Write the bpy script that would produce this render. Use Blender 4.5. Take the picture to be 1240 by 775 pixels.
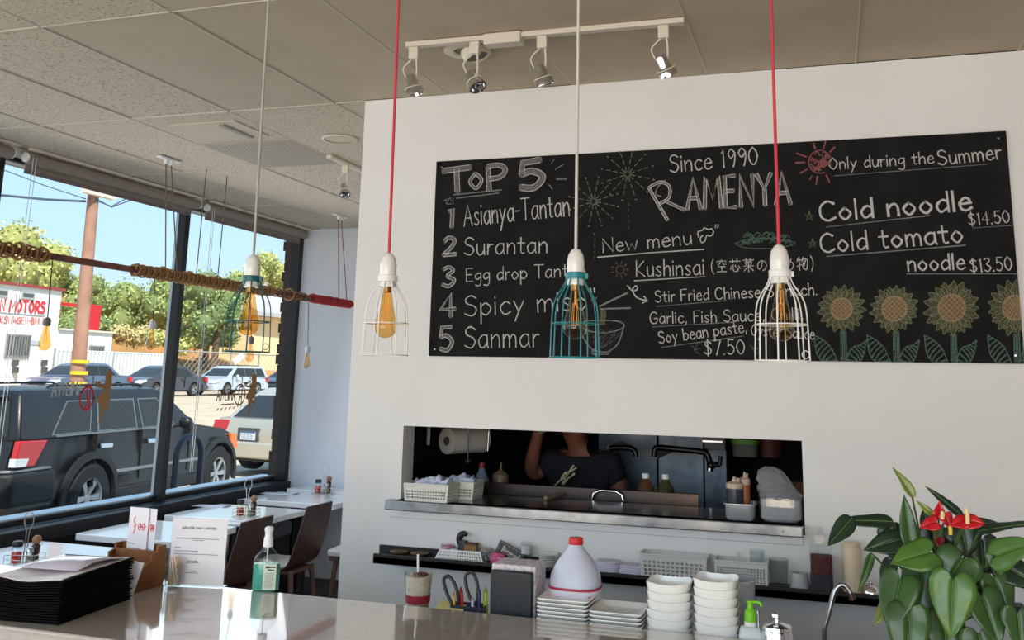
import bpy, math, random
from mathutils import Vector, Matrix, Euler
PI = math.pi
random.seed(7)
for _o in list(bpy.data.objects): bpy.data.objects.remove(_o)
SC = bpy.context.scene
COL = SC.collection

# ------------------------------------------------------------------ camera
EYE = 1.75                                   # camera height over the floor
FPX, CX, CY = 1127.468, 647.638, 234.711     # focal length and principal point for a 1240x775 frame
def _rot(r):
    v = Vector(r); return Matrix.Rotation(v.length, 3, v.normalized())
RC = Matrix(((1,0,0),(0,0,-1),(0,1,0))) @ _rot((-0.19431959,-0.01051888,-0.30398966))
cam_d = bpy.data.cameras.new('camera'); cam = bpy.data.objects.new('camera', cam_d); COL.objects.link(cam)
_r, _d, _f = RC[0], RC[1], RC[2]
cam.matrix_world = Matrix(((_r[0],-_d[0],-_f[0],0),(_r[1],-_d[1],-_f[1],0),(_r[2],-_d[2],-_f[2],EYE),(0,0,0,1)))
cam_d.sensor_width = 36.0; cam_d.lens = FPX/1240*36
cam_d.shift_x = (620-CX)/1240; cam_d.shift_y = (CY-387.5)/1240
cam_d.clip_end = 500
SC.camera = cam

# ------------------------------------------------------------------ world, sun, fill lamps, exposure
W = bpy.data.worlds.new('sky'); SC.world = W; W.use_nodes = True
nt = W.node_tree; nt.nodes.clear()
_tc = nt.nodes.new('ShaderNodeTexCoord'); _sx = nt.nodes.new('ShaderNodeSeparateXYZ')
_rp = nt.nodes.new('ShaderNodeValToRGB'); _bg = nt.nodes.new('ShaderNodeBackground'); _wo = nt.nodes.new('ShaderNodeOutputWorld')
nt.links.new(_tc.outputs['Generated'], _sx.inputs[0]); nt.links.new(_sx.outputs['Z'], _rp.inputs[0])
nt.links.new(_rp.outputs[0], _bg.inputs[0]); nt.links.new(_bg.outputs[0], _wo.inputs[0])
_e = _rp.color_ramp.elements
_e[0].position = 0.0; _e[0].color = (0.68, 0.84, 0.95, 1)
_e[1].position = 0.75; _e[1].color = (0.28, 0.52, 0.90, 1)
_m = _rp.color_ramp.elements.new(0.16); _m.color = (0.55, 0.80, 0.98, 1)
_bg.inputs[1].default_value = 1.25

def lamp(name, kind, loc, energy, color, size=None, target=None):
    d = bpy.data.lights.new(name, kind); d.energy = energy; d.color = color
    o = bpy.data.objects.new(name, d); COL.objects.link(o); o.location = loc
    if size:
        d.shape = 'RECTANGLE'; d.size, d.size_y = size
    if target is not None:
        o.rotation_euler = (Vector(target)-Vector(loc)).to_track_quat('-Z','Y').to_euler()
    return o
sun = lamp('sun', 'SUN', (20,-15,30), 7.5, (1.0,0.93,0.82), target=(20-0.52,-15+0.47,30-0.83)); sun.data.angle = 0.01
# added fill lamps: cool and warm pair behind the viewer, two inside the windows
_l = lamp('rear_cool_fill', 'AREA', (-0.6,-3.3,2.3), 72, (0.72,0.86,1.0), (6.5,1.4), (-0.6,3.9,0.2)); _l.data.spread = 1.9
_l = lamp('rear_warm_fill', 'AREA', (-0.6,-3.3,0.8), 76, (1.0,0.81,0.60), (6.5,1.4), (-0.6,3.2,4.0)); _l.data.spread = 1.75
lamp('side_window_fill', 'AREA', (-4.52,0.6,1.9), 58, (0.82,0.91,1.0), (6.5,1.8), (0,1.6,0.6))
lamp('daylight_front_windows', 'AREA', (-4.50,5.5,1.9), 26, (0.9,0.95,1.0), (3.0,1.6), (-2,5.2,1.3))
lamp('kitchen_fill', 'AREA', (0.9,5.6,2.45), 3, (0.85,0.95,1.0), (1.0,0.1), (0.4,5.4,0))  # added dim fill over the kitchen, no fitting modelled
SC.view_settings.view_transform = 'Standard'; SC.view_settings.look = 'None'
SC.view_settings.gamma = 1.0; SC.view_settings.use_curve_mapping = False
SC.view_settings.exposure = 0.0

# ------------------------------------------------------------------ helpers
def ray(px, py):
    return RC.transposed() @ Vector(((px-CX)/FPX, (py-CY)/FPX, 1))
def PY(px, py, Y): d = ray(px,py); d = d*(Y/d.y); return Vector((d.x, Y, d.z+EYE))      # a point of the plane y = Y
def PX(px, py, X): d = ray(px,py); d = d*(X/d.x); return Vector((X, d.y, d.z+EYE))
def PZ(px, py, z): d = ray(px,py); d = d*((z-EYE)/d.z); return Vector((d.x, d.y, z))

def srgb(r, g, b):
    f = lambda c: (c/255/12.92) if c/255 <= .04045 else ((c/255+.055)/1.055)**2.4
    return (f(r), f(g), f(b), 1)
MATS = {}
def mat(name, c=None, rough=.5, metal=0, spec=.5, trans=0, ior=1.45, noise=None, bump=None, emit=None, coat=0, alpha=1):
    """c is 0-255 sRGB; noise=(scale, second colour, low, high); bump=(scale, strength)"""
    if name in MATS: return MATS[name]
    m = bpy.data.materials.new(name); m.use_nodes = True
    n = m.node_tree.nodes; l = m.node_tree.links; b = n['Principled BSDF']
    b.inputs['Base Color'].default_value = srgb(*c); b.inputs['Roughness'].default_value = rough
    b.inputs['Metallic'].default_value = metal; b.inputs['Specular IOR Level'].default_value = spec
    b.inputs['Transmission Weight'].default_value = trans; b.inputs['IOR'].default_value = ior
    b.inputs['Coat Weight'].default_value = coat; b.inputs['Alpha'].default_value = alpha
    if emit:
        b.inputs['Emission Color'].default_value = srgb(*emit[0]); b.inputs['Emission Strength'].default_value = emit[1]
    if noise or bump: tc = n.new('ShaderNodeTexCoord')
    if noise:
        t = n.new('ShaderNodeTexNoise'); t.inputs['Scale'].default_value = noise[0]; t.inputs['Detail'].default_value = 6
        r = n.new('ShaderNodeValToRGB'); r.color_ramp.elements[0].position = noise[2]; r.color_ramp.elements[1].position = noise[3]
        r.color_ramp.elements[0].color = srgb(*c); r.color_ramp.elements[1].color = srgb(*noise[1])
        l.new(tc.outputs['Object'], t.inputs['Vector']); l.new(t.outputs['Fac'], r.inputs[0]); l.new(r.outputs[0], b.inputs['Base Color'])
    if bump:
        t2 = n.new('ShaderNodeTexNoise'); t2.inputs['Scale'].default_value = bump[0]; t2.inputs['Detail'].default_value = 4
        bp = n.new('ShaderNodeBump'); bp.inputs['Strength'].default_value = bump[1]; bp.inputs['Distance'].default_value = .01
        l.new(tc.outputs['Object'], t2.inputs['Vector']); l.new(t2.outputs['Fac'], bp.inputs['Height']); l.new(bp.outputs[0], b.inputs['Normal'])
    MATS[name] = m; return m
def clear_mat(name, c, density=.9, rough=.03, gloss=1.0):
    """thin clear sheet: tinted see-through plus mirror gloss"""
    if name in MATS: return MATS[name]
    m = bpy.data.materials.new(name); m.use_nodes = True
    n = m.node_tree.nodes; l = m.node_tree.links; n.clear()
    t = n.new('ShaderNodeBsdfTransparent'); g = n.new('ShaderNodeBsdfGlossy'); f = n.new('ShaderNodeFresnel')
    mx = n.new('ShaderNodeMixShader'); o = n.new('ShaderNodeOutputMaterial'); mu = n.new('ShaderNodeMath')
    t.inputs[0].default_value = srgb(*c); g.inputs['Roughness'].default_value = rough
    ge = n.new('ShaderNodeNewGeometry'); ma = n.new('ShaderNodeMath'); ma.operation = 'MULTIPLY_ADD'; ma.inputs[1].default_value = 1/1.45-1.45; ma.inputs[2].default_value = 1.45
    l.new(ge.outputs['Backfacing'], ma.inputs[0]); l.new(ma.outputs[0], f.inputs[0])     # same gloss on both faces of a thin sheet
    mu.operation = 'MULTIPLY'; mu.inputs[1].default_value = gloss
    l.new(f.outputs[0], mu.inputs[0]); l.new(mu.outputs[0], mx.inputs[0]); l.new(t.outputs[0], mx.inputs[1]); l.new(g.outputs[0], mx.inputs[2])
    l.new(mx.outputs[0], o.inputs[0]); MATS[name] = m; return m
def chalk_mat(name, c, cover=.55, base=(27,26,26)):
    """dry chalk: grains of colour over the black board"""
    if name in MATS: return MATS[name]
    m = bpy.data.materials.new(name); m.use_nodes = True
    n = m.node_tree.nodes; l = m.node_tree.links; b = n['Principled BSDF']
    b.inputs['Roughness'].default_value = .95; b.inputs['Specular IOR Level'].default_value = .1
    tc = n.new('ShaderNodeTexCoord'); t = n.new('ShaderNodeTexNoise'); t.inputs['Scale'].default_value = 420; t.inputs['Detail'].default_value = 3
    r = n.new('ShaderNodeValToRGB'); r.color_ramp.elements[0].position = .66-.5*cover; r.color_ramp.elements[1].position = .86-.5*cover
    r.color_ramp.elements[0].color = srgb(*[int(base[i]*.72+c[i]*.28) for i in range(3)]); r.color_ramp.elements[1].color = srgb(*c)
    l.new(tc.outputs['Object'], t.inputs['Vector']); l.new(t.outputs['Fac'], r.inputs[0]); l.new(r.outputs[0], b.inputs['Base Color'])
    MATS[name] = m; return m

class MB:
    """collects vertices and faces of one mesh"""
    def __init__(s): s.v = []; s.f = []; s.mi = []; s.cur = 0
    def add(s, vs, fs, M=None):
        k = len(s.v)
        for p in vs:
            p = Vector(p); s.v.append(M @ p if M else p)
        for f in fs: s.f.append([i+k for i in f]); s.mi.append(s.cur)
        return s
    def box(s, a, b, M=None):
        x0,y0,z0 = a; x1,y1,z1 = b
        if x0>x1: x0,x1=x1,x0
        if y0>y1: y0,y1=y1,y0
        if z0>z1: z0,z1=z1,z0
        return s.add([(x0,y0,z0),(x1,y0,z0),(x1,y1,z0),(x0,y1,z0),(x0,y0,z1),(x1,y0,z1),(x1,y1,z1),(x0,y1,z1)],
              [(0,3,2,1),(4,5,6,7),(0,1,5,4),(1,2,6,5),(2,3,7,6),(3,0,4,7)], M)
    def loft(s, rings, caps=True, closed=True, M=None):
        n = len(rings[0]); vs = [p for r in rings for p in r]; fs = []
        for i in range(len(rings)-1):
            for j in range(n if closed else n-1):
                a = i*n+j; b = i*n+(j+1)%n
                fs.append((a,b,b+n,a+n))
        if caps:
            fs.append(tuple(range(n-1,-1,-1))); k = (len(rings)-1)*n; fs.append(tuple(range(k,k+n)))
        return s.add(vs, fs, M)
    def lathe(s, prof, seg=20, c=(0,0,0), M=None, caps=True):
        rings = [[(c[0]+r*math.cos(2*PI*j/seg), c[1]+r*math.sin(2*PI*j/seg), c[2]+z) for j in range(seg)] for r,z in prof]
        return s.loft(rings, caps, True, M)
    def tube(s, pts, r, seg=6, closed=False, caps=True, M=None):
        P = [Vector(p) for p in pts]; n = len(P); rs = r if isinstance(r,(list,tuple)) else [r]*n
        T = []
        for i in range(n):
            if closed: t = P[(i+1)%n]-P[i-1]
            else: t = P[min(i+1,n-1)]-P[max(i-1,0)]
            T.append(t.normalized() if t.length>1e-9 else Vector((0,0,1)))
        up = Vector((0,0,1)) if abs(T[0].z)<.9 else Vector((1,0,0))
        N = (up-T[0]*up.dot(T[0])).normalized(); rings = []
        for i in range(n):
            N = N-T[i]*N.dot(T[i]); N.normalize(); B = T[i].cross(N)
            rings.append([P[i]+(N*math.cos(2*PI*j/seg)+B*math.sin(2*PI*j/seg))*rs[i] for j in range(seg)])
        if closed: rings.append(rings[0]); caps = False
        return s.loft(rings, caps, True, M)
    def prism(s, poly, a, b, axis='z', M=None):
        """extrude a 2d outline from a to b along axis; outline lies in (x,y), (x,z) or (y,z)"""
        f = {'z':lambda u,v,w:(u,v,w), 'y':lambda u,v,w:(u,w,v), 'x':lambda u,v,w:(w,u,v)}[axis]
        return s.loft([[f(u,v,a) for u,v in poly],[f(u,v,b) for u,v in poly]], True, True, M)
    def sphere(s, c, r, seg=12, rings=8, sc=(1,1,1), M=None):
        prof = []
        R = [[(c[0]+sc[0]*r*math.sin(PI*i/rings)*math.cos(2*PI*j/seg), c[1]+sc[1]*r*math.sin(PI*i/rings)*math.sin(2*PI*j/seg), c[2]-sc[2]*r*math.cos(PI*i/rings)) for j in range(seg)] for i in range(1,rings)]
        k = len(s.v); s.loft(R, False, True, M)
        a = len(s.v); bot = Vector((c[0],c[1],c[2]-sc[2]*r)); top = Vector((c[0],c[1],c[2]+sc[2]*r))
        s.v += [M@bot if M else bot, M@top if M else top]; L = k+(rings-2)*seg
        for j in range(seg):
            s.f.append([a,k+(j+1)%seg,k+j]); s.mi.append(s.cur); s.f.append([a+1,L+j,L+(j+1)%seg]); s.mi.append(s.cur)
        return s
    def ring(s, c, r, rt, axis='z', seg=24, tseg=5, M=None):
        f = {'z':lambda a:(c[0]+r*math.cos(a),c[1]+r*math.sin(a),c[2]), 'y':lambda a:(c[0]+r*math.cos(a),c[1],c[2]+r*math.sin(a)), 'x':lambda a:(c[0],c[1]+r*math.cos(a),c[2]+r*math.sin(a))}[axis]
        return s.tube([f(2*PI*i/seg) for i in range(seg)], rt, tseg, True, M=M)

def obj(name, mb, m, parent=None, smooth=None, bevel=0, world=False, solid=0, sub=0):
    """link the collected shape as one mesh object; world: points are in room coordinates"""
    me = bpy.data.meshes.new(name)
    off = Vector((0,0,0))
    if world and parent is not None:
        q = parent
        while q is not None: off = off+q.location; q = q.parent
    me.from_pydata([tuple(p-off) for p in mb.v], [], mb.f)
    ms = m if isinstance(m,(list,tuple)) else [m]
    for x in ms: me.materials.append(x)
    if len(ms)>1: me.polygons.foreach_set('material_index', mb.mi)
    me.update()
    if smooth:
        me.polygons.foreach_set('use_smooth', [True]*len(me.polygons)); me.set_sharp_from_angle(angle=math.radians(smooth))
    o = bpy.data.objects.new(name, me); COL.objects.link(o)
    if parent is not None: o.parent = parent
    if solid:
        q = o.modifiers.new('solid','SOLIDIFY'); q.thickness = solid; q.offset = 0
    if sub:
        q = o.modifiers.new('sub','SUBSURF'); q.levels = sub; q.render_levels = sub
    if bevel:
        q = o.modifiers.new('bevel','BEVEL'); q.width = bevel; q.segments = 2; q.limit_method = 'ANGLE'; q.angle_limit = math.radians(40)
        if not smooth:
            me.polygons.foreach_set('use_smooth', [True]*len(me.polygons)); me.set_sharp_from_angle(angle=math.radians(35))
    return o
def tag(o, label, cat, group=None):
    o['label'] = label; o['category'] = cat
    if group: o['group'] = group
    return o
def thing(name, label, cat, loc=(0,0,0), rz=0, group=None):
    o = bpy.data.objects.new(name, None); o.empty_display_size = .05; COL.objects.link(o)
    o.location = loc; o.rotation_euler = (0,0,rz)
    return tag(o, label, cat, group)
def struct(name, mb, m, parent=None, **k):
    o = obj(name, mb, m, parent, **k); o['kind'] = 'structure'; return o
def dup(root, loc, rz, label, group=None):
    def cp(o, par):
        c = o.copy(); COL.objects.link(c); c.parent = par
        for ch in kids.get(o, []): cp(ch, c)
        return c
    kids = {}
    for o in COL.objects:
        if o.parent: kids.setdefault(o.parent, []).append(o)
    r = cp(root, None); r.location = loc; r.rotation_euler = (0,0,rz); r['label'] = label
    if group: r['group'] = group
    return r
def spline(pts, n=6, closed=False):
    """smooth curve through 2d or 3d points"""
    P = [Vector(p) for p in pts]; N = len(P); out = []
    g = (lambda i: P[i%N]) if closed else (lambda i: P[max(0,min(N-1,i))])
    for i in range(N if closed else N-1):
        a,b,c,d = g(i-1),g(i),g(i+1),g(i+2)
        for k in range(n):
            t = k/n
            out.append(.5*((2*b)+(c-a)*t+(2*a-5*b+4*c-d)*t*t+(3*b-a-3*c+d)*t**3))
    if not closed: out.append(P[-1])
    return out

# hand lettering: strokes on a grid with capital height 10; '!' = straight, others are smooth
GLY = {
'A':(6.6,"!0,0 3.2,10 6.4,0|!1.3,3.6 5.2,3.6"),'C':(6.4,"6,8.6 3.5,10 1,8 .3,5 1,1.6 3.5,0 6.2,1.4"),'B':(5.6,"!.5,0 .5,10|.5,10 4,9.6 4.6,7.6 3.4,5.4 .6,5.2|.6,5.2 4,5 5.2,2.6 4,.3 .5,0"),
'E':(5.4,"!5,10 .4,10 .4,0 5.2,0|!.4,5.2 4.3,5.2"),'F':(5.2,"!5,10 .4,10 .4,0|!.4,5.4 4,5.4"),'H':(6,"!.4,10 .4,0|!5.6,10 5.6,0|!.4,5 5.6,5"),'I':(1.2,"!.6,10 .6,0"),
'G':(6.6,"6,8.6 3.5,10 1,8 .3,5 1,1.4 3.6,0 6,1.5 6.1,4.4 3.8,4.4"),'J':(4.4,"!4,10 4,2.6|4,2.6 3,0 1.2,0 .2,2"),'K':(6.2,"!.5,10 .5,0|!5.5,9.5 .6,4.4 6,0"),'L':(5,"!.4,10 .4,0 5,0"),
'M':(7.6,"!0,0 .8,10 3.8,3 6.8,10 7.6,0"),'N':(6.3,"!.3,0 .3,10 6,0 6,10"),'O':(7,"3.5,10 .4,5 3.5,0 6.6,5 3.5,10"),'V':(6.4,"!0,10 3.2,0 6.4,10"),
'P':(5.8,"!.6,10 .6,0|.6,10 4,9.8 5.6,7.6 4,5 .6,4.8"),'R':(6.2,"!.6,10 .6,0|.6,10 4,9.8 5.6,7.6 4,5 .6,4.8|!2.5,4.9 6,0"),'D':(6.2,"!.5,10 .5,0|.5,10 4.4,9.2 5.8,5 4.4,.8 .5,0"),
'S':(5.8,"5.4,8.6 3.3,10 1,8.8 1.2,6.4 4.6,4.6 5.4,2.2 3.4,0 .4,1.2"),'T':(6.4,"!0,10 6.4,10|!3.2,10 3.2,0"),'Y':(6.4,"!0,10 3.2,5.2 6.4,10|!3.2,5.2 3.2,0"),
'a':(5.2,"4.6,5.4 2.6,6 .5,3.6 1.2,.6 3,.2 4.6,2.4|!4.6,6 4.7,1 5.2,0"),'b':(5,"!.5,10 .5,0|.5,3.6 2.5,6 4.8,3.4 3.2,.2 .5,1"),
'c':(4.8,"4.6,5 2.8,6 .6,3.6 1.6,.4 3.2,0 4.8,1"),'d':(5,"4.6,5 2.6,6 .5,3.2 1.8,.1 4.6,2|!4.7,10 4.7,0"),
'e':(4.8,"!.7,3.2 4.6,3.6|4.6,3.6 3.8,5.8 2.2,6 .6,3.6 1.2,.6 3,0 4.8,1.2"),'f':(3.6,"3.8,9.4 2.6,10 1.6,8.4 1.6,0|!0,6 3.4,6"),
'g':(5,"4.6,5.4 2.6,6 .6,3.8 2,1.2 4.6,3|4.7,6 4.7,-1.5 3.4,-3.6 .8,-3"),'h':(4.8,"!.5,10 .5,0|.5,3.6 2.6,6 4.2,4.6 4.4,0"),
'i':(1.2,"!.6,6 .6,0|!.6,8.2 .6,8.9"),'k':(4.4,"!.5,10 .5,0|!4,6 .6,2.8 4.4,0"),'l':(1.2,"!.6,10 .6,0"),
'm':(7,"!.4,6 .5,0|.5,3.8 2,6 3.3,4.6 3.4,0|3.4,3.8 5,6 6.4,4.6 6.6,0"),'n':(4.8,"!.4,6 .5,0|.5,3.8 2.6,6 4.2,4.6 4.4,0"),
'o':(5.2,"2.6,6 .5,3 2.6,0 4.8,3 2.6,6"),'p':(5,"!.5,6 .5,-4|.5,4 2.6,6 4.8,3.2 2.8,.1 .5,1.4"),'r':(3.4,"!.5,6 .6,0|.6,3.6 1.8,5.6 3.4,5.6"),
's':(4.2,"3.8,5.2 2.2,6 .8,4.8 2,3.2 3.8,1.6 2.4,0 .4,.8"),'t':(3.8,"!1.8,9 1.8,1 2.6,0 3.6,.4|!0,6 3.8,6"),
'u':(4.8,"!.5,6 .6,2|.6,2 1.6,0 3.2,.4 4.4,2.6|!4.4,6 4.6,0"),'v':(4.6,"!.2,6 2.2,0 4.4,6"),'w':(6.8,"!.2,6 1.8,0 3.4,4.6 5,0 6.6,6"),'y':(4.8,"!.4,6 2.4,1|!4.6,6 2.4,.8 .8,-3.6"),
'0':(5.4,"2.8,10 .6,7 .6,3 2.8,0 5,3 5,7 2.8,10"),'1':(3,"!1,8.4 2,10 2,0"),'2':(5.4,"1,8 2.6,10 4.6,8.4 3.8,5 .6,0|!.6,0 5.2,.2"),'3':(5.2,"1,9 3,10 4.6,8 2.4,5.4 5,3 3,0 .6,1"),
'4':(5.8,"!4,0 4,10 .4,3.4 5.6,3.4"),'5':(5.4,"!4.8,10 1.4,10 1,5.8|1,5.8 3,6.4 5,3.6 3.2,.2 .6,1"),'7':(5.2,"!.4,10 5,10 2,0"),'9':(5.2,"4.8,8 2.6,10 .8,7.4 2.6,5 4.8,7.6 4.4,3 3.4,0"),
'W':(8.6,"!0,10 2,0 4.3,8 6.6,0 8.6,10"),'$':(5.4,"5,8.2 2.8,9.2 .8,7.4 4.6,4 4.6,1.6 2.6,.6 .4,1.8|!2.8,10.6 2.8,-.8"),'(':(3,"2.4,10.5 .8,7 .8,3 2.4,-.8"),')':(3,".6,10.5 2.2,7 2.2,3 .6,-.8"),
'.':(1.4,"!.4,.1 .9,.3"),',':(1.8,"!1.1,.8 .4,-1.6"),'-':(3.4,"!.2,4.5 3.2,4.5"),'"':(2.4,"!.4,10 .7,8|!1.8,10 2,8"),' ':(3,""),
'空':(10,"!5,10 5,9|!1,8 1,9 9,9 8.6,7.8|!3.8,8.6 3.4,7 1.6,6|!6,8.6 6.2,6.6 8.6,6.4|!2,4.8 8,4.8|!5,4.8 5,1|!1,1 9,1"),
'芯':(10,"!.5,8.5 9.5,8.5|!3.2,10 3.2,7.4|!6.8,10 6.8,7.4|!1.8,5 1,2.4|3.4,5.8 3.4,2 5,.8 7.4,1.2 7.4,3|!5,5.6 5.8,4|!8,5 9.2,3"),
'菜':(10,"!.5,9 9.5,9|!3.2,10 3.2,8|!6.8,10 6.8,8|!2,7.4 8,7.8|!2.4,6.6 3,5.6|!5,6.8 5.2,5.8|!7.8,6.8 7,5.6|!.8,4.6 9.2,4.6|!5,5.6 5,0|!4.8,4.4 1,1|!5.2,4.4 9,1"),
'の':(9.5,"5.4,8 4.2,3.4 2.4,2 1.2,4.4 3,7.6 6.4,8 8.6,5.4 7.8,2.4 5.6,.8"),
'炒':(10,"!1.2,7 1.8,5|!4.2,7.4 3.6,5.6|!2.8,9.5 2.6,4 .6,.6|!2.8,3.8 4.4,1.2|!7,9.6 7,4|!5.6,7.4 5,5|!8.4,7.6 9.2,5.6|!9,4 7.4,1.6 5,.2"),
'め':(9.5,"!3,7.6 4.4,2.6|6.8,8.6 5,4 2.6,1.6 1.4,3.6 3.4,6.4 6.6,6.8 8.6,4.6 7.8,2 6,.6"),
'物':(10,"!1.6,9 .8,6.6|!.8,7.6 4.2,7.8|!2.6,9.8 2.6,0|!.6,3 4.4,4.4|!6,9.8 4.8,6.6|5.6,8 9.2,8 8.8,2 7.8,.4 6.8,1.2|!7,7.8 5,3|!8.2,7.8 5.6,1.4"),
}
def glyph_strokes(text, gap=1.1):
    x = 0; out = []
    for ch in text:
        w, s = GLY[ch]
        for st in s.split('|'):
            if not st: continue
            hard = st[0]=='!'
            pts = [tuple(float(q) for q in p.split(',')) for p in st.lstrip('!').split()]
            pts = [(x+a,b) for a,b in pts]
            out.append([Vector(p) for p in pts] if hard else spline(pts,5))
        x += w+gap
    return x-gap, out
class Flat:
    """marks drawn on a plane: origin o, unit axes u (right), v (up), n (towards the reader)"""
    def __init__(s, o, u, v, n, lift=.0006): s.o=Vector(o); s.u=Vector(u); s.v=Vector(v); s.n=Vector(n); s.lift=lift; s.mb=MB(); s.clip=None; s.c=0
    def pt(s, p, k=1): return s.o+s.u*p[0]+s.v*p[1]+s.n*(s.lift*k)
    def line(s, pts, w, k=1, jit=0.0):
        P = [Vector((p[0],p[1])) for p in pts]
        if s.clip: P = [Vector((min(max(p.x,s.clip[0]),s.clip[2]), min(max(p.y,s.clip[1]),s.clip[3]))) for p in P]
        Q = [P[0]]
        for p in P[1:]:
            if (p-Q[-1]).length > w*.2: Q.append(p)
        P = Q
        if len(P)<2: return
        L, R = [], []; s.c = (s.c+1)%24; k += s.c*.035          # strokes lie over one another
        for i,p in enumerate(P):
            t = (P[min(i+1,len(P)-1)]-P[max(i-1,0)]).normalized(); nn = Vector((-t.y,t.x)); ww = w*.5*(1+random.uniform(-jit,jit))
            e = t*w*.4 if i==len(P)-1 else (-t*w*.4 if i==0 else Vector((0,0)))
            L.append(p+nn*ww+e); R.append(p-nn*ww+e)
        vs = [s.pt(p,k) for p in L]+[s.pt(p,k) for p in R]; n = len(P)
        s.mb.add(vs, [(i,n+i,n+i+1,i+1) for i in range(n-1)])
    def poly(s, pts, k=.6):
        if s.clip: pts = [(min(max(p[0],s.clip[0]),s.clip[2]), min(max(p[1],s.clip[1]),s.clip[3])) for p in pts]
        s.mb.add([s.pt(p,k) for p in pts], [tuple(range(len(pts)))])
    def text(s, text, a, b, h, w, gap=1.1, jit=.25, k=1, hand=.0):
        """baseline from a to b, capital height h"""
        a = Vector(a); b = Vector(b); W_, st = glyph_strokes(text, gap); d = b-a; sx = d.length/W_; sy = h/10; t = d.normalized(); nn = Vector((-t.y,t.x))
        for q in st: s.line([a+t*(p.x*sx+p.y*hand*sy)+nn*(p.y*sy) for p in q], w, k, jit)

# ------------------------------------------------------------------ materials
M_wall = mat('wall_paint', (229,227,224), .75, noise=(3,(224,222,219),.35,.7), bump=(60,.03))
M_ceil = mat('ceiling_tile', (206,193,173), .9, noise=(75,(146,132,112),.55,.66), bump=(160,.25))
M_ceil2 = mat('smooth_ceiling_panel', (194,180,160), .8, noise=(4,(186,172,152),.4,.7))
M_grid = mat('ceiling_grid_bar', (196,188,174), .6)
M_gap = mat('ceiling_gap', (96,86,74), .9)
M_black = mat('black_painted_metal', (24,24,25), .45, noise=(20,(34,34,34),.4,.7))
M_sill = mat('black_sill_wood', (20,18,18), .5)
M_alu = mat('pale_aluminium', (176,184,190), .4, .6)
M_steel = mat('brushed_steel', (176,178,180), .28, 1.0, noise=(14,(140,142,145),.35,.7))
M_dsteel = mat('dull_kitchen_steel', (116,126,134), .45, .85, noise=(9,(76,84,92),.3,.75))
M_chrome = mat('chrome', (215,215,218), .12, 1.0)
M_white = mat('white_glazed', (236,237,233), .22, coat=.3)
M_plast = mat('white_plastic', (226,228,224), .4)
M_dark = mat('black_shelf_paint', (30,26,25), .5)
M_floor = mat('dark_floor', (58,52,48), .5, noise=(6,(44,40,37),.3,.7))
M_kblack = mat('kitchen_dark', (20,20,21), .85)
M_glass = clear_mat('window_glass', (248,251,252), gloss=.18)
M_clear = clear_mat('clear_glass', (247,250,250), gloss=1.0)
M_paper = mat('white_paper', (236,234,240), .8)
M_ink = mat('grey_ink', (90,90,100), .8)
M_wood = mat('oiled_wood', (142,88,44), .5, noise=(18,(112,64,30),.35,.65))
M_walnut = mat('dark_walnut', (80,54,42), .45, noise=(22,(60,39,31),.35,.65))
M_leg = mat('walnut_leg', (92,66,50), .5)

ZC = EYE+1.302; WY = 3.925; WT = 4.042; XW = -4.739; YB = 7.59; XC = -2.121
OX0, OX1, OZ0, OZ1 = -1.839, -.122, EYE-.585, EYE-.231

# ------------------------------------------------------------------ room shell
struct('floor', MB().box((-4.9,-3.6,-.1),(4.2,YB,0)), M_floor)
b = MB()
b.box((XC,WY,0),(OX0,WT,ZC)); b.box((OX1,WY,0),(4.2,WT,ZC)); b.box((OX0,WY,0),(OX1,WT,OZ0)); b.box((OX0,WY,OZ1),(OX1,WT,ZC))
wf = struct('wall_front', b, M_wall)
struct('wall_kitchen_left', MB().box((XC,WT,0),(XC+.12,YB,ZC)), M_wall)
struct('wall_far', MB().box((-4.77,YB,0),(XC+.12,YB+.15,ZC)), mat('cool_wall_paint',(214,218,225),.75))
struct('wall_right', MB().box((4.2,-3.6,0),(4.35,WT,ZC)), M_wall)
struct('wall_back', MB().box((-4.9,-3.75,0),(4.35,-3.6,ZC)), M_wall)
b = MB()                                       # black knee wall under the windows, solid wall beside them
b.box((-4.96,-3.6,0),(-4.70,YB,EYE-.955))
struct('wall_left', b, M_sill)
struct('trim_1', MB().box((-4.70,-3.6,EYE-1.05),(-4.62,YB-.02,EYE-.958)), M_sill, bevel=.006)
struct('trim_2', MB().box((-1.88,WY-.014,EYE-.622),(-.13,WY,EYE-.586)), M_wall, bevel=.003)
struct('trim_3', MB().box((-4.97,-3.6,ZC-.035),(-4.66,YB,ZC)), M_wall)   # header over the windows
b = MB(); b.box((-4.93,-3.6,EYE-.955),(-4.80,YB,EYE-.915)); struct('trim_4', b, mat('white_outer_sill',(228,234,240),.35,.6))

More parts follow.
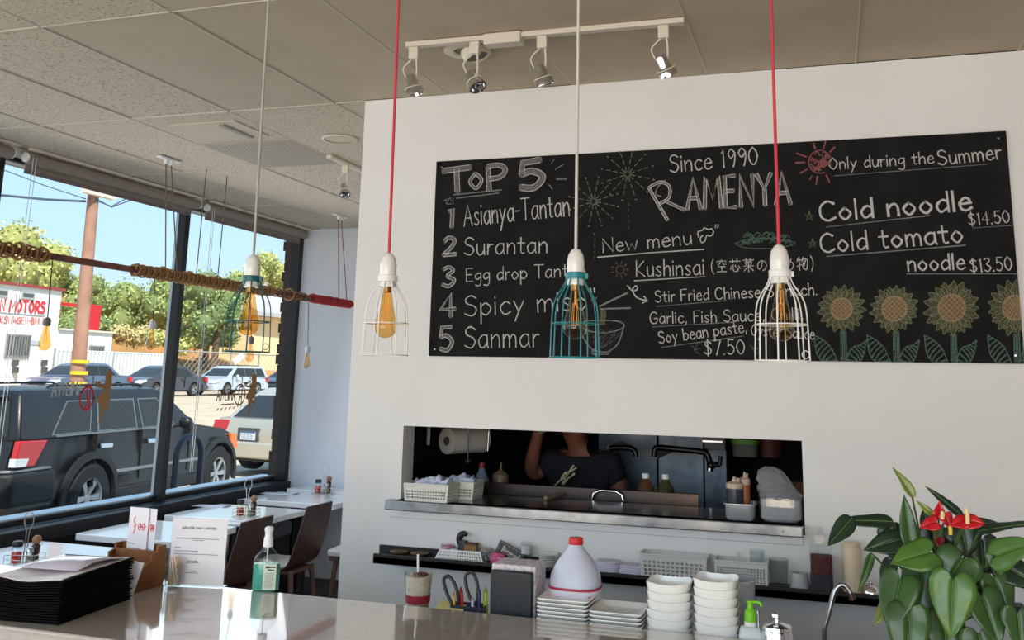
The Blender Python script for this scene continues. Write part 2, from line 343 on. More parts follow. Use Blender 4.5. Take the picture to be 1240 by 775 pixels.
# ceiling: lay-in panels 0.61 x 1.22 m, grid bars, backing
gx = [.146+.61*k for k in range(-9,7)]; gy = [2.711+1.2195*k for k in range(-5,5)]
b = MB(); b.box((-4.9,-3.6,ZC+.03),(4.2,YB,ZC+.06)); struct('ceiling', b, M_gap)
rough = MB(); smo = MB(); rd = random.Random(3)
def in_room(x0,x1,y0,y1): return not (y0 >= WY-.03 and x0 > XC-.05)
X0 = -4.74
cols = [X0]+[x for x in gx if x > X0+.1 and x < 4.15]+[4.2]; rows = [-3.6]+[y for y in gy if y < YB-.1 and y > -3.5]+[YB]
for i in range(len(cols)-1):
    for j in range(len(rows)-1):
        x0,x1,y0,y1 = cols[i],cols[i+1],rows[j],rows[j+1]
        if not in_room(x0,x1,y0,y1): continue
        if y0 > WY-.05: x1 = min(x1, XC)
        sm = x0 > -1.8 or (abs(x0+2.294)<.2 and y0<3) or (abs(x0+2.904)<.2 and 2.5<y0<3)
        dz = rd.uniform(0,.003); tilt = rd.uniform(-.003,.003)
        q = smo if sm else rough; g = .003
        if abs(x0+3.514)<.2 and abs(y0-3.93)<.1: y1 = 4.50     # half tile, the grille fills the rest
        k = len(q.v); q.box((x0+g,y0+g,ZC+.002+dz),(x1-g,y1-g,ZC+.02))
        q.v[k].z += tilt; q.v[k+3].z += tilt
ct = struct('ceiling_tiles', rough, M_ceil); struct('ceiling_panels', smo, M_ceil2)
b = MB()
for x in cols[1:-1]: b.box((x-.004,-3.6,ZC-.001),(x+.004,min(YB,9) if x < XC else WY,ZC+.012))
for y in rows[1:-1]: b.box((X0,y-.004,ZC-.001),(XC if y > WY-.05 else 4.2,y+.004,ZC+.012))
struct('ceiling_grid', b, M_grid)

# windows in the left wall
ys = [-.97-1.745-.08, -.97-.08+0.0, .78-.08, 2.525-.08, 4.27-.08, 6.015-.08, 7.69]
mull = [(y-.055,y) for y in (-2.69,-.94,.81,2.55,4.30,6.055)]+[(7.535,YB)]
for i in range(len(mull)-1):
    y0 = mull[i][1]; y1 = mull[i+1][0]
    fr = MB(); z0 = EYE-.955; z1 = ZC-.02
    fr.box((-4.81 if i<5 else -4.76,y1,z0),(-4.74 if i<5 else -4.66,mull[i+1][1],z1))                        # mullion
    fr.box((-4.815,y0,z0),(-4.775,y1,z0+.03)); fr.box((-4.815,y0,z1-.04),(-4.775,y1,z1))
    w = struct('window_%d'%(i+1), fr, M_black, bevel=.004)
    pn = MB().box((-4.803,y0-.005,z0+.02),(-4.797,y1+.005,z1-.02)); struct('pane', pn, M_glass, w)
    if i<5: st = MB().box((-4.835,y1+.004,z0),(-4.811,y1+.03,z1)); struct('frame_strip', st, M_alu, w)
# roof, eave and outside face of the building: they shade the pavement
b = MB(); b.box((-5.15,-6,ZC+.35),(8,9.2,ZC+.5)); b.box((-5.15,-6,ZC+.0),(-4.97,9.2,ZC+1.55)); b.box((-4.80,7.76,-.1),(-4.745,9.2,ZC+.1))
struct('roof', b, mat('outer_render',(190,176,156),.9))
b = MB()
rb = random.Random(5)
for k in range(34):
    z = .0+k*.095; e = rb.uniform(0,.035)
    b.box((-4.83-e*.8,7.56,z+.004),(-4.72,7.95,z+.091))
b.box((-4.83,7.565,-.1),(-4.73,7.9,ZC)); struct('wall_pier', b, mat('dark_brick',(66,58,54),.9,noise=(30,(84,70,62),.4,.7)))

# kitchen shell behind the hatch
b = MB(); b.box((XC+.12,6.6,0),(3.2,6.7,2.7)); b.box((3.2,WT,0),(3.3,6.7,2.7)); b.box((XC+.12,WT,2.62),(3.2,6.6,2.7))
b.box((XC+.12,WT,0),(XC+.135,6.6,2.62)); struct('wall_kitchen_rear', b, M_kblack)  # thin near-black sheet added over the pale left wall to darken the kitchen
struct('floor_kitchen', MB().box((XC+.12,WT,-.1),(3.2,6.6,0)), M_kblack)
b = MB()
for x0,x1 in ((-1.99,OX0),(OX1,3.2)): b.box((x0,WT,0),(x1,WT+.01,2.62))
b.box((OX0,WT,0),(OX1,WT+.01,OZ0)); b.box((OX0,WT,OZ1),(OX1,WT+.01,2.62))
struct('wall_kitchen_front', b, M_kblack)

# ------------------------------------------------------------------ street outside
def zg(x):                                     # the street rises gently away from the shop
    t = min(max((-x-11)/17,0),1); return .52*t*t*(3-2*t)-.06
b = MB(); xs = [-4.9,-6,-7.3]; 
b.loft([[(x,-20,-.02),(x,70,-.02)] for x in xs], False, False); struct('pavement', b, mat('concrete_pavement',(196,190,182),.9,noise=(3,(176,170,160),.3,.7)))
struct('kerb', MB().box((-7.45,-20,-.2),(-7.3,70,-.015)), mat('kerb_stone',(186,180,170),.9))
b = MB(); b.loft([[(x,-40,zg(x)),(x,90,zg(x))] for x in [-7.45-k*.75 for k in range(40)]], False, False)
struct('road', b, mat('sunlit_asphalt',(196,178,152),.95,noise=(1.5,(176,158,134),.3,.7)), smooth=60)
b = MB(); b.loft([[(x,-40,z),(x,110,z)] for x,z in ((-36.6,.46),(-38,.9),(-41,2.2),(-46,3.6),(-60,6.5),(-90,11),(-140,13))], False, False)
struct('hillside', b, mat('dry_grass_hill',(188,128,78),1,noise=(.5,(150,116,66),.3,.7)), smooth=60)
b = MB().box((-8.5,13.4,-.058),(-7.45,15.2,-.045)); struct('painted_kerb_zone', b, mat('green_kerb_paint',(96,140,84),.8))

# ------------------------------------------------------------------ chalkboard with its writing
UP = (0,0,1)
BX0, BX1, BZ0, BZ1 = -1.724, .6885, EYE+.078, EYE+.9745
board = thing('chalkboard', 'long black menu chalkboard with chalk writing and sunflowers on the white wall', 'chalkboard', (-.52,WY,EYE+.08))
BF = WY-.018
obj('board_panel', MB().box((BX0,BF,BZ0),(BX1,WY-.001,BZ1)), mat('chalkboard_black',(27,26,26),.85,spec=.15,noise=(7,(35,34,33),.4,.75)), board, bevel=.002, world=True)
b = MB()
for x in (BX0+.03,BX1-.03):
    for z in (BZ0+.03,BZ1-.03): b.lathe([(.004,0),(.004,.002)],8,M=Matrix.Translation((x,BF-.002,z))@Matrix.Rotation(-PI/2,4,'X')@Matrix.Translation((0,0,-.002)))
obj('screw_heads', b, M_steel, board, world=True)
K_w = chalk_mat('white_chalk',(196,194,190),.72); K_g = chalk_mat('grey_chalk',(142,141,140),.6); K_soft = chalk_mat('faint_chalk',(104,103,102),.5)
K_fill = chalk_mat('hatched_chalk',(136,132,128),.5); K_pink = chalk_mat('pink_chalk',(156,94,94),.6); K_green = chalk_mat('green_chalk',(96,124,110),.55); K_lime = chalk_mat('yellow_green_chalk',(128,130,100),.6)
K_pet = chalk_mat('petal_chalk',(88,90,66),.55); K_br = chalk_mat('ochre_chalk',(132,106,76),.62); K_dg = chalk_mat('dark_green_chalk',(56,82,70),.4); K_tan = chalk_mat('tan_chalk',(178,162,148),.6)
def B2(px, py): p = PY(px,py,BF); return Vector((p.x,p.z))
PXM = (B2(900,300)-B2(800,300)).length/100           # metres per photo pixel on the board
def flat(): 
    f = Flat((0,BF,0),(1,0,0),UP,(0,-1,0)); f.clip = (BX0+.002,BZ0+.002,BX1-.002,BZ1-.002); return f
def done(f, name, m, label=None):
    o = obj(name, f.mb, m, board, world=True)
    if label: o['label'] = label
    return o
def write(name, items, m, label=None):
    for it in items:
        t,a,c,h,w = it[:5]; gp = it[5] if len(it)>5 else 1.1; A = B2(*a); C = B2(*c); W_ = glyph_strokes(t,gp)[0]; x = 0
        for wd in t.split(' '):                    # one mesh per written word
            ww = glyph_strokes(wd,gp)[0]; f = flat(); f.text(wd,A.lerp(C,x/W_),A.lerp(C,(x+ww)/W_),h*PXM,w*PXM*.86,gap=gp); done(f,name,m,label); x += ww+gp+3+gp
def L(f, pts, w, m=True, k=1, sm=False):
    P = [B2(*p) for p in pts]; f.line(spline(P,6) if sm else P, w*PXM, k, .3)
write('dish_lettering', [('Asianya-Tantan',(562,274),(690,261),29,1.7)], K_w)
write('dish_lettering', [('Surantan',(561.5,309),(663,306),23,1.7)], K_w)
write('dish_lettering', [('Egg drop Tantan',(564,341),(709,334),17,1.5)], K_w)
write('dish_lettering', [('Spicy miso"',(562,383),(722,374),26,1.7)], K_w)
write('dish_lettering', [('Sanmar',(562,421.5),(653,420),27,1.7)], K_w)
def fat(name, items, gap=1.6):
    """block letters: hatched stroke with brighter outline"""
    for t,a,c,h,w in items:
        f = flat(); g = flat()
        a = B2(*a); c = B2(*c); W_,st = glyph_strokes(t,gap); d = c-a; sx = d.length/W_; sy = h*PXM/10; tt = d.normalized(); nn = Vector((-tt.y,tt.x))
        for q in st:
            P = [a+tt*(p.x*sx)+nn*(p.y*sy) for p in q]
            f.line(P, w*PXM, .7, .15)
            for s in (-1,1):
                O = []
                for i,p in enumerate(P):
                    e = (P[min(i+1,len(P)-1)]-P[max(i-1,0)]).normalized(); O.append(p+Vector((-e.y,e.x))*w*PXM*.5*s)
                g.line(O, .9*PXM, 1.2, .3)
        done(f,name,K_fill); done(g,name.replace('fill','outline'),K_w)
fat('numeral_fill', [('1',(539,275),(551,275),25,5)]); fat('numeral_fill', [('2',(535,309),(553,308),23,4.5)]); fat('numeral_fill', [('3',(534,347),(551,346),25,4)])
fat('numeral_fill', [('4',(532,384),(552,383),29,4.5)]); fat('numeral_fill', [('5',(531,425),(549,424),30,4.5)])
fat('heading_fill', [('T',(538,234),(570,230),31,7),('o',(568,229),(585,227),34,4),('P',(590,231),(614,228),33,6),('5',(628,231),(661,225),36,8)])
for pts,w_ in (([(549,236),(607,230)],1.4),([(553,240),(604,234)],1.4),([(668,198),(671,193)],1.2),([(673,205),(682,199)],1.4),([(674,217),(686,217)],1.6),([(665,224),(669,229)],1.4),([(536,244),(540,242),(546,240)],1),([(541,247),(540,241),(543,244),(545,239),(547,244),(549,240),(549,247),(541,247)],.9)):
    f = flat(); L(f,pts,w_); done(f,'heading_mark',K_g)
write('shop_lettering', [('Since 1990',(811,209),(918,199),22,1.7)], K_w)
fat('name_fill', [('AMENYA',(832,254),(958,247),39,4.2),('R',(806,268),(830,254),48,3)])
f = flat(); L(f,[(806,218),(797,226),(794,235),(801,238)],1.4,sm=True); done(f,'name_loop',K_g)
write('new_menu_lettering', [('New menu',(730,306),(838,295.5),18,1.5)], K_w)
f = flat(); L(f,[(724,311.5),(788,306),(852,302)],1.6); L(f,[(768,340),(854,335)],1)
L(f,[(846,287),(845,281),(850,279),(853,276),(858,278),(862,277),(864,282),(860,286),(856,285),(854,291),(850,294),(848,289),(851,285)],1.3,sm=True); L(f,[(866,276),(867,272)],1); L(f,[(869,276),(870,272)],1)
L(f,[(760,346),(766,352),(772,350),(770,346),(766,351),(771,360),(782,364)],1.4,sm=True); L(f,[(780,359),(784,364.5),(778,367)],1.4)
done(f,'menu_marks',K_w)
write('new_menu_lettering', [('Kushinsai',(770,335),(853,332.5),20,1.5)], K_w)
write('kanji_lettering', [('(空芯菜の炒め物)',(861,331),(986,327),16,1.1,1.6)], K_w)
write('description_lettering', [('Stir Fried Chinese Spinach.',(793,366),(990,357),14,1.3)], K_w)
write('description_lettering', [('Garlic, Fish Sauce, Chilli,',(787,392),(973,387),14,1.3)], K_w)
write('description_lettering', [('Soy bean paste,',(798,416),(905,402),14,1.3),('Oyster Sauce',(909,406),(986,411),13,1.2)], K_w)
write('price_lettering', [('$7.50',(852.6,430),(902,428.6),17,1.5)], K_w)
for pts,w_ in (([(790,396),(890,390)],.7),([(795,371),(880,364)],.7),([(800,421),(900,407)],.7),([(1010,213),(1195,199)],.9),([(1000,275),(1126,261)],1),([(1001,310.5),(1169,297)],1.2),([(1098,331.5),(1231,331.5)],1.2),([(1178,276),(1226,273)],.8)):
    f = flat(); L(f,pts,w_); done(f,'underline',K_g)
write('summer_lettering', [('Only during the',(1003.4,205.5),(1131,197.5),14,1.4)], K_w)
write('summer_lettering', [('Summer',(1136,200),(1213,192),17,1.8)], K_w)
write('cold_noodle_lettering', [('Cold noodle',(993,268),(1177,254),23,3.0)], K_w)
write('cold_tomato_lettering', [('Cold tomato',(994,306),(1167,293),22,2.5)], K_w)
write('cold_tomato_lettering', [('noodle',(1099,328),(1169,326),18,2.0)], K_w)
write('price_lettering', [('$14.50',(1173,273),(1223,269.5),14,1.4)], K_w); write('price_lettering', [('$13.50',(1175,330),(1226,327),15,1.5)], K_w)
# fireworks, suns, stars
for cx,cy,R_,n,tx,ty in ((719,244,30,12,720,282),(760,211,32,12,761,246)):
    f = flat()
    for k in range(n):
        a = 2*PI*k/n+.2; c,s_ = math.cos(a),math.sin(a)
        L(f,[(cx+3*c,cy+3*s_),(cx+9*c,cy+9*s_)],1.1)
        for r0,r1 in ((13,18),(21,26)): L(f,[(cx+r0*c,cy+r0*s_),(cx+r1*c,cy+r1*s_)],.9)
        L(f,[(cx+R_*c-.6,cy+R_*s_),(cx+R_*c+.6,cy+R_*s_+.5)],1.6)
    done(f,'firework_drawing',chalk_mat('firework_chalk',(130,132,112),.6)); f = flat()
    for k in range(5): L(f,[(tx+random.uniform(-1,1),ty+k*7),(tx,ty+3+k*7)],.7)
    done(f,'firework_trail',chalk_mat('firework_chalk',(130,132,112),.6))
f = flat(); L(f,[(751+5*math.cos(a/10*2*PI),326.5+5*math.sin(a/10*2*PI)) for a in range(11)],1)
for k in range(9):
    a = 2*PI*k/9; L(f,[(751+7.5*math.cos(a),326.5+7.5*math.sin(a)),(751+10.5*math.cos(a),326.5+10.5*math.sin(a))],1)
done(f,'small_sun_drawing',chalk_mat('brown_chalk',(140,118,104),.5))
f = flat(); rr = random.Random(4)
for k in range(46):
    a = rr.uniform(0,2*PI); r = 12*math.sqrt(rr.random()); x,y = 993+r*math.cos(a),196+r*math.sin(a); L(f,[(x-2.6,y+rr.uniform(-2,2)),(x+rr.uniform(-1,1),y-2),(x+2.6,y+rr.uniform(-2,2))],1,sm=True)
L(f,[(993+14*math.cos(a/16*2*PI),196+14*math.sin(a/16*2*PI)) for a in range(3,16)],1.2)
for a0,r0,r1 in ((200,18,30),(150,18,27),(178,19,29),(100,18,28),(65,18,27),(250,17,24),(285,17,26),(315,17,25),(120,20,24)):
    a = math.radians(a0); L(f,[(993+r0*math.cos(a),196+r0*math.sin(a)),(993+r1*math.cos(a),196+r1*math.sin(a))],1.8)
done(f,'pink_sun_drawing',K_pink)
f = flat()
for cx,cy in ((980,262),(984,295)): L(f,[(cx+6*math.cos(-PI/2+k*4*PI/5),cy+6*math.sin(-PI/2+k*4*PI/5)) for k in range(6)],1)
done(f,'star_drawing',K_lime)
# bowl with chopsticks
f = flat(); L(f,[(702,393),(708,389),(728,388),(748,389),(756,394),(748,400),(728,403),(708,399),(702,393)],1.2,sm=True); L(f,[(702,393),(706,408),(716,422),(727,426),(738,425),(749,415),(756,394)],1.4,sm=True); L(f,[(717,425),(717,429),(737,429),(738,425)],1.2)
L(f,[(726,371),(759,355)],2.2); L(f,[(727,374),(763,373)],2.2); L(f,[(716,364),(719,360)],1); L(f,[(720,364),(723,360)],1)
done(f,'bowl_drawing',K_g)
f = flat()
for k in range(46):
    x = rr.uniform(707,751); y = rr.uniform(401,421); 
    if y < 424-abs(x-729)*.8: L(f,[(x-3,y+2),(x+3,y-2)],.7)
done(f,'bowl_shading',K_soft)
f = flat()
for k in range(5): L(f,[(727+k*1.6,374),(727+k*1.5,384),(726+k*1.4,393)],.9)
done(f,'noodle_drawing',K_lime)
# plate of greens
f = flat(); L(f,[(890,295),(905,290),(928,289),(950,291),(963,294.5),(950,299),(928,301),(902,300),(890,295)],1,sm=True); done(f,'plate_drawing',K_green)
f = flat()
for k in range(40):
    x = rr.uniform(900,955); y = rr.uniform(284,296)-3*(1-abs(x-927)/30); L(f,[(x-4,y+1.5),(x,y-2),(x+4,y+1)],.9,sm=True)
done(f,'greens_drawing',K_green)
f = flat()
for cx,cy in ((841,424),(912,424)):
    for a in (-2.2,-1.2,-.3,.6): L(f,[(cx,cy),(cx+4*math.cos(a+.3),cy+5*math.sin(a)),(cx+7*math.cos(a),cy+7*math.sin(a))],.8)
done(f,'sprig_drawing',K_green)
# sunflowers
for cx,cy,R_,rd_ in ((1019,374,29,13),(1083,374,29.5,15),(1152.5,373,34,16.5),(1229,372.7,34,15)):
    fl = flat(); ou = flat(); ce = flat(); cl = flat(); stf = flat()
    n = 17
    for ring,(r1,off,w_) in enumerate(((R_,0,.20),(R_*.86,.5,.2))):
        for k in range(n):
            a = 2*PI*(k+off)/n+rr.uniform(-.05,.05); rt = r1*rr.uniform(.93,1.04); r0 = rd_*.85
            def pp(r,da): return (cx+r*math.cos(a+da),cy+r*math.sin(a+da))
            out = [pp(r0,-.12),pp((r0+rt)*.5,-w_),pp(rt*.86,-.10),pp(rt,0),pp(rt*.86,.10),pp((r0+rt)*.5,w_),pp(r0,.12)]
            if ring==0: fl.poly([B2(*q) for q in out],.4)
            L(ou,out,.8,sm=True)
            for q in (-.07,.0,.07):
                if rr.random()<.8: L(fl,[pp(r0+1,q),pp(rt*.82,q*.6)],1.0,k=.6)
    ce.poly([B2(cx+rd_*math.cos(2*PI*k/24),cy+rd_*math.sin(2*PI*k/24)) for k in range(24)][::-1],1.3)
    L(cl,[(cx+rd_*math.cos(2*PI*k/24),cy+rd_*math.sin(2*PI*k/24)) for k in range(25)],1.2,k=1.8)
    for k in range(-3,4):
        o = k*rd_*.28; h = math.sqrt(max(rd_*rd_-o*o,0))*.92; s2 = .7071
        for sg in (1,-1): L(cl,[(cx+(o-h)*s2,cy+sg*(o+h)*s2),(cx+(o+h)*s2,cy+sg*(o-h)*s2)],.8,k=1.8)
    x0 = cx+2
    for dx in (-3,-1,1,3): L(stf,[(x0+dx,cy+R_*.95),(x0+dx*1.1+1,438)],1.3)
    for sg,lw,lh in ((-1,33,38),(1,30,32)):
        tip = (cx+sg*lw,440-lh+4); bs = (cx+sg*4,440)
        e1 = [bs,(cx+sg*12,422),(cx+sg*22,440-lh+10),tip]; e2 = [bs,(cx+sg*20,440),(cx+sg*(lw-3),428),tip]
        L(stf,e1,1.1,sm=True); L(stf,e2,1.1,sm=True)
        for q in range(1,9):
            t = q/9; aa = B2(*e1[0]).lerp(B2(*tip),t)
            p1 = spline([Vector(v) for v in e1],6); p2 = spline([Vector(v) for v in e2],6); i1 = int(t*(len(p1)-1))
            u1 = p1[i1]; u2 = p2[min(i1+2,len(p2)-1)]; L(stf,[(u1.x,u1.y),((u1.x+u2.x)/2+sg*1.5,(u1.y+u2.y)/2),(u2.x,u2.y)],1.3,k=.8)
    done(fl,'petal_shading',K_pet); done(ou,'sunflower_outline',K_lime); done(ce,'sunflower_disc',K_br); done(cl,'disc_hatching',chalk_mat('light_ochre_chalk',(168,146,114),.62)); done(stf,'stem_and_leaves',K_green)

# ------------------------------------------------------------------ bar counter and the lower worktop behind it
CZ = 1.05; CYF, CYB = 2.172, 2.803
counter = thing('bar_counter', 'long glossy beige bar counter running across the foreground', 'counter', (-.5,2.48,0))
def rounded(x0,y0,x1,y1,r,n=5):
    out = []
    for cx,cy,a0 in ((x1-r,y0+r,-PI/2),(x1-r,y1-r,0),(x0+r,y1-r,PI/2),(x0+r,y0+r,PI)):
        for k in range(n+1): a = a0+k*PI/2/n; out.append((cx+r*math.cos(a),cy+r*math.sin(a)))
    return out
M_counter = mat('polished_beige_stone', (190,180,170), .09, noise=(40,(182,172,162),.45,.65), coat=1.0)
obj('counter_top', MB().prism(rounded(-3.0,CYF,1.5,CYB,.03),CZ-.04,CZ), M_counter, counter, bevel=.006, world=True, smooth=30)
obj('counter_front', MB().box((-2.9,CYF+.12,0),(1.4,CYB-.02,CZ-.04)), mat('counter_front_paint',(206,200,192),.6), counter, world=True)
obj('counter_edge', MB().box((-3.0,CYF-.16,CZ-.12),(1.5,CYF+.002,CZ-.07)), mat('pale_counter_ledge',(214,208,200),.4), counter, bevel=.006, world=True)
WZ = .95
work = thing('kitchen_side_worktop', 'steel worktop just behind and below the beige bar counter', 'worktop', (-.4,2.96,0))
obj('work_surface', MB().box((-1.9,CYB+.004,WZ-.03),(1.5,3.16,WZ)), M_steel, work, bevel=.004, world=True)
obj('cabinet_body', MB().box((-1.88,CYB+.01,.08),(1.48,3.14,WZ-.03)), M_kblack, work, world=True)

# ------------------------------------------------------------------ pendant lamps over the counter
M_amber = clear_mat('amber_bulb_glass', (247,220,166), gloss=1.0); M_amber_pale = clear_mat('pale_amber_bulb_glass', (234,222,198), gloss=1.2)
M_fil = mat('glowing_filament', (255,180,90), .5, emit=((255,176,92),.3))
M_cer = mat('white_ceramic', (228,226,220), .25, coat=.4)
M_brass = mat('brass_cap', (160,130,80), .35, .9)
BULB = [(.012,0),(.0125,-.012),(.014,-.02),(.018,-.045),(.026,-.078),(.0315,-.100),(.032,-.112),(.029,-.124),(.021,-.134),(.010,-.139),(.0,-.141)]
def edison_bulb(par, z0, glass, s=1.0, fil=True):
    bl = obj('bulb', MB().lathe([(r*s,z0+z*s) for r,z in BULB],20,caps=False), glass, par, smooth=60)
    obj('bulb_cap', MB().lathe([(.0,z0+.012),(.012*s,z0+.012),(.0125*s,z0-.012*s),(.0,z0-.014*s)],14,caps=False), M_brass, bl, smooth=40)
    f = MB()
    f.tube([(0,0,z0-.01*s),(0,0,z0-.05*s)],.0025*s,6)
    for k in range(6):
        a = 2*PI*k/6; r = .010*s; f.tube([(r*.6*math.cos(a),r*.6*math.sin(a),z0-.045*s),(r*math.cos(a+.3),r*math.sin(a+.3),z0-.105*s)],.0006*s,4)
    obj('filament', f, M_fil, bl)
def pendant(name, label, px, pyb, Y, cordm, cagem, rz, top, bottom_x):
    """hung from the ceiling; base point = cage bottom"""
    pb = PY(px,pyb,Y); t = thing(name, label, 'lamp', (pb.x,pb.y,pb.z), rz, 'cage pendants over the bar')
    # cord leans a little: from the socket up to the ceiling
    zt = ZC-pb.z; c = top; M = Matrix.Rotation(-rz,3,'Z'); c = M @ Vector(c)
    cord = obj('cord', MB().tube([(0,0,.285),(c.x*.02,c.y*.02,.33),(c.x*.5,c.y*.5,(.285+zt)/2),(c.x,c.y,zt)],.0042,8), cordm, t, smooth=60)
    obj('ceiling_canopy', MB().lathe([(0,zt),(.05,zt),(.05,zt-.012),(.03,zt-.024),(.006,zt-.028),(0,zt-.028)],20,(c.x,c.y,0),caps=False), M_plast, t, smooth=40)
    obj('socket', MB().lathe([(0,.288),(.006,.288),(.012,.284),(.02,.272),(.0235,.255),(.0235,.215),(.0225,.213),(.0225,.205),(.0235,.203),(.0225,.19),(0,.19)],24,caps=False), M_cer, t, smooth=50)
    cg = MB(); n = 8
    prof = [(.0245,.218),(.0255,.205),(.033,.186),(.047,.165),(.057,.143),(.0615,.118),(.063,.09),(.0645,.045),(.066,.0)]
    for k in range(n):
        a = 2*PI*(k+.5)/n; cg.tube([(r*math.cos(a),r*math.sin(a),z) for r,z in spline(prof,3)],.0019,6)
    cg.ring((0,0,.0),.066,.002); cg.ring((0,0,.088),.063,.0019)
    cg.lathe([(.0245,.222),(.027,.222),(.027,.206),(.0245,.206)],24,caps=False)
    cg.ring((0,0,.222),.0255,.0018); cg.box((.024,-.006,.207),(.034,.006,.221))
    cg.ring((.058,0,.016),.009,.0013,'y',14)
    obj('wire_cage', cg, cagem, t, smooth=60)
    edison_bulb(t,.188,M_amber if bottom_x else M_amber_pale,1.0)
    return t
M_teal = mat('teal_enamel',(32,128,134),.35); M_dteal = mat('dark_teal_enamel',(24,92,96),.4); M_wcage = mat('white_enamel',(232,232,228),.4)
M_red = mat('red_fabric_cord',(206,62,78),.8); M_gcord = mat('grey_fabric_cord',(172,168,162),.8)
PYY = 2.4
pendant('cage_pendant_lamp','dark teal wire cage pendant on a grey cord in front of the window',298,426,PYY,M_gcord,M_dteal,.2,(-.02,0,0),True)
pendant('cage_pendant_lamp','white wire cage pendant on a red cord left of the chalkboard',465,430,PYY,M_red,M_wcage,.55,(-.012,0,0),True)
pendant('cage_pendant_lamp','bright teal wire cage pendant on a white cord in front of the chalkboard',696,433,PYY,mat('white_fabric_cord',(206,202,196),.8),M_teal,.1,(0,0,0),False)
pendant('cage_pendant_lamp','white wire cage pendant on a red cord in front of the chalkboard',947.5,437,PYY,M_red,M_wcage,.3,(.0,0,0),False)

# ------------------------------------------------------------------ rope-wrapped pole with bulbs
PXX = -3.9
p0 = PX(0,302,PXX); p1 = PX(427,369,PXX); pz = p1.z; yA = 2.9; yB = p1.y
pole = thing('hanging_pole', 'long wooden pole wrapped in brown and red rope hung by cords before the windows', 'pole', (PXX,(yA+yB)/2,pz))
obj('wooden_rod', MB().tube([(PXX,yA,pz),(PXX,yB,pz)],.019,10), mat('reddish_wood_rod',(122,72,56),.6,noise=(12,(96,54,40),.35,.65)), pole, smooth=50, world=True)
def ypx(px): # position along the pole under this photo column
    return PX(px,302+ (369-302)*px/427,PXX).y
def wrap(y0,y1,pitch,r,rr,mess,seed):
    q = random.Random(seed); pts = []; n = int((y1-y0)/pitch*10)
    for i in range(n+1):
        a = i/10*2*PI; R_ = r+mess*(q.random()-.3)*.5+mess*.6*math.sin(i*.13)**2
        pts.append((PXX+R_*math.cos(a),y0+(y1-y0)*i/n+q.uniform(-1,1)*mess*.3,pz+R_*math.sin(a)))
    return pts
M_rope = mat('brown_rope',(146,108,68),.9,bump=(200,.5)); M_rrope = mat('red_rope',(158,44,52),.9); M_drope = mat('dark_rope',(104,76,54),.9)
for a,c,m,pt,ms in ((-60,56,M_rope,.030,.020),(160,330,M_rope,.026,.014),(330,372,M_drope,.06,.006),(376,424,M_rrope,.022,.010)):
    y0 = yA+.02 if a<0 else ypx(a); obj('rope_wrap', MB().tube(wrap(y0,ypx(c),pt,.026,0,ms,a+100),.0068,5), m, pole, smooth=60, world=True)
for px in (22,196,228,262,350): y = ypx(px); obj('rope_loop', MB().ring((PXX,y,pz),.044,.006,'y',16), M_rope, pole, smooth=60, world=True)
for px in (8,30,100): pass
# suspension cords
M_string = mat('hanging_cord',(104,92,80),.9)
can1 = PZ(205,192,ZC); can2 = PZ(412,261,ZC)
for i,(c0,pts,m) in enumerate(((can1,(200,214),M_string),(can2,(410,420),mat('dark_red_cord',(126,62,62),.9)))):
    hk = MB(); hk.box((c0.x-.02,c0.y-.10,ZC-.012),(c0.x+.02,c0.y+.10,ZC)); hk.box((c0.x-.012,c0.y-.035,ZC-.04),(c0.x+.012,c0.y-.015,ZC-.012)); hk.box((c0.x-.012,c0.y+.015,ZC-.04),(c0.x+.012,c0.y+.035,ZC-.012))
    h = obj('ceiling_hook_plate', hk, M_plast, pole, world=True, bevel=.003)
    for s,px in zip((-1,1),pts):
        y = ypx(px); obj('support_cord', MB().tube([(c0.x,c0.y+s*.025,ZC-.038),(PXX,y,pz+.018)],.004,6), m, h, world=True)
for px,pxt in ((237,248),(263,275)):
    y = ypx(px); obj('support_cord', MB().tube([(PXX,y+.01,ZC),(PXX,y,pz+.018)],.0038,6), M_string, pole, world=True)
def hanging_bulb(label, pxt, px, pyt, pyb, cm, sm, gl, s, X=None):
    X = X or PXX
    a = PX(px,pyb,X); y = a.y; zt = pz-.02; zs = PX(px,pyt,X).z
    t = thing('hanging_bulb', label, 'light bulb', (X,y,a.z), 0, 'bare bulbs hung from the roped pole')
    h = zs-a.z
    obj('cord', MB().tube([(0,0,h),(0,(ypx(pxt)-y)*.5,(zt-a.z+h)/2),(0,ypx(pxt)-y,zt-a.z)],.003,6), cm, t)
    L_ = .141*s
    obj('socket', MB().lathe([(0,h),(.008,h),(.017,h-.008),(.019,h-.02),(.019,L_-.012),(.015,L_-.016),(0,L_-.016)],16,caps=False), sm, t, smooth=50)
    edison_bulb(t,L_-.004,gl,s)
M_sock = mat('grey_socket',(98,98,96),.5); M_socklight = mat('light_grey_socket',(176,178,178),.4)
hanging_bulb('amber bulb in a dark grey socket on a black cord, nearest under the roped pole',64,53,384,424,mat('black_cord',(36,34,34),.8),M_sock,M_amber,1.0)
hanging_bulb('faint clear bulb in a pale socket just left of the window mullion',188,182,388,424,mat('black_cord',(36,34,34),.8),M_socklight,clear_mat('faint_bulb_glass',(240,226,204)),1.0)
hanging_bulb('clear bulb in a grey socket seen through the dark teal cage',303,302,407,438,mat('black_cord',(36,34,34),.8),M_sock,clear_mat('faint_bulb_glass',(240,226,204)),1.0)
hanging_bulb('small amber bulb on a dark red cord before the far white wall',374,371,419,446,mat('dark_red_cord',(126,62,62),.9),M_socklight,M_amber_pale,.95)

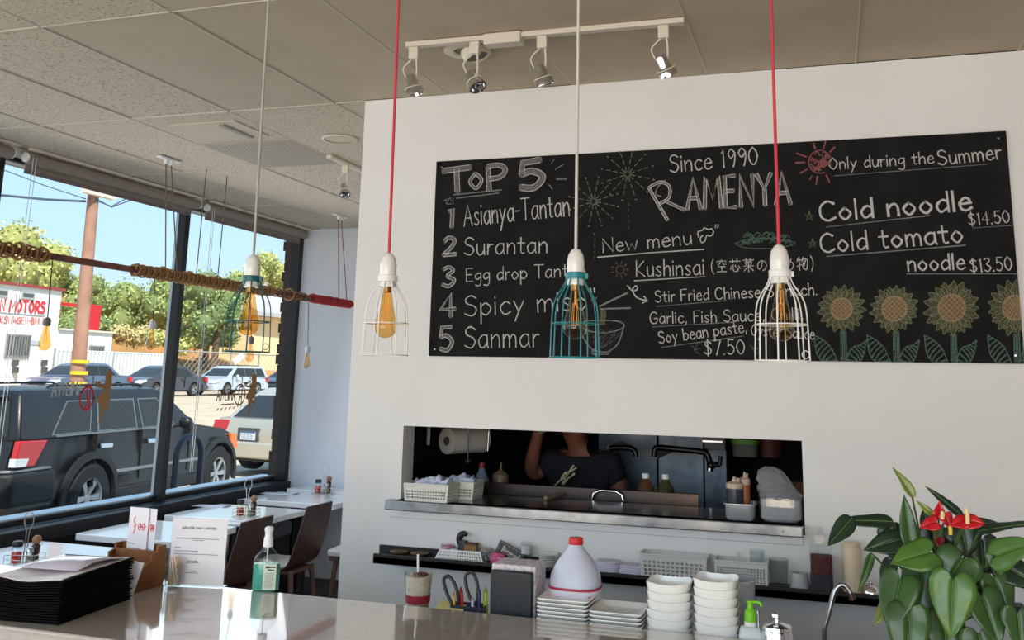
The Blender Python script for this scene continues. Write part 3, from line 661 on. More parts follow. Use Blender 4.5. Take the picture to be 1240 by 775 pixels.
# ------------------------------------------------------------------ ceiling fittings
M_fit = mat('cream_metal',(214,205,188),.4)
def track_head(root, p, aim, ch):
    """p: point on the track underside, aim: direction the spot looks"""
    r0 = obj('spot_adapter', MB().box((p.x-.02,p.y-.012,p.z-.05),(p.x+.02,p.y+.012,p.z)), M_fit, root, world=True, bevel=.003)
    d = Vector(aim).normalized(); c = p+Vector((0,0,-.15))
    obj('spot_wires', MB().tube(spline([p+Vector((-.012,0,-.05)),p+Vector((-.045,0,-.085)),p+Vector((-.035,.01,-.12)),c+Vector((-.012,0,0))],5),.0032,5).tube(spline([p+Vector((.012,0,-.05)),p+Vector((.015,0,-.10)),c+Vector((.012,0,.01))],4),.005,6), M_fit, r0, world=True, smooth=60)
    Q = Matrix.Translation(c) @ d.to_track_quat('Z','Y').to_matrix().to_4x4()
    obj('spot_head', MB().lathe([(0,-.035),(.018,-.035),(.021,-.028),(.021,.008),(.026,.016),(.034,.030),(.036,.046),(.032,.046),(.029,.030),(.0,.024)],18,M=Q,caps=False), ch, r0, world=True, smooth=40)
    obj('spot_yoke', MB().ring((0,0,.018),.037,.0026,'z',18,5,M=Q), M_fit, r0, world=True)
def track_light(label, a, c, heads, box=None):
    t = thing('track_light', label, 'track light', ((a.x+c.x)/2,(a.y+c.y)/2,ZC))
    d = (c-a); L_ = d.length; ang = math.atan2(d.y,d.x); M = Matrix.Translation((a.x,a.y,0)) @ Matrix.Rotation(ang,4,'Z')
    obj('track_rail', MB().box((0,-.018,ZC-.022),(L_,.018,ZC-.001),M), M_fit, t, world=True, bevel=.003)
    if box is not None: obj('feed_box', MB().box((box-.075,-.03,ZC-.045),(box+.075,.03,ZC-.001),M), M_fit, t, world=True, bevel=.004)
    for f_,aim in heads:
        p = M @ Vector((L_*f_,0,ZC-.022)); track_head(t,p,aim,M_chrome)
ta = PZ(493,52,ZC); tb = PZ(829,22,ZC)
track_light('long white ceiling track with four silver spot heads above the chalkboard', ta, tb, ((.03,(.25,.2,-1)),(.262,(.45,-.15,-.8)),(.51,(.3,.3,-1)),(.93,(.35,.5,-.9))), .41)
ta = PZ(398,187,ZC); tb = PZ(440,206,ZC); tb = ta+(tb-ta)*1.6; tb.x = ta.x
track_light('short white ceiling track with one spot head near the wall corner', ta, tb, ((.30,(.3,-.3,-1)),))
pe = PZ(567,61,ZC)
t = thing('eyeball_downlight','round white eyeball downlight in the ceiling behind the long track','ceiling light',(pe.x,pe.y,ZC))
obj('trim_ring', MB().lathe([(.055,-.001),(.10,-.001),(.10,-.006),(.092,-.010),(.06,-.010),(.055,-.004)],28,caps=False), M_fit, t, smooth=40)
Q = Matrix.Translation((.03,0,0)) @ Matrix.Rotation(math.radians(-20),4,'Y')
obj('eyeball', MB().lathe([(.062,.0),(.060,-.02),(.052,-.036),(.044,-.036),(.044,-.02),(0,-.012)],24,M=Q,caps=False), M_fit, t, smooth=40)
obj('lamp_face', MB().lathe([(0,-.030),(.043,-.030),(.043,-.028),(0,-.028)],24,M=Q,caps=False), mat('grey_lamp_face',(120,112,102),.5), t, smooth=40)
pc = PZ(411,168,ZC)
t = thing('recessed_downlight','shallow round recessed downlight in the left ceiling near the corner','ceiling light',(pc.x,pc.y,ZC))
obj('trim_ring', MB().lathe([(.082,.0),(.102,.0),(.102,-.006),(.094,-.010),(.084,-.008)],28,caps=False), M_fit, t, smooth=40)
obj('diffuser', MB().lathe([(0,-.004),(.084,-.004),(.084,-.001),(0,-.001)],28,caps=False), mat('cream_lens',(206,190,160),.4), t, smooth=40)
# vent in the tile and perforated grille beside it
t = thing('ceiling_vent','square white ceiling vent with one dark slot in a speckled tile','vent',(-3.19,4.20,ZC))
obj('vent_frame', MB().box((-3.40,4.08,ZC-.004),(-2.98,4.42,ZC+.004)), mat('vent_white',(200,188,168),.7), t, world=True, bevel=.002)
obj('vent_flap', MB().box((-3.10,4.12,ZC-.014),(-3.07,4.40,ZC-.003)), mat('vent_grey',(150,142,130),.6), t, world=True)
t = thing('perforated_ceiling_grille','perforated grey return air grille filling half a ceiling tile','vent',(-3.2,4.81,ZC))
b = MB().box((-3.505,4.505,ZC-.001),(-2.912,5.142,ZC+.006)); obj('grille_panel', b, mat('grille_grey',(186,174,154),.7), t, world=True)
b = MB()
for i in range(22):
    for j in range(24):
        x = -3.485+i*.0265; y = 4.53+j*.0255; b.add([(x,y,ZC-.0018),(x+.011,y,ZC-.0018),(x+.011,y+.011,ZC-.0018),(x,y+.011,ZC-.0018)],[(0,1,2,3)])
obj('grille_holes', b, mat('grille_hole',(104,97,88),.9), t, world=True)

# ------------------------------------------------------------------ roller blinds
M_blind = mat('taupe_blind_fabric',(150,140,130),.85,noise=(200,(136,126,117),.4,.6))
for i,(label) in ((3,'rolled taupe roller blind at the left edge of the windows'),(4,'rolled taupe roller blind over the middle window pane'),(5,'rolled taupe roller blind over the window pane next to the far wall')):
    y0 = mull[i][1]+.02; y1 = mull[i+1][0]-.01
    if i==5: y1 = 7.56
    t = thing('roller_blind', label, 'roller blind', (-4.60,(y0+y1)/2,ZC-.045), 0)
    obj('fabric_roll', MB().tube([(-4.62,y0+.03,ZC-.058),(-4.62,y1-.03,ZC-.058)],.038,14), M_blind, t, smooth=50, world=True)
    obj('hanging_edge', MB().box((-4.665,y0+.05,ZC-.125),(-4.658,y1-.05,ZC-.06)), M_blind, t, world=True)
    obj('bottom_bar', MB().box((-4.668,y0+.05,ZC-.145),(-4.655,y1-.05,ZC-.122)), mat('blind_bar',(120,108,108),.6), t, world=True, bevel=.003)
    obj('head_rail', MB().box((-4.60,y0,ZC-.018),(-4.566,y1,ZC-.001)), M_fit, t, world=True, bevel=.002)
    for y in (y0+.01,y1-.01): obj('bracket', MB().lathe([(0,-.008),(.030,-.006),(.030,.006),(0,.006)],16,M=Matrix.Translation((-4.62,y,ZC-.058))@Matrix.Rotation(PI/2,4,'X'),caps=False), M_plast, t, world=True, smooth=40)
    ch = MB()
    for dx in (-.012,.012): ch.tube([(-4.58,y0+.04+dx,ZC-.06),(-4.58,y0+.04+dx,1.0)],.0022,5)
    obj('pull_chain', ch, mat('chain_white',(210,214,216),.5), t, world=True)

# ------------------------------------------------------------------ tables, caddies, chairs
TZ = EYE-1.01
M_table = mat('white_table_laminate',(232,234,236),.12,coat=.3)
def table(label, x0,y0,x1,y1, z=TZ, pedestal=True):
    cx,cy = (x0+x1)/2,(y0+y1)/2; t = thing('dining_table',label,'table',(cx,cy,0),0,'white tables along the windows')
    obj('tabletop', MB().prism(rounded(x0-cx,y0-cy,x1-cx,y1-cy,.015),z-.04,z), M_table, t, bevel=.004, smooth=30)
    if not pedestal:
        for sx in (-1,1): obj('leg', MB().box((sx*(x1-cx-.05)-.02,-.10,0),(sx*(x1-cx-.05)+.02,.10,z-.041)), M_black, t)
        return
    obj('pedestal', MB().lathe([(.04,.02),(.04,z-.045),(.0,z-.045)],16,caps=False).box((-.25,-.03,z-.06),(.25,.03,z-.041)), M_black, t, smooth=40)
    obj('foot', MB().lathe([(0,.0),(.23,.0),(.23,.008),(.06,.024),(0,.03)],28,caps=False), M_black, t, smooth=40)
table('white table with condiment caddy nearest the camera under the left window',-4.50,3.98,-3.80,4.65)
table('white table mostly hidden behind the wooden holder and flyers',-4.50,4.93,-3.77,5.56)
table('white table with caddy in front of the window mullion, chair tucked at it',-4.52,5.77,-3.77,6.42)
table('white table with caddy closest to the far white wall',-4.54,6.72,-3.72,7.27)
table('white table end just showing against the far white wall',-4.50,7.31,-2.6,7.575,z=TZ+.02,pedestal=False)
M_wire = mat('caddy_wire',(190,186,180),.25,1.0); M_chili = mat('red_chili',(218,62,28),.6,noise=(120,(186,34,20),.4,.6)); M_seed = mat('sesame_fill',(128,124,104),.7)
def caddy(label, px, py, z, place, tall=.26):
    c = PZ(px,py,z); t = thing('condiment_caddy',label,'caddy',(c.x,c.y,z),.25,'condiment caddies on the tables')
    f = MB()
    for zz in (.03,.055): f.tube([(x,y,zz) for x,y in rounded(-.08,-.05,.08,.05,.012,3)],.002,5,True)
    f.tube([(x,y,.004) for x,y in rounded(-.08,-.05,.08,.05,.012,3)],.002,5,True)
    for x in (-.08,-.04,0,.04,.08):
        f.tube([(x,-.05,.055),(x,-.05,.004),(x,.05,.004),(x,.05,.055)],.0016,5)
    obj('wire_basket', f, M_wire, t, smooth=60)
    w = .024
    h = spline([(-.008,0,.004),(-.008,0,tall*.62),(-.024,0,tall*.80),(-.02,0,tall*.95),(0,0,tall),(.02,0,tall*.95),(.024,0,tall*.80),(.008,0,tall*.62),(.008,0,.004)],5)
    obj('handle_loop', MB().tube(h,.0028,6), M_wire, t, smooth=60)
    def at(x,y): v = Matrix.Rotation(.25,3,'Z') @ Vector((x,y,0)); return (c.x+v.x,c.y+v.y,z+.006)
    j = thing('chili_jar','black lidded jar of red chili flakes in the caddy '+place,'jar',at(-.045,.0),0,'chili jars')
    obj('glass', MB().lathe([(0,0),(.024,0),(.026,.006),(.026,.075),(.021,.084),(.020,.084),(.024,.074),(.0,.074)],16,caps=False), M_clear, j, smooth=50)
    obj('chili_flakes', MB().lathe([(0,.003),(.023,.003),(.024,.01),(.024,.055),(0,.057)],16,caps=False), M_chili, j, smooth=50)
    obj('lid', MB().lathe([(0,.083),(.025,.083),(.026,.087),(.026,.106),(.022,.110),(0,.110)],16,caps=False), M_black, j, smooth=50)
    j = thing('pepper_mill','wooden topped pepper mill in the caddy '+place,'pepper mill',at(.04,.024),0,'pepper mills')
    obj('mill_body', MB().lathe([(0,0),(.019,0),(.021,.008),(.017,.035),(.019,.06),(.021,.085),(.014,.094),(0,.094)],16,caps=False), mat('dark_mill_wood',(58,38,32),.4), j, smooth=50)
    obj('mill_knob', MB().sphere((0,0,.115),.023,14,9), mat('tan_mill_knob',(150,104,76),.5), j, smooth=60)
    j = thing('sesame_shaker','small steel lidded glass shaker in the caddy '+place,'shaker',at(.036,-.022),0,'sesame shakers')
    obj('glass', MB().lathe([(0,0),(.018,0),(.02,.005),(.018,.06),(.017,.06),(0,.058)],14,caps=False), M_clear, j, smooth=50)
    obj('sesame', MB().lathe([(0,.003),(.017,.003),(.016,.045),(0,.046)],14,caps=False), M_seed, j, smooth=50)
    obj('lid', MB().lathe([(0,.06),(.019,.06),(.019,.078),(.014,.084),(0,.084)],14,caps=False), M_steel, j, smooth=50)
caddy('tall wire condiment caddy on the nearest white table at the left edge',29,684,TZ,'on the nearest table')
caddy('wire condiment caddy on the white table in front of the chairs',298,626,TZ,'beside the nearer chair')
caddy('wire condiment caddy on the white table by the far wall',391,598,TZ,'by the far wall')
M_card = mat('menu_card',(210,212,220),.5)
def card(name,label,px,py,z,w,d,rz,m,cat):
    c = PZ(px,py,z); t = thing(name,label,cat,(c.x,c.y,z),rz)
    obj('leaflet', MB().box((-w/2,-d/2,0),(w/2,d/2,.004)), m, t, bevel=.001)
    obj('black_edge', MB().box((w/2-.02,-d/2,.0042),(w/2,d/2,.006)), M_black, t)
card('table_menu','folded menu lying on the table with the caddy before the mullion',254,613,TZ,.30,.10,.15,M_card,'menu')
card('table_menu','folded menu lying on the table by the far wall',339,598,TZ,.30,.10,.12,M_card,'menu')
card('table_menu','flat menu card at the window end of the half-hidden table behind the holder',285,634,TZ,.20,.10,.1,M_card,'menu')

def chair(label, x, y, rz, first=[None]):
    if first[0] is not None: return dup(first[0],(x,y,0),rz,label)
    t = thing('dining_chair',label,'chair',(x,y,0),rz,'brown dining chairs at the window tables'); first[0] = t
    # faces -x; bent plywood shell: back leans to +x, runs into the seat
    prof = spline([(.235,.86),(.205,.72),(.165,.58),(.125,.485),(.06,.448),(-.06,.445),(-.20,.455),(-.235,.448)],4); th = .012
    def sect(w0,w1):
        L_ = []; 
        for i,p in enumerate(prof):
            d = (prof[min(i+1,len(prof)-1)]-prof[max(i-1,0)]).normalized(); n = Vector((-d.y,d.x)); 
            u = i/(len(prof)-1); hw = .168+.02*math.sin(min(u*1.6,1)*PI)+.012*u
            a = p+n*th*.5; c = p-n*th*.5
            L_.append([(a.x,-hw,a.y),(a.x,hw,a.y),(c.x,hw,c.y),(c.x,-hw,c.y)])
        return L_
    obj('seat_shell', MB().loft(sect(0,0)), M_walnut, t, smooth=50, bevel=.003)
    obj('seat_pad', MB().prism(rounded(-.22,-.165,.10,.165,.04),.456,.478), mat('pale_grey_seat_pad',(196,196,194),.7), t, bevel=.008, smooth=30)
    for sx in (-1,1):
        for sy in (-1,1):
            xx = .12 if sx>0 else -.17; l = MB().tube([(xx,sy*.13,.44),(xx+sx*.05,sy*.165,.0)],[.02,.013],8); obj('leg', l, M_leg, t, smooth=50)
    obj('seat_frame', MB().box((-.18,-.14,.415),(.13,.14,.438)), M_leg, t, bevel=.004)
    return t
chair('dark walnut dining chair nearer the camera, half behind the sanitizer bottle',-3.62,5.20,0)
chair('dark walnut dining chair farther back, showing its legs right of the sanitizer bottle',-3.615,5.93,0)
t = thing('dining_stool','wooden stool with a pale grey seat pad half hidden by the white wall corner','stool',(-3.30,6.45,0),.1)
obj('seat_pad', MB().prism(rounded(-.21,-.19,.21,.19,.05),.46,.50), mat('pale_grey_seat_pad',(196,196,194),.7), t, bevel=.01, smooth=30)
obj('seat_frame', MB().box((-.19,-.17,.43),(.19,.17,.459)), M_leg, t, bevel=.004)
for sx in (-1,1):
    for sy in (-1,1): obj('leg', MB().tube([(sx*.15,sy*.13,.43),(sx*.19,sy*.165,0)],[.02,.013],8), M_leg, t, smooth=50)
b = MB(); b.box((-.17,-.012,.18),(.17,.012,.20)); obj('stretcher', b, M_leg, t)
# upholstered bench in the window corner
t = thing('bench_seat','grey upholstered bench cushion under the window between the tables','bench',(-4.46,6.50,0))
obj('bench_cushion', MB().prism(rounded(-.15,-1.0,.09,.76,.05),.40,.52), mat('grey_upholstery',(120,122,128),.8), t, bevel=.03, smooth=40)
obj('bench_base', MB().box((-.14,-.98,0),(.07,.74,.40)), M_black, t)

# ------------------------------------------------------------------ things on the counter, left to right
# stack of black menu folders
pA = PZ(70,757.5,CZ); pB = PZ(158,725.5,CZ); dY = (pB-pA); LY = dY.length; ang = math.atan2(-dY.x,dY.y)
NM = 17; TH = .0070; MW = .235
M_menu = mat('black_menu_cover',(10,10,11),.8,spec=.1,bump=(300,.15))
ordn = ['topmost','second','third','fourth','fifth','sixth','seventh','eighth','ninth','tenth','eleventh','twelfth','thirteenth','fourteenth','fifteenth','sixteenth','lowest']
rm = random.Random(11)
def menu_sheet(mbx, z, th, x0,x1,y0,y1, sag):
    """a soft folder, dipping in the middle of its left half"""
    nx,ny = 8,6; top = []
    for s in (0,1):
        for i in range(nx+1):
            for j in range(ny+1):
                u,v = i/nx,j/ny; x = x0+(x1-x0)*u; y = y0+(y1-y0)*v
                zz = z+sag*( -.012*math.exp(-((u-.45)/.35)**2)*(1-v*.6) + .006*v*u)
                top.append((x,y,zz+(th if s else 0)))
    n = (nx+1)*(ny+1); F = []
    ix = lambda s,i,j: s*n+i*(ny+1)+j
    for i in range(nx):
        for j in range(ny):
            F.append((ix(1,i,j),ix(1,i+1,j),ix(1,i+1,j+1),ix(1,i,j+1))); F.append((ix(0,i,j),ix(0,i,j+1),ix(0,i+1,j+1),ix(0,i+1,j)))
    for i in range(nx): F.append((ix(0,i,0),ix(0,i+1,0),ix(1,i+1,0),ix(1,i,0))); F.append((ix(0,i,ny),ix(1,i,ny),ix(1,i+1,ny),ix(0,i+1,ny)))
    for j in range(ny): F.append((ix(0,0,j),ix(1,0,j),ix(1,0,j+1),ix(0,0,j+1))); F.append((ix(0,nx,j),ix(0,nx,j+1),ix(1,nx,j+1),ix(1,nx,j)))
    mbx.add(top,F); return mbx
for k in range(NM):
    z = k*TH; dx = rm.uniform(-.004,.003); dy = rm.uniform(-.003,.003)
    pos = NM-1-k; lab = '%s black menu folder of the thick stack at the left end of the counter' % (ordn[pos]) if pos in (0,NM-1) else '%s black menu folder from the top of the thick stack on the counter'%ordn[pos]
    t = thing('menu_folder', lab, 'menu', (pA.x+dx,pA.y+dy,CZ+z), ang, 'black menu folders stacked on the counter')
    sg = k/(NM-1)
    obj('cover', menu_sheet(MB(),0,TH*.55,-MW,0,0,LY,sg), M_menu, t, smooth=40)
    obj('inner_leaf', menu_sheet(MB(),TH*.55,TH*.45-.0006,-MW+.012,-.010,.010,LY-.010,sg), M_menu if k<NM-1 else mat('pink_white_page',(226,206,206),.45,noise=(9,(236,232,232),.4,.6)), t, smooth=40)
    if k==NM-1:
        # its clear page and lifted corner
        fl = MB(); pts = []
        for i in range(7):
            for j in range(4):
                u,v = i/6,j/3; pts.append((-MW+.01+u*(MW-.02)-.02*(1-v), LY*(.30+.62*v), TH*1.1+ .002 + .034*math.sin(PI*u*.5)*math.sin(PI*min(v*1.1,1))*(1-.55*u)))
        fl.add(pts,[(i*4+j,(i+1)*4+j,(i+1)*4+j+1,i*4+j+1) for i in range(6) for j in range(3)])
        obj('lifted_page', fl, mat('page_sleeve',(196,190,204),.25,coat=.4), t, smooth=60, solid=.0015)
        e = [pts[i*4+3] for i in range(7)]; obj('page_border', MB().tube(e,.0022,5), mat('dark_page_border',(52,34,52),.5), t)
# loose white card behind the stack
t = thing('folded_card','small white card standing between the menu stack and the wooden holder','card',(-2.13,2.595,CZ))
obj('card_leaf', MB().add([PY(157,720,2.595),PY(161,720,2.595),PY(174.5,681.5,2.600),PY(157,678,2.600)],[(0,1,2,3)]), M_paper, t, solid=.001, world=True)
# wooden holder with stepped front
t = thing('wooden_card_holder','stepped oiled wood card holder on the counter behind the menus','card holder',(-2.21,2.68,CZ))
side = [(2.605,CZ),(2.745,CZ),(2.745,CZ+.128),(2.708,CZ+.128),(2.708,CZ+.112),(2.680,CZ+.104),(2.680,CZ+.088),(2.652,CZ+.078)]
for x in (-2.305,-2.137): obj('side_panel', MB().prism(side,x,x+.009,'x'), M_wood, t, world=True, bevel=.001)
obj('back_panel', MB().box((-2.296,2.737,CZ),(-2.137,2.745,CZ+.128)), M_wood, t, world=True)
for y,z in ((2.708,.112),(2.680,.090),(2.652,.074)): obj('step', MB().box((-2.296,y-.004,CZ+.02),(-2.137,y+.004,CZ+z)), M_wood, t, world=True, bevel=.001)
obj('front_panel', MB().add([(-2.296,2.607,CZ),(-2.137,2.607,CZ),(-2.137,2.654,CZ+.076),(-2.296,2.654,CZ+.076)],[(0,1,2,3)]), M_wood, t, world=True, solid=.006)
def flyer(label, a, c, top, Y, tilt):
    w = (PY(c,top,Y)-PY(a,top,Y)).x; p = PY((a+c)/2,top,Y); h = p.z-(CZ+.03)
    t = thing('flyer',label,'leaflet',(p.x,Y,CZ+.03),tilt,'white flyers in the wooden holder')
    obj('sheet', MB().box((-w/2,-.0006,0),(w/2,.0006,h)), M_paper, t)
    f = Flat((0,-.0008,0),(1,0,0),UP,(0,-1,0),.0002)
    for k,(u0,u1) in enumerate(((-.42,-.1),(-.42,.2),(-.1,.42),(-.42,.42))): f.line([(u0*w*1,h*(.46-.07*k)),(u1*w,h*(.45-.07*k))],.0016)
    obj('print_lines', f.mb, M_ink, t)
    f = Flat((0,-.0008,0),(1,0,0),UP,(0,-1,0),.0003); q = random.Random(int(a))
    for u in (.08,.28): f.line([((u+.09*math.cos(k*.55)*(1-.04*k))*w,h*(.71+.05*math.sin(k*.55))) for k in range(16)],.0026); f.line([((u-.08)*w,h*.70),((u+.10)*w,h*.72)],.0026)
    f.line(spline([(-.22*w,h*.60),(-.14*w,h*.72),(-.24*w,h*.80),(-.16*w,h*.86)],4),.003); f.line(spline([(-.25*w,h*.7),(-.1*w,h*.74)],3),.002)
    obj('red_print', f.mb, mat('red_print',(214,70,90),.8), t)
flyer('white flyer with red brush lettering standing in the wooden holder',158,181.5,614.5,2.727,0)
flyer('second white flyer overlapped by the first in the wooden holder',178,191.5,616,2.733,-.12)
t = thing('packet_glass','small glass holding yellow sugar packets behind the flyers','glass',(-2.165,2.772,CZ))
obj('glass', MB().lathe([(0,0),(.024,0),(.026,.004),(.029,.125),(.028,.125),(.024,.006),(0,.006)],18,caps=False), M_clear, t, smooth=50)
for k in range(5):
    a = k*1.25; tag(obj('sugar_packet', MB().box((-2.165+.010*math.cos(a)-.008,2.772+.009*math.sin(a)-.002,CZ+.007),(-2.165+.010*math.cos(a)+.008,2.772+.009*math.sin(a)+.002,CZ+.085+.006*(k%3))), mat('yellow_packet',(206,160,62),.6)),'yellow sugar packet standing in the small glass behind the flyers','sugar packet','sugar packets in the small glass')
# printed sake list in a clear stand
sa = PZ(203,708.5,CZ); sb = PZ(270,711.5,CZ); d = sb-sa; sw = d.length; sang = math.atan2(d.y,d.x)
t = thing('sake_list_sign','white printed sake list in a clear stand on the counter','sign',((sa.x+sb.x)/2,(sa.y+sb.y)/2,CZ),sang)
SH = .212
obj('paper_sheet', MB().box((-sw/2,-.001,.004),(sw/2,.001,SH)), M_paper, t)
obj('acrylic_stand', MB().box((-sw/2-.003,.0016,.0),(sw/2+.003,.004,SH+.003)).box((-sw/2-.001,.004,0),(sw/2+.001,.03,.002)), M_clear, t)
f = Flat((0,-.0012,0),(1,0,0),UP,(0,-1,0),.0003)
f.text('JAPANESE SAKE VARIETIES',(-.062,SH*.845),(.058,SH*.845),.0062,.0013)
obj('sign_heading', f.mb, mat('black_ink',(40,40,52),.8), t)
f = Flat((0,-.0012,0),(1,0,0),UP,(0,-1,0),.0003); q = random.Random(2)
def textline(u0,u1,v,h=.0022):
    u = u0
    while u < u1:
        w_ = q.uniform(.004,.011); f.line([(u,v),(min(u+w_,u1),v)],h); u += w_+.0036
for u0,u1,v in ((-.075,.07,.70),(-.02,.018,.675),(-.08,-.062,.56),(-.08,.0,.515),(-.08,.07,.47),(-.035,.0,.37),(-.035,.005,.345),(-.035,-.0,.22),(-.035,.005,.195)): textline(u0,u1,SH*v, .0030 if v==.56 else .0020)
obj('sign_text', f.mb, M_ink, t)
# glass of wooden sticks
pt = PZ(208.5,713,CZ)
t = thing('stick_glass','small clear glass holding wooden picks in front of the sake sign','glass',(pt.x,pt.y,CZ))
obj('glass', MB().lathe([(0,0),(.022,0),(.0235,.004),(.027,.075),(.0262,.075),(.022,.010),(0,.010)],20,caps=False), M_clear, t, smooth=50)
q = random.Random(9)
for k in range(22):
    a = q.uniform(0,2*PI); b0 = q.uniform(0,2*PI); r = q.uniform(.010,.019)
    o = obj('wooden_pick', MB().tube([(.014*math.cos(b0),.014*math.sin(b0),.013),(r*math.cos(a),r*math.sin(a),.085+q.uniform(0,.016))],.0019,5), mat('pale_pick_wood',(206,170,128),.7) if k%3 else mat('paper_wrapped_pick',(226,216,204),.7))
    o.location = (pt.x,pt.y,CZ); tag(o,'thin wooden pick standing in the small glass before the sake sign','toothpick','picks in the small glass')
# sanitizer
ps = PZ(322,714,CZ)
t = thing('hand_sanitizer_bottle','clear bottle of green hand sanitizer with a white flip cap on the counter edge','bottle',(ps.x,ps.y-.005,CZ),.28)
def oval(w,d,z,n=20,p=2.8):
    return [(math.copysign(abs(math.cos(2*PI*k/n))**(2/p),math.cos(2*PI*k/n))*w,math.copysign(abs(math.sin(2*PI*k/n))**(2/p),math.sin(2*PI*k/n))*d,z) for k in range(n)]
obj('bottle_body', MB().loft([oval(.040,.022,0),oval(.043,.025,.004),oval(.043,.025,.092),oval(.036,.021,.106),oval(.014,.013,.128),oval(.013,.013,.136)],False), M_clear, t, smooth=40)
obj('green_gel', MB().loft([oval(.040,.0215,.002),oval(.0418,.0238,.006),oval(.0418,.0238,.083)]), mat('green_gel',(104,208,184),.25,trans=.3), t, smooth=40)
obj('label', MB().box((-.002,-.0262,.006),(.040,-.0254,.084)), mat('pale_label',(214,222,206),.6), t)
f = Flat((0,-.0263,0),(1,0,0),UP,(0,-1,0),.0004)
for u0,u1,v in ((.006,.018,.075),(.020,.036,.075),(.014,.032,.066)): f.line([(u0,v),(u1,v)],.0045,jit=.5)
for k in range(9): f.line([(.005,.055-k*.005),(.036-(k%3)*.004,.055-k*.005)],.0010)
obj('label_print', f.mb, mat('dark_green_print',(46,70,56),.7), t)
obj('dip_tube', MB().tube([(0,0,.012),(0,0,.13)],.002,6), M_plast, t)
obj('cap', MB().lathe([(0,.134),(.0155,.134),(.016,.137),(.0145,.160),(.012,.166),(.012,.180),(.0145,.184),(.014,.192),(.009,.197),(0,.198)],18,caps=False), mat('cap_white',(236,238,240),.35), t, smooth=50)

# ------------------------------------------------------------------ perforated baskets
def basket(root, w, d, h, nx, nz, ny, flare, m, name='basket_body', band=.22, foot=.12, lip=.006, hole=.5):
    """open basket, base centred on the root; square holes in a band of every wall"""
    mb = MB()
    def P(side, u, t):                           # side 0..3, u 0..1 along, t 0..1 up
        k = 1+flare*t; hw = w/2*k; hd = d/2*k; z = h*t
        a = [(-hw,-hd),(hw,-hd),(hw,hd),(-hw,hd)][side]; c = [(hw,-hd),(hw,hd),(-hw,hd),(-hw,-hd)][side]
        return (a[0]+(c[0]-a[0])*u, a[1]+(c[1]-a[1])*u, z)
    for s in range(4):
        n = nx if s%2==0 else ny
        us = [0.0]; 
        m0 = .04
        for i in range(n):
            c0 = m0+(1-2*m0)*i/n; cw = (1-2*m0)/n; us += [c0+cw*(1-hole)/2, c0+cw*(1+hole)/2]
        us.append(1.0); ts = [0.0]
        for j in range(nz):
            c0 = foot+(1-band-foot)*j/nz; cw = (1-band-foot)/nz; ts += [c0+cw*(1-hole)/2, c0+cw*(1+hole)/2]
        ts.append(1.0)
        vs = [P(s,u,t) for t in ts for u in us]; N = len(us); fs = []
        for j in range(len(ts)-1):
            for i in range(N-1):
                if i%2==1 and j%2==1: continue
                fs.append((j*N+i,j*N+i+1,(j+1)*N+i+1,(j+1)*N+i))
        mb.add(vs, fs)
    mb.add([(-w/2,-d/2,0),(w/2,-d/2,0),(w/2,d/2,0),(-w/2,d/2,0)],[(0,1,2,3)])
    b = obj(name, mb, m, root, solid=.0018)
    k = 1+flare; r = MB(); r.tube([(x,y,h) for x,y in rounded(-w/2*k,-d/2*k,w/2*k,d/2*k,.012,3)],lip*.6,6,True); obj('rim', r, m, root, smooth=60)
    return b
def cloth(root, name, m, w, d, h, seed, n=10, fold=3):
    """a loosely folded towel"""
    q = random.Random(seed); ph = [q.uniform(0,6) for _ in range(4)]
    rings = []
    for i in range(n+1):
        u = i/n; x = -w/2+w*u; hh = h*(.75+.25*math.sin(u*PI*fold+ph[0])); dd = d*(.9+.1*math.sin(u*5+ph[1]))
        rings.append([(x+.004*math.sin(ph[2]+k), math.cos(a)*dd/2, hh*.5+math.copysign(abs(math.sin(a))**.7,math.sin(a))*hh*.5+.006*math.sin(u*9+a*2+ph[3])*(1 if math.sin(a)>0 else 0)) for k,a in enumerate([2*PI*t/12 for t in range(12)])])
    return obj(name, MB().loft(rings), m, root, smooth=70)
M_towel = mat('pale_blue_towel',(206,212,232),.9,noise=(60,(188,196,220),.4,.6))

# ------------------------------------------------------------------ row along the lower worktop
def rel(px,py,Y): p = PY(px,py,Y); return p
# iced drink
p = rel(507,700,2.93)
t = thing('iced_drink_cup','clear plastic cup of layered iced drink with a dark red band and a white straw','cup',(p.x,2.93,WZ))
CH = PY(507,692,2.93).z-WZ; q1 = CH*.80
obj('cup_wall', MB().lathe([(0,0),(.029,0),(.031,.003),(.0455,CH-.005),(.047,CH-.004),(.047,CH),(.0445,CH-.001),(.0295,.004),(0,.004)],24,caps=False), M_clear, t, smooth=50)
def cr_(z): return .0296+(.0445-.0296)*(z/CH)-.0008
za,zb_ = PY(507,729,2.93).z-WZ, PY(507,719,2.93).z-WZ
obj('coffee_layer', MB().lathe([(0,.005),(cr_(.005),.005),(cr_(za-.004),za-.004),(0,za-.004)],24,caps=False), mat('amber_coffee',(168,124,72),.4), t, smooth=50)
obj('foam_layer', MB().lathe([(0,za-.0038),(cr_(za),za-.0038),(cr_(CH-.012),CH-.012),(0,CH-.010)],24,caps=False), mat('milk_foam',(216,200,182),.6,noise=(60,(200,178,154),.45,.65)), t, smooth=50)
obj('red_band', MB().lathe([(cr_(za)+.0022,za),(cr_(za)+.0030,za),(cr_(zb_)+.0030,zb_),(cr_(zb_)+.0022,zb_)],24,caps=False), mat('wine_red_band',(142,28,50),.5), t, smooth=50)
obj('topping', MB().sphere((.006,0,CH-.008),.026,12,6,(1,1,.25)), mat('red_brown_topping',(118,58,48),.8,noise=(120,(70,36,30),.45,.6)), t, smooth=60)
obj('straw', MB().tube([(.004,.0,.03),(-.006,.0,PY(504,671,2.93).z-WZ)],.0036,8), mat('white_straw',(226,220,224),.4), t, smooth=60)
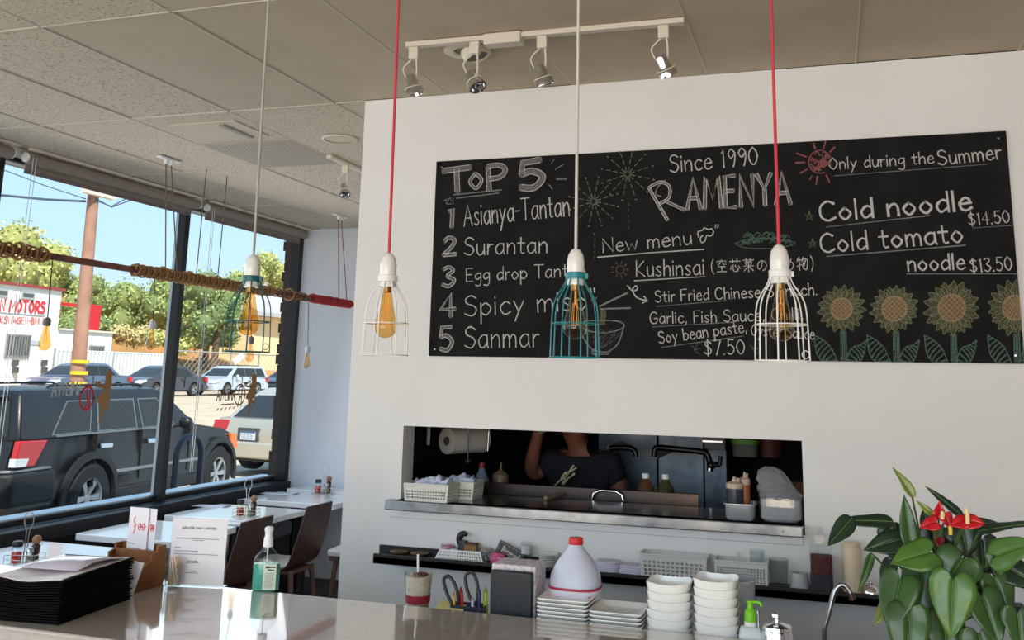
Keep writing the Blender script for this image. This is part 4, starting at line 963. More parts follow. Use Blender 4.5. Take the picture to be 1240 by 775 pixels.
# yellow pad
t = thing('yellow_note_pad','block of pale yellow note paper between the drink cup and the pen holder','note pad',(-1.165,2.90,WZ),.25)
obj('pad_sheets', MB().box((-.045,-.05,0),(.045,.05,PY(545,732,2.90).z-WZ)), mat('pale_yellow_paper',(222,214,140),.8), t, bevel=.001)
# pen holder with scissors
p = rel(568,738,2.89); PHX = p.x
t = thing('pen_holder','dark blue mesh pen holder beside the black leather box','pen holder',(PHX,2.89,WZ))
hb = MB(); 
hb.box((-.052,-.026,0),(.052,.026,.003)); HH = PY(590,734,2.89).z-WZ; hb.box((-.052,-.028,0),(.052,-.025,HH)); hb.box((-.052,.025,0),(.052,.028,HH)); hb.box((-.053,-.028,0),(-.050,.028,HH)); hb.box((.050,-.028,0),(.053,.028,HH)); hb.box((-.002,-.025,0),(.001,.025,HH-.004))
obj('holder_box', hb, mat('navy_plastic',(34,36,62),.4), t, bevel=.0015)
M_blk = mat('black_plastic_grip',(34,35,38),.4)
def scissors(px, top, label, lean):
    a = PY(px,top,2.89); w = .014
    t = thing('scissors',label,'scissors',(a.x+lean*.06,2.89,WZ+.004),0,'black scissors in the pen holder')
    h = a.z-(WZ+.004); 
    k_ = lean*.10; loop = spline([(.006,0,h-.092),(-.010+k_*.2,0,h-.072),(-.020+k_*.5,0,h-.038),(-.017+k_*.9,0,h-.010),(k_,0,h),(.014+k_*.9,0,h-.012),(.019+k_*.5,0,h-.040),(.017+k_*.2,0,h-.072)],5,True)
    obj('handle_grip', MB().tube(loop,.0056,8,True), M_blk, t, smooth=60)
    obj('blade', MB().prism([(-.009,.005),(.004,.0),(.011,.06),(-.009,.06)],-.0012,.0012,'y'), M_steel, t)
    obj('blade_pivot', MB().lathe([(0,-.004),(.005,-.004),(.005,.004),(0,.004)],12,M=Matrix.Translation((.006,0,h-.100))@Matrix.Rotation(PI/2,4,'X'),caps=False), M_steel, t)
    obj('grip_shank', MB().box((-.004,-.003,.06),(.016,.003,h-.085)), M_blk, t, bevel=.002)
scissors(557,699,'black handled scissors at the left of the pen holder',-.25)
scissors(576,693.5,'black handled scissors at the right of the pen holder, slightly taller',-.1)
def pen(name,label,px0,px1,top,col,r=.0042,Y=2.905):
    a = PY(px0,top,Y); c = PY(px1,742,Y); 
    t = thing(name,label,'pen',(c.x,Y,WZ+.004),0)
    h = a.z-WZ-.004; dx = a.x-c.x
    obj('barrel', MB().tube([(0,0,0),(dx*.9,0,h*.9)],r,8), mat(name+'_%d'%px0,col,.4), t, smooth=50)
    obj('tip', MB().tube([(dx*.9,0,h*.9),(dx,0,h)],[r,r*.4],8), mat('pen_tip_%d'%px0,tuple(int(v*.7) for v in col),.4), t, smooth=50)
pen('pencil','yellow pencil leaning at the left of the pen holder',549,554,716,(214,166,48),.004,2.875)
pen('marker','red marker standing between the scissors handles',558,562,711,(192,54,56),.007)
pen('marker','lime green highlighter at the right of the pen holder',588,588,711,(168,196,60),.0075)
pen('pen','dark blue pen in front of the right scissors',581,580,714,(34,42,92),.005,2.875)
pen('pen','pale pen between the two pairs of scissors',572,574,722,(196,206,222),.0045,2.875)
# black leather box with the patterned tissue box behind
a = PY(594,690,2.86); c = PY(644,693,2.86)
t = thing('leather_box','square black leather covered box on the worktop behind the bar counter','box',((a.x+c.x)/2,2.866,WZ))
w = c.x-a.x
obj('leather_front', MB().box((-w/2,-.006,0),(w/2,.014,a.z-WZ)), mat('black_leather',(30,35,40),.5,bump=(420,.12)), t, bevel=.004)
f = Flat((0,-.0062,0),(1,0,0),UP,(0,-1,0),.0004); hh = a.z-WZ; q = random.Random(8)
for k in range(14):
    r = .012+.0025*k; a0 = q.uniform(0,6); f.line([(r*math.cos(a0+i*.14),hh*.52+r*math.sin(a0+i*.14)) for i in range(9)],.0012)
for u in (-w/2+.006,w/2-.006): f.line([(u,.004),(u,hh-.006)],.0012)
f.line([(-w/2+.006,hh-.006),(w/2-.006,hh-.006)],.0012)
obj('embossing', f.mb, mat('embossed_leather',(58,62,68),.5), t)
t = thing('patterned_tissue_box','tissue box in pale floral paper standing behind the black leather box','tissue box',((a.x+c.x)/2-.004,2.945,WZ))
obj('box_body', MB().box((-w/2-.002,-.058,0),(w/2+.008,.052,hh+.014)), mat('floral_paper',(208,202,206),.6,noise=(70,(176,168,180),.5,.58)), t, bevel=.004)
ts = MB(); ts.loft([[(x*s+.0,y*s,hh+.0142+z) for x,y in ((-.03,-.008),(.0,-.014),(.03,-.008),(.03,.008),(0,.014),(-.03,.008))] for s,z in ((1.0,0),(.7,.010),(.95,.018))],True)
# bleach jug
p = PY(697,700,2.985); JZ = WZ
ptop = PY(700,651,2.985).z
t = thing('gallon_jug','large pale white plastic jug with a red screw cap behind the square plates','jug',(p.x,2.985,WZ))
H_ = ptop-WZ; 
def rr4(w,d,z,p=3.0,n=28): return oval(w,d,z,n,p)
obj('jug_body', MB().loft([rr4(.070,.064,0),rr4(.077,.070,.006),rr4(.079,.072,H_*.45),rr4(.0795,.072,H_*.565,2.6),rr4(.076,.068,H_*.645,2.5),rr4(.058,.052,H_*.765,2.3),rr4(.036,.034,H_*.86,2),rr4(.0215,.0215,H_*.915,2),rr4(.0205,.0205,H_*.95,2)],False), mat('translucent_jug_plastic',(212,218,238),.35,trans=.15), t, smooth=60)
obj('screw_cap', MB().lathe([(0,H_*.935),(.0225,H_*.935),(.0235,H_*.94),(.0225,H_-.002),(.021,H_),(0,H_)],22,caps=False), mat('red_cap',(204,42,46),.4,bump=(300,.2)), t, smooth=50)
zlab = PY(697,713.5,2.915).z-WZ; lb = MB().loft([rr4(.0798,.0728,H_*.05),rr4(.0798,.0728,zlab-.008)],False); obj('label_wrap', lb, mat('jug_label_white',(224,220,230),.5), t, smooth=60)
lb = MB().loft([rr4(.0803,.0733,zlab-.008),rr4(.0803,.0733,zlab)],False); obj('label_stripe', lb, mat('jug_label_red',(170,42,78),.5), t, smooth=60)
f = MB(); 
for k in range(9): z = zlab-.062+k*.0048; f.box((.056,-.0655,z),(.0765,-.052,z+.0024),Matrix.Translation((0,0,0)))
obj('label_text', f, mat('label_red_text',(196,96,110),.6), t)
# square plates
def plate(label, x, y, z, w, grp, rz=0):
    t = thing('square_plate',label,'plate',(x,y,z),rz,grp); h = w/2
    def sq(s,zz,r=.008): return [(a,b_,zz) for a,b_ in rounded(-s,-s,s,s,min(r,s*.3),3)]
    obj('plate_body', MB().loft([sq(h*.72,0),sq(h*.97,.0145),sq(h,.0165),sq(h*.99,.0195),sq(h*.90,.0175),sq(h*.74,.0065),sq(h*.70,.006)]), M_white, t, smooth=35)
pA_ = PY(649,735,2.815); pB_ = PY(711.5,740,2.815); wA = pB_.x-pA_.x
pC_ = PY(777,747,2.815); wB = pC_.x-pB_.x-.004
ORD = ['topmost','second','third','fourth','fifth','sixth','seventh','eighth','ninth','tenth','eleventh','twelfth','thirteenth']
def nth(i,n): return ORD[i] if i==0 else ('lowest' if i==n-1 else ORD[i])
def ft(i,n): return 'from the top ' if 0<i<n-1 else ''
for k in range(13):
    i = 12-k; plate(f'{nth(i,13)} white square plate {ft(i,13)}of the taller plate stack before the jug', pA_.x+wA/2+random.uniform(-.001,.001), 2.815+wA/2, WZ+k*.01112, wA, 'square plates in the taller stack')
for k in range(11):
    i = 10-k; plate(f'{nth(i,11)} white square plate {ft(i,11)}of the shorter stack beside the bowls', pB_.x+.003+wB/2, 2.815+wB/2, WZ+k*.01121, wB, 'square plates in the shorter stack')
# printed mark on the upper plates of the tall stack
# stacked square bowls
def bowl(label, x, y, z, w, grp, rz):
    t = thing('square_bowl',label,'bowl',(x,y,z),rz,grp); h = w/2
    def sq(s,zz,dip=0,p=3.6,n=32):
        out = []
        for k in range(n):
            a = 2*PI*k/n+PI/n; c,s_ = math.cos(a),math.sin(a); X_ = math.copysign(abs(c)**(2/p),c)*s; Y_ = math.copysign(abs(s_)**(2/p),s_)*s
            out.append((X_,Y_,zz+dip*(abs(c*s_)*2)))
        return out
    obj('bowl_wall', MB().loft([sq(h*.60,0),sq(h*.74,.003),sq(h*.865,.014),sq(h*.935,.028,.002),sq(h*.975,.038,.004),sq(h,.047,.005),sq(h*.975,.0475,.005),sq(h*.945,.038,.004),sq(h*.90,.027,.002),sq(h*.82,.014),sq(h*.55,.006)]), M_white, t, smooth=50)
b0 = PY(779.5,735,2.82); b1 = PY(834,738,2.82); b2 = PY(837,730,2.82); b3 = PY(892,730,2.82)
ob = ['topmost','second','third','fourth','fifth','sixth','lowest']
for k in range(8):
    w = b1.x-b0.x; i = 7-k
    bowl(f'{nth(i,8)} white square bowl {ft(i,8)}of the left bowl stack beside the plates', (b0.x+b1.x)/2+random.uniform(-.0012,.0012), 2.82+w/2, WZ+k*.0242, w, 'square bowls in the left stack', random.uniform(-.05,.05))
for k in range(9):
    w = b3.x-b2.x; i = 8-k
    bowl(f'{nth(i,9)} white square bowl {ft(i,9)}of the right bowl stack beside the pump bottle', (b2.x+b3.x)/2+random.uniform(-.0012,.0012), 2.82+w/2, WZ+k*.0236, w, 'square bowls in the right stack', random.uniform(-.05,.05))
# grey translucent bucket
p = PY(893,700,3.04)
t = thing('round_tub','round grey translucent plastic tub standing behind the right bowl stack','tub',(p.x-.008,3.04,WZ))
obj('tub_wall', MB().lathe([(0,0),(.050,0),(.060,PY(893,700,3.04).z-WZ),(.063,PY(893,700,3.04).z-WZ),(.063,PY(893,700,3.04).z-WZ-.006),(.058,PY(893,700,3.04).z-WZ-.003),(.048,.003),(0,.003)],26,caps=False), mat('cloudy_grey_plastic',(168,170,174),.4,trans=.2), t, smooth=50)
# pump bottle
p = PY(909,760,2.85)
t = thing('pump_bottle','white square bottle with a lime green pump beside the chrome pitcher','bottle',(p.x,2.85,WZ),.1)
hz = PY(909,757,2.85).z-WZ; top = PY(909,727,2.85).z-WZ
obj('bottle_body', MB().loft([rr4(.031,.027,0,5),rr4(.033,.029,.004,5),rr4(.033,.029,hz*.80,5),rr4(.028,.024,hz*.95,4),rr4(.016,.016,hz,2)],True), mat('milky_bottle',(222,230,230),.4,trans=.1), t, smooth=50)
obj('neck_ring', MB().lathe([(0,hz),(.0175,hz),(.0175,hz+.010),(0,hz+.010)],20,caps=False), M_plast, t, smooth=50)
M_lime = mat('lime_green_pump',(118,196,34),.4)
obj('pump_collar', MB().lathe([(0,hz+.010),(.0165,hz+.010),(.0165,hz+.030),(.0145,hz+.040),(.009,hz+.044),(.0085,top-.008),(.011,top-.006),(.011,top),(0,top)],20,caps=False), M_lime, t, smooth=50)
obj('pump_spout', MB().tube(spline([(0,0,top-.004),(.014,-.004,top-.003),(.026,-.008,top-.003),(.030,-.009,top-.012)],4),.0042,8), M_lime, t, smooth=50)
# chrome pitcher
p = PY(941,765,2.84)
t = thing('chrome_pitcher','small chrome lidded pitcher at the right of the lime green pump','pitcher',(p.x,2.84,WZ))
lt = PY(941,757,2.84).z-WZ
obj('pitcher_body', MB().lathe([(0,0),(.034,0),(.042,.01),(.047,lt*.45),(.044,lt*.85),(.041,lt*.92),(0,lt*.92)],28,caps=False), M_chrome, t, smooth=50)
obj('pitcher_lid', MB().lathe([(0,lt*.93),(.042,lt*.93),(.040,lt*.99),(.018,lt*1.05),(0,lt*1.06)],28,caps=False), M_chrome, t, smooth=50)
obj('lid_lever', MB().box((-.006,-.006,lt*1.04),(.006,.006,lt*1.04+.018)).box((-.013,-.010,lt*1.04+.014),(.006,.010,lt*1.04+.026)), M_chrome, t, bevel=.003)
obj('pitcher_handle', MB().tube(spline([(-.040,0,lt*.82),(-.050,0,lt*.93),(-.049,0,lt+.012),(-.052,0,lt+.034)],5),.003,8), M_steel, t, smooth=60)
# gooseneck tap
YT = 3.05
g = [PY(*q,YT) for q in ((998,762),(1003,745),(1009,721),(1014,711),(1021,708),(1027,713),(1031,721))]
t = thing('gooseneck_tap','slim steel gooseneck tap rising behind the counter left of the potted plant','tap',(g[0].x,YT,WZ))
sp = spline(g,5); obj('tap_spout', MB().tube([Vector((g[0].x,YT,WZ))]+[Vector(v) for v in sp],.0075,10), M_steel, t, smooth=60, world=True)
e = g[-1]; obj('tap_nozzle', MB().tube([e+Vector((-.002,0,.006)),e+Vector((.004,0,-.012))],.0095,10), mat('dark_tap_tip',(70,56,48),.4,.5), t, smooth=60, world=True)
obj('tap_base', MB().lathe([(0,0),(.022,0),(.022,.012),(.012,.03),(0,.03)],18,caps=False), M_steel, t, smooth=50)

# ------------------------------------------------------------------ black wall shelf and its things
SZ = EYE-.763; SF = 3.80
t = thing('wall_shelf','long narrow black shelf on the white wall under the kitchen hatch','shelf',(-.9,3.86,SZ))
obj('shelf_board', MB().box((-1.897,SF,SZ-.034),(.62,WY,SZ-.004)), M_dark, t, bevel=.003, world=True)
obj('front_lip', MB().box((-1.897,SF,SZ-.034),(.62,SF+.012,SZ+.006)), M_dark, t, bevel=.003, world=True)
obj('back_rail', MB().box((-1.925,WY-.012,SZ-.02),(-.86,WY,SZ+.022)), M_dark, t, bevel=.002, world=True)
def on_shelf(px, Y=3.86): return PY(px,690,Y).x
for px,lab in ((482,'small bronze dish at the left end of the black wall shelf'),(507,'second small bronze dish on the black wall shelf')):
    x = on_shelf(px,3.87); t = thing('small_dish',lab,'dish',(x,3.87,SZ-.004),0,'bronze dishes on the shelf')
    obj('dish_body', MB().lathe([(0,0),(.022,0),(.040,.012),(.041,.014),(.038,.014),(.020,.004),(0,.003)],22,caps=False), mat('bronze_dish',(132,106,78),.35,.6), t, smooth=50)
    obj('dish_centre', MB().lathe([(0,.0042),(.018,.0042),(.012,.012),(0,.014)],16,caps=False), mat('dark_bronze',(84,66,52),.4,.4), t, smooth=50)
x0 = on_shelf(526,3.83); x1 = on_shelf(586,3.83)
t = thing('slotted_tray','low white perforated tray with sloping ends on the black wall shelf','tray',((x0+x1)/2,3.84,SZ-.004))
w = x1-x0; mb = MB(); nx,nz = 18,3
def tr(u,v): s = 1-.18*v; return ((u-.5)*w*s,-.018+.012*v,v*.044)
us=[0]; 
for i in range(nx): c0=.03+.94*i/nx; cw=.94/nx; us += [c0+cw*.25,c0+cw*.75]
us.append(1); ts_=[0]
for j in range(nz): c0=.1+.78*j/nz; cw=.78/nz; ts_ += [c0+cw*.22,c0+cw*.78]
ts_.append(1); N=len(us); mb.add([tr(u,v) for v in ts_ for u in us],[(j*N+i,j*N+i+1,(j+1)*N+i+1,(j+1)*N+i) for j in range(len(ts_)-1) for i in range(N-1) if not (i%2 and j%2)])
obj('tray_front', mb, M_plast, t, solid=.002); obj('tray_base', MB().box((-w/2,-.018,0),(w/2,.04,.003)).box((-w*.41,.036,0),(w*.41,.04,.04)), M_plast, t)
def jar(px, Y, r, h, label, fillm, fh, name='glass_jar', cat='jar', lid=None):
    x = on_shelf(px,Y); t = thing(name,label,cat,(x,Y,SZ-.004))
    obj('glass', MB().lathe([(0,0),(r*.92,0),(r,.006),(r,h),(r*.96,h),(r*.94,.008),(0,.006)],20,caps=False), M_clear, t, smooth=50)
    if fillm: obj('contents', MB().lathe([(0,.007),(r*.92,.007),(r*.92,fh),(r*.5,fh+.006),(0,fh+.008)],18,caps=False), fillm, t, smooth=50)
    if lid: obj('lid', MB().lathe([(0,h),(r*1.05,h),(r*1.05,h+.014),(0,h+.014)],20,caps=False), lid, t, smooth=50)
    return t
M_pink = mat('pink_candy',(214,112,152),.6,noise=(90,(236,196,212),.5,.6))
jar(541,3.895,.030,.055,'low glass jar of pink sweets behind the slotted tray',M_pink,.045)
# black bird-like dispenser
x = on_shelf(560,3.885)
t = thing('black_tape_dispenser','curled black dispenser standing behind the slotted tray','dispenser',(x,3.885,SZ-.004))
obj('dispenser_body', MB().loft([oval(.022,.016,0),oval(.024,.018,.03),oval(.020,.016,.06),oval(.018,.014,.075)]), M_blk, t, smooth=50)
obj('curled_arm', MB().tube(spline([(.012,0,.05),(-.012,0,.062),(-.018,0,.086),(-.004,0,.102),(.010,0,.103),(.013,0,.108)],4),[.014]*12+[.011]*5+[.008]*4,10), M_blk, t, smooth=60)
x = on_shelf(570,3.87)
t = thing('brown_box','small tan cardboard box behind the slotted tray','box',(x,3.87,SZ-.004))
obj('carton', MB().box((-.026,-.016,0),(.026,.016,.064)), mat('tan_card',(136,104,54),.7), t, bevel=.001); obj('carton_top', MB().box((-.026,-.016,.0642),(.026,.016,.070)), mat('brown_card',(92,52,34),.7), t)
jar(587,3.885,.032,.052,'low glass jar of pale packets between the tan box and the reserved sign',mat('pale_packets',(188,186,180),.7,noise=(80,(110,104,100),.45,.6)),.044)
x = on_shelf(602,3.825)
t = thing('pink_sweet_bag','clear bag of bright pink sweets on the shelf before the reserved sign','bag',(x,3.83,SZ-.004))
obj('bag_film', MB().loft([oval(.040,.020,0),oval(.045,.024,.02),oval(.042,.020,.042),oval(.030,.010,.052)]), clear_mat('thin_bag_film',(240,236,240)), t, smooth=50)
obj('pink_sweets', MB().loft([oval(.030,.014,.004),oval(.033,.016,.02),oval(.030,.013,.046)]), mat('bright_pink',(222,78,132),.6,noise=(140,(240,140,178),.5,.6)), t, smooth=50)
# reserved sign, tilted
a = PY(597,671,3.87); 
t = thing('reserved_sign','small black tilted sign with white script on the wall shelf','sign',(PY(617,672,3.87).x,3.87,SZ-.004),0)
c = PY(617,671,3.87)-Vector((PY(617,672,3.87).x,3.87,SZ-.004)); ang_ = math.radians(-24)
Q = Matrix.Translation(c) @ Matrix.Rotation(-ang_,4,'Y') @ Matrix.Rotation(math.radians(-6),4,'X')
obj('sign_plate', MB().box((-.060,-.004,-.033),(.060,.004,.033),Q), mat('gloss_black',(22,21,24),.3), t, bevel=.001)
R3 = Q.to_3x3()
f = Flat(Q @ Vector((0,-.0042,0)), R3 @ Vector((1,0,0)), R3 @ Vector((0,0,1)), R3 @ Vector((0,-1,0)), .0004)
f.text('Reserved',(-.036,-.008),(.044,-.008),.026,.0028,gap=.6)
for q in ([(-.054,-.028),(.054,-.028),(.054,.028),(-.054,.028),(-.054,-.028)],): f.line(q,.0009)
obj('sign_lettering', f.mb, mat('sign_white',(214,212,214),.7), t)
obj('sign_foot', MB().box((-.02,.004,0),(.02,.03,.05)), M_blk, t)
jar(637,3.875,.027,.040,'glass jar of brown spice right of the reserved sign',mat('brown_spice',(120,74,48),.7),.018)
x = on_shelf(637,3.875); t = thing('salt_shaker','glass shaker stacked on the brown spice jar','shaker',(x,3.875,SZ+.0365)); 
obj('glass', MB().lathe([(0,0),(.024,.0),(.026,.004),(.026,.048),(.0,.05)],18,caps=False), M_clear, t, smooth=50); obj('packets', MB().lathe([(0,.004),(.022,.004),(.022,.036),(0,.038)],14,caps=False), mat('white_packets',(214,214,220),.6), t, smooth=50)
# stack of saucers
x = on_shelf(664,3.87)
for k in range(7):
    t = thing('saucer',f'{ob[6-k]} small cream saucer {"from the top " if 0<k<6 else ""}of the stack left of the jug','saucer',(x+random.uniform(-.001,.001),3.868,SZ-.004+k*.0074),0,'saucers stacked on the shelf')
    obj('saucer_body', MB().lathe([(0,0),(.022,0),(.039,.0065),(.040,.0085),(.037,.0085),(.020,.003),(0,.003)],24,caps=False), M_white, t, smooth=50)
# napkin stacks
for px,lab,n in ((736,'folded pale napkin in the left napkin pile right of the jug',6),(766,'folded pale napkin in the right napkin pile beside the white basket',5)):
    x = on_shelf(px,3.86)
    for k in range(n):
        t = thing('napkin',lab.replace('folded',['lowest folded','second folded','third folded','fourth folded','fifth folded','topmost folded'][k if k<n-1 else 5]),'napkin',(x+random.uniform(-.002,.002),3.86,SZ-.004+k*.0075),random.uniform(-.05,.05),'napkins piled on the shelf')
        s = 1-.04*max(0,k-n+3); obj('fold', MB().loft([oval(.053*s,.040,0,20,4),oval(.056*s,.042,.0035,20,4),oval(.052*s,.040,.007,20,4)]), mat('lilac_napkin',(208,206,226),.9), t, smooth=60)
# white baskets
x0 = on_shelf(776,3.83); x1 = on_shelf(856,3.83)
t = thing('plastic_basket','larger white perforated plastic basket on the wall shelf behind the bowls','basket',((x0+x1)/2,3.865,SZ-.004))
basket(t,(x1-x0)*.96,.10,PY(800,672,3.82).z-SZ+.004,13,4,5,.06,mat('off_white_plastic',(208,208,204),.5),hole=.58)
x0 = on_shelf(866,3.83); x1 = on_shelf(930,3.83)
t = thing('plastic_basket','smaller white mesh basket with handles right of the larger basket','basket',((x0+x1)/2,3.865,SZ-.004))
basket(t,(x1-x0)*.98,.10,.085,16,6,6,.02,mat('off_white_plastic',(208,208,204),.5),hole=.62)
for s in (-.1,.36): obj('handle', MB().box(((x1-x0)*s-.004,.044,.07),((x1-x0)*s+.004,.05,.105)), mat('off_white_plastic',(208,208,204),.5), t)
def cup(px,Y,r0,r1,h,label,m,name='plastic_cup'):
    x = on_shelf(px,Y); t = thing(name,label,'cup',(x,Y,SZ-.004)); obj('cup_wall', MB().lathe([(0,0),(r0,0),(r0*1.02,.003),(r1,h),(r1*.96,h),(r0*.95,.004),(0,.004)],22,caps=False), m, t, smooth=50); return t
cup(917,3.868,.022,.028,.125,'tall clear cup standing inside the small mesh basket',M_clear)
cup(943,3.86,.030,.038,.100,'clear plastic cup right of the small mesh basket',clear_mat('frosted_cup',(240,243,243),gloss=1.3))
cup(968,3.85,.036,.028,.058,'short white cup upside down beside the clear plastic cup',mat('cloudy_white_cup',(206,208,208),.4,trans=.3))
# spice dispenser
x0 = on_shelf(981,3.85); x1 = on_shelf(1009,3.85); w = (x1-x0)/2; x = (x0+x1)/2
t = thing('spice_canister','square clear canister of dark red flakes with a clear lid on the shelf','canister',(x,3.85,SZ-.004))
obj('canister_wall', MB().loft([rr4(w,.04,0,8),rr4(w,.04,.17,8)],False), M_clear, t, smooth=40)
obj('red_flakes', MB().loft([rr4(w*.92,.036,.062,8),rr4(w*.92,.036,.125,8)]), mat('dark_red_flakes',(104,42,40),.7,noise=(90,(60,26,28),.42,.6)), t, smooth=40)
obj('dark_base', MB().loft([rr4(w*.94,.037,.003,8),rr4(w*.94,.037,.061,8)]), mat('dark_slate_fill',(50,48,58),.6), t, smooth=40)
obj('clear_lid', MB().loft([rr4(w*.85,.034,.172,6),rr4(w*.8,.032,.20,5),rr4(.012,.012,.204,2),rr4(.008,.008,.212,2),rr4(.013,.013,.222,2),rr4(.004,.004,.228,2)]), M_clear, t, smooth=40)
# cream beaker, metal ball
x0 = on_shelf(1020,3.86); x1 = on_shelf(1043,3.86); r = (x1-x0)/2
t = thing('cream_bottle','tall cream coloured plastic bottle behind the hanging plant leaf','bottle',((x0+x1)/2,3.86,SZ-.004))
h = PY(1031,655,3.86).z-SZ
obj('bottle_body', MB().lathe([(0,0),(r*.96,0),(r,.006),(r,h*.84),(r*.94,h*.88),(r*.9,h*.90),(0,h*.9)],24,caps=False), mat('cream_plastic',(222,204,172),.5), t, smooth=50); obj('bottle_cap', MB().lathe([(0,h*.9),(r*.93,h*.9),(r*.93,h*.985),(r*.86,h),(0,h)],24,caps=False), mat('cream_cap',(212,194,164),.45), t, smooth=50)
x = on_shelf(1054,3.84); t = thing('steel_ball_lid','round polished steel lid at the right end of the visible shelf','lid',(x,3.84,SZ-.004))
obj('dome', MB().lathe([(.030,0),(.031,.004),(.029,.018),(.02,.032),(.006,.038),(0,.038)],22,caps=False), M_chrome, t, smooth=60); obj('dome_knob', MB().sphere((0,0,.044),.008,12,8), M_chrome, t, smooth=60)

# ------------------------------------------------------------------ steel hatch ledge and what stands on it
LZ = EYE-.545
t = thing('hatch_ledge','long brushed steel ledge running under the kitchen hatch','ledge',(-1,WY,LZ))
obj('ledge_top', MB().box((OX0+.003,WY-.06,LZ-.006),(OX1-.003,4.24,LZ)), mat('ledge_top_steel',(120,124,128),.18,1.0), t, world=True)
obj('ledge_front', MB().box((-1.885,WY-.062,LZ-.041),(-.128,WY-.001,LZ)), M_steel, t, bevel=.004, world=True)
obj('ledge_screw', MB().sphere((-.20,WY-.0625,LZ-.022),.003,8,6), M_dark, t, world=True)
def hpx(px,py,Y): return PY(px,py,Y).x
x0 = hpx(490,590,3.93); x1 = hpx(547,592,3.93)
M_bask = mat('white_basket_plastic',(216,216,206),.5)
for (xx,yy,lab,nm) in (((x0+x1)/2+.012,3.945,'white perforated basket of rolled towels at the left end of the hatch ledge',0),((x0+x1)/2+.075,4.085,'second white basket of towels just behind the first on the hatch ledge',1)):
    t = thing('towel_basket',lab,'basket',(xx,yy,LZ),0,'towel baskets on the hatch ledge')
    basket(t,(x1-x0)*.88,.125,.072,15,3,8,.07,M_bask,hole=.58,band=.34,foot=.14)
    for k,(dx,dy,rz,sc) in enumerate(((-.02,-.005,.15,1.0),(.03,.012,-.12,.9))):
        q = thing('hand_towel',['folded pale blue towel lying on the left in the ','folded pale blue towel lying on the right in the '][k]+['front','rear'][nm]+' basket on the hatch ledge','towel',(xx+dx,yy+dy,LZ+.052+k*.010),rz,'towels in the hatch baskets')
        cloth(q,'towel_fold',M_towel,.125*sc,.07,.036,k+nm*5,16,2); cloth(q,'towel_edge',mat('towel_hem',(184,192,222),.9),.10*sc,.045,.042,k+9,16,3)
x0 = hpx(876,608,3.955); x1 = hpx(917,610,3.955); w = x1-x0
t = thing('steel_pan','shallow steel steam pan holding squeeze bottles on the hatch ledge','pan',((x0+x1)/2,3.975,LZ))
obj('pan_wall', MB().loft([rr4(w*.36,.055,0,6),rr4(w*.42,.060,.008,6),rr4(w*.44,.064,.058,6),rr4(w*.50,.072,.060,6),rr4(w*.50,.072,.064,6),rr4(w*.43,.062,.062,6),rr4(w*.40,.057,.01,6)],False).loft([rr4(w*.37,.056,.002,6),rr4(w*.37,.056,.003,6)]), mat('pan_steel',(176,180,184),.35,.45), t, smooth=40)
def squeeze(px,Y,r,z1,lab,fill,capm):
    x = hpx(px,590,Y); t = thing('squeeze_bottle',lab,'bottle',(x,Y,LZ+.004)); h = z1
    obj('bottle_body', MB().lathe([(0,0),(r*.96,0),(r,.004),(r,h*.72),(0,h*.72)],20,caps=False), fill, t, smooth=50)
    obj('bottle_shoulder', MB().lathe([(0,h*.72),(r*1.03,h*.72),(r*1.03,h*.84),(r*.6,h*.88),(0,h*.88)],20,caps=False), capm, t, smooth=50)
    obj('nozzle', MB().lathe([(0,h*.88),(r*.35,h*.88),(r*.16,h),(0,h)],14,caps=False).lathe([(0,h*.88),(r*.2,h*.88),(r*.2,h*.97),(0,h*.97)],10,(r*.45,0,0),caps=False), capm, t, smooth=50)
M_bcap = mat('beige_cap',(186,166,148),.5)
squeeze(889.5,3.965,.0335,.157,'squeeze bottle of dark sauce with a beige top in the steel pan',mat('dark_soy_bottle',(52,58,66),.3),M_bcap)
squeeze(902,3.995,.021,.175,'slim squeeze bottle of orange brown sauce behind the dark one',mat('orange_sauce_bottle',(150,84,44),.35),M_bcap)
# plastic bag over container
x0 = hpx(920,600,3.97); x1 = hpx(972,605,3.97); w = (x1-x0)/2
t = thing('bagged_container','grey container wrapped in a crinkled clear plastic bag at the right of the ledge','container',((x0+x1)/2-.002,3.985,LZ))
obj('container_body', MB().loft([rr4(w*.80,.060,.002,4),rr4(w*.95,.070,.012,4),rr4(w*.96,.072,.085,4)]), mat('grey_white_tub',(196,198,200),.4,bump=(60,.4)), t, smooth=50)
q = random.Random(21); mb = MB(); rings = []
nb = 30
for i,(z,sx,sy,cx) in enumerate(((.085,.97,.074,0),(.093,1.0,.077,-.002),(.103,.98,.075,-.006),(.115,.92,.071,-.010),(.127,.86,.068,-.016),(.140,.78,.062,-.022),(.152,.72,.058,-.028),(.164,.67,.054,-.032),(.176,.62,.05,-.036),(.187,.5,.04,-.040),(.196,.34,.028,-.043),(.20,.16,.014,-.046))):
    rings.append([(cx+w*sx*math.cos(2*PI*k/nb)+q.uniform(-.008,.008),sy*math.sin(2*PI*k/nb)+q.uniform(-.007,.007),z+q.uniform(-.007,.007)) for k in range(nb)])
obj('plastic_bag', mb.loft(rings,True), mat('crinkled_film',(206,210,214),.10,trans=.72,ior=1.15,bump=(120,.6)), t)
mb = MB(); mb.loft([rr4(w*.84,.063,.001,4),rr4(w*1.0,.075,.014,4),rr4(w*1.01,.077,.06,4),rr4(w*.99,.076,.092,4)],False); obj('bag_skirt', mb, clear_mat('film_skirt',(236,238,240),gloss=2.6,rough=.1), t)

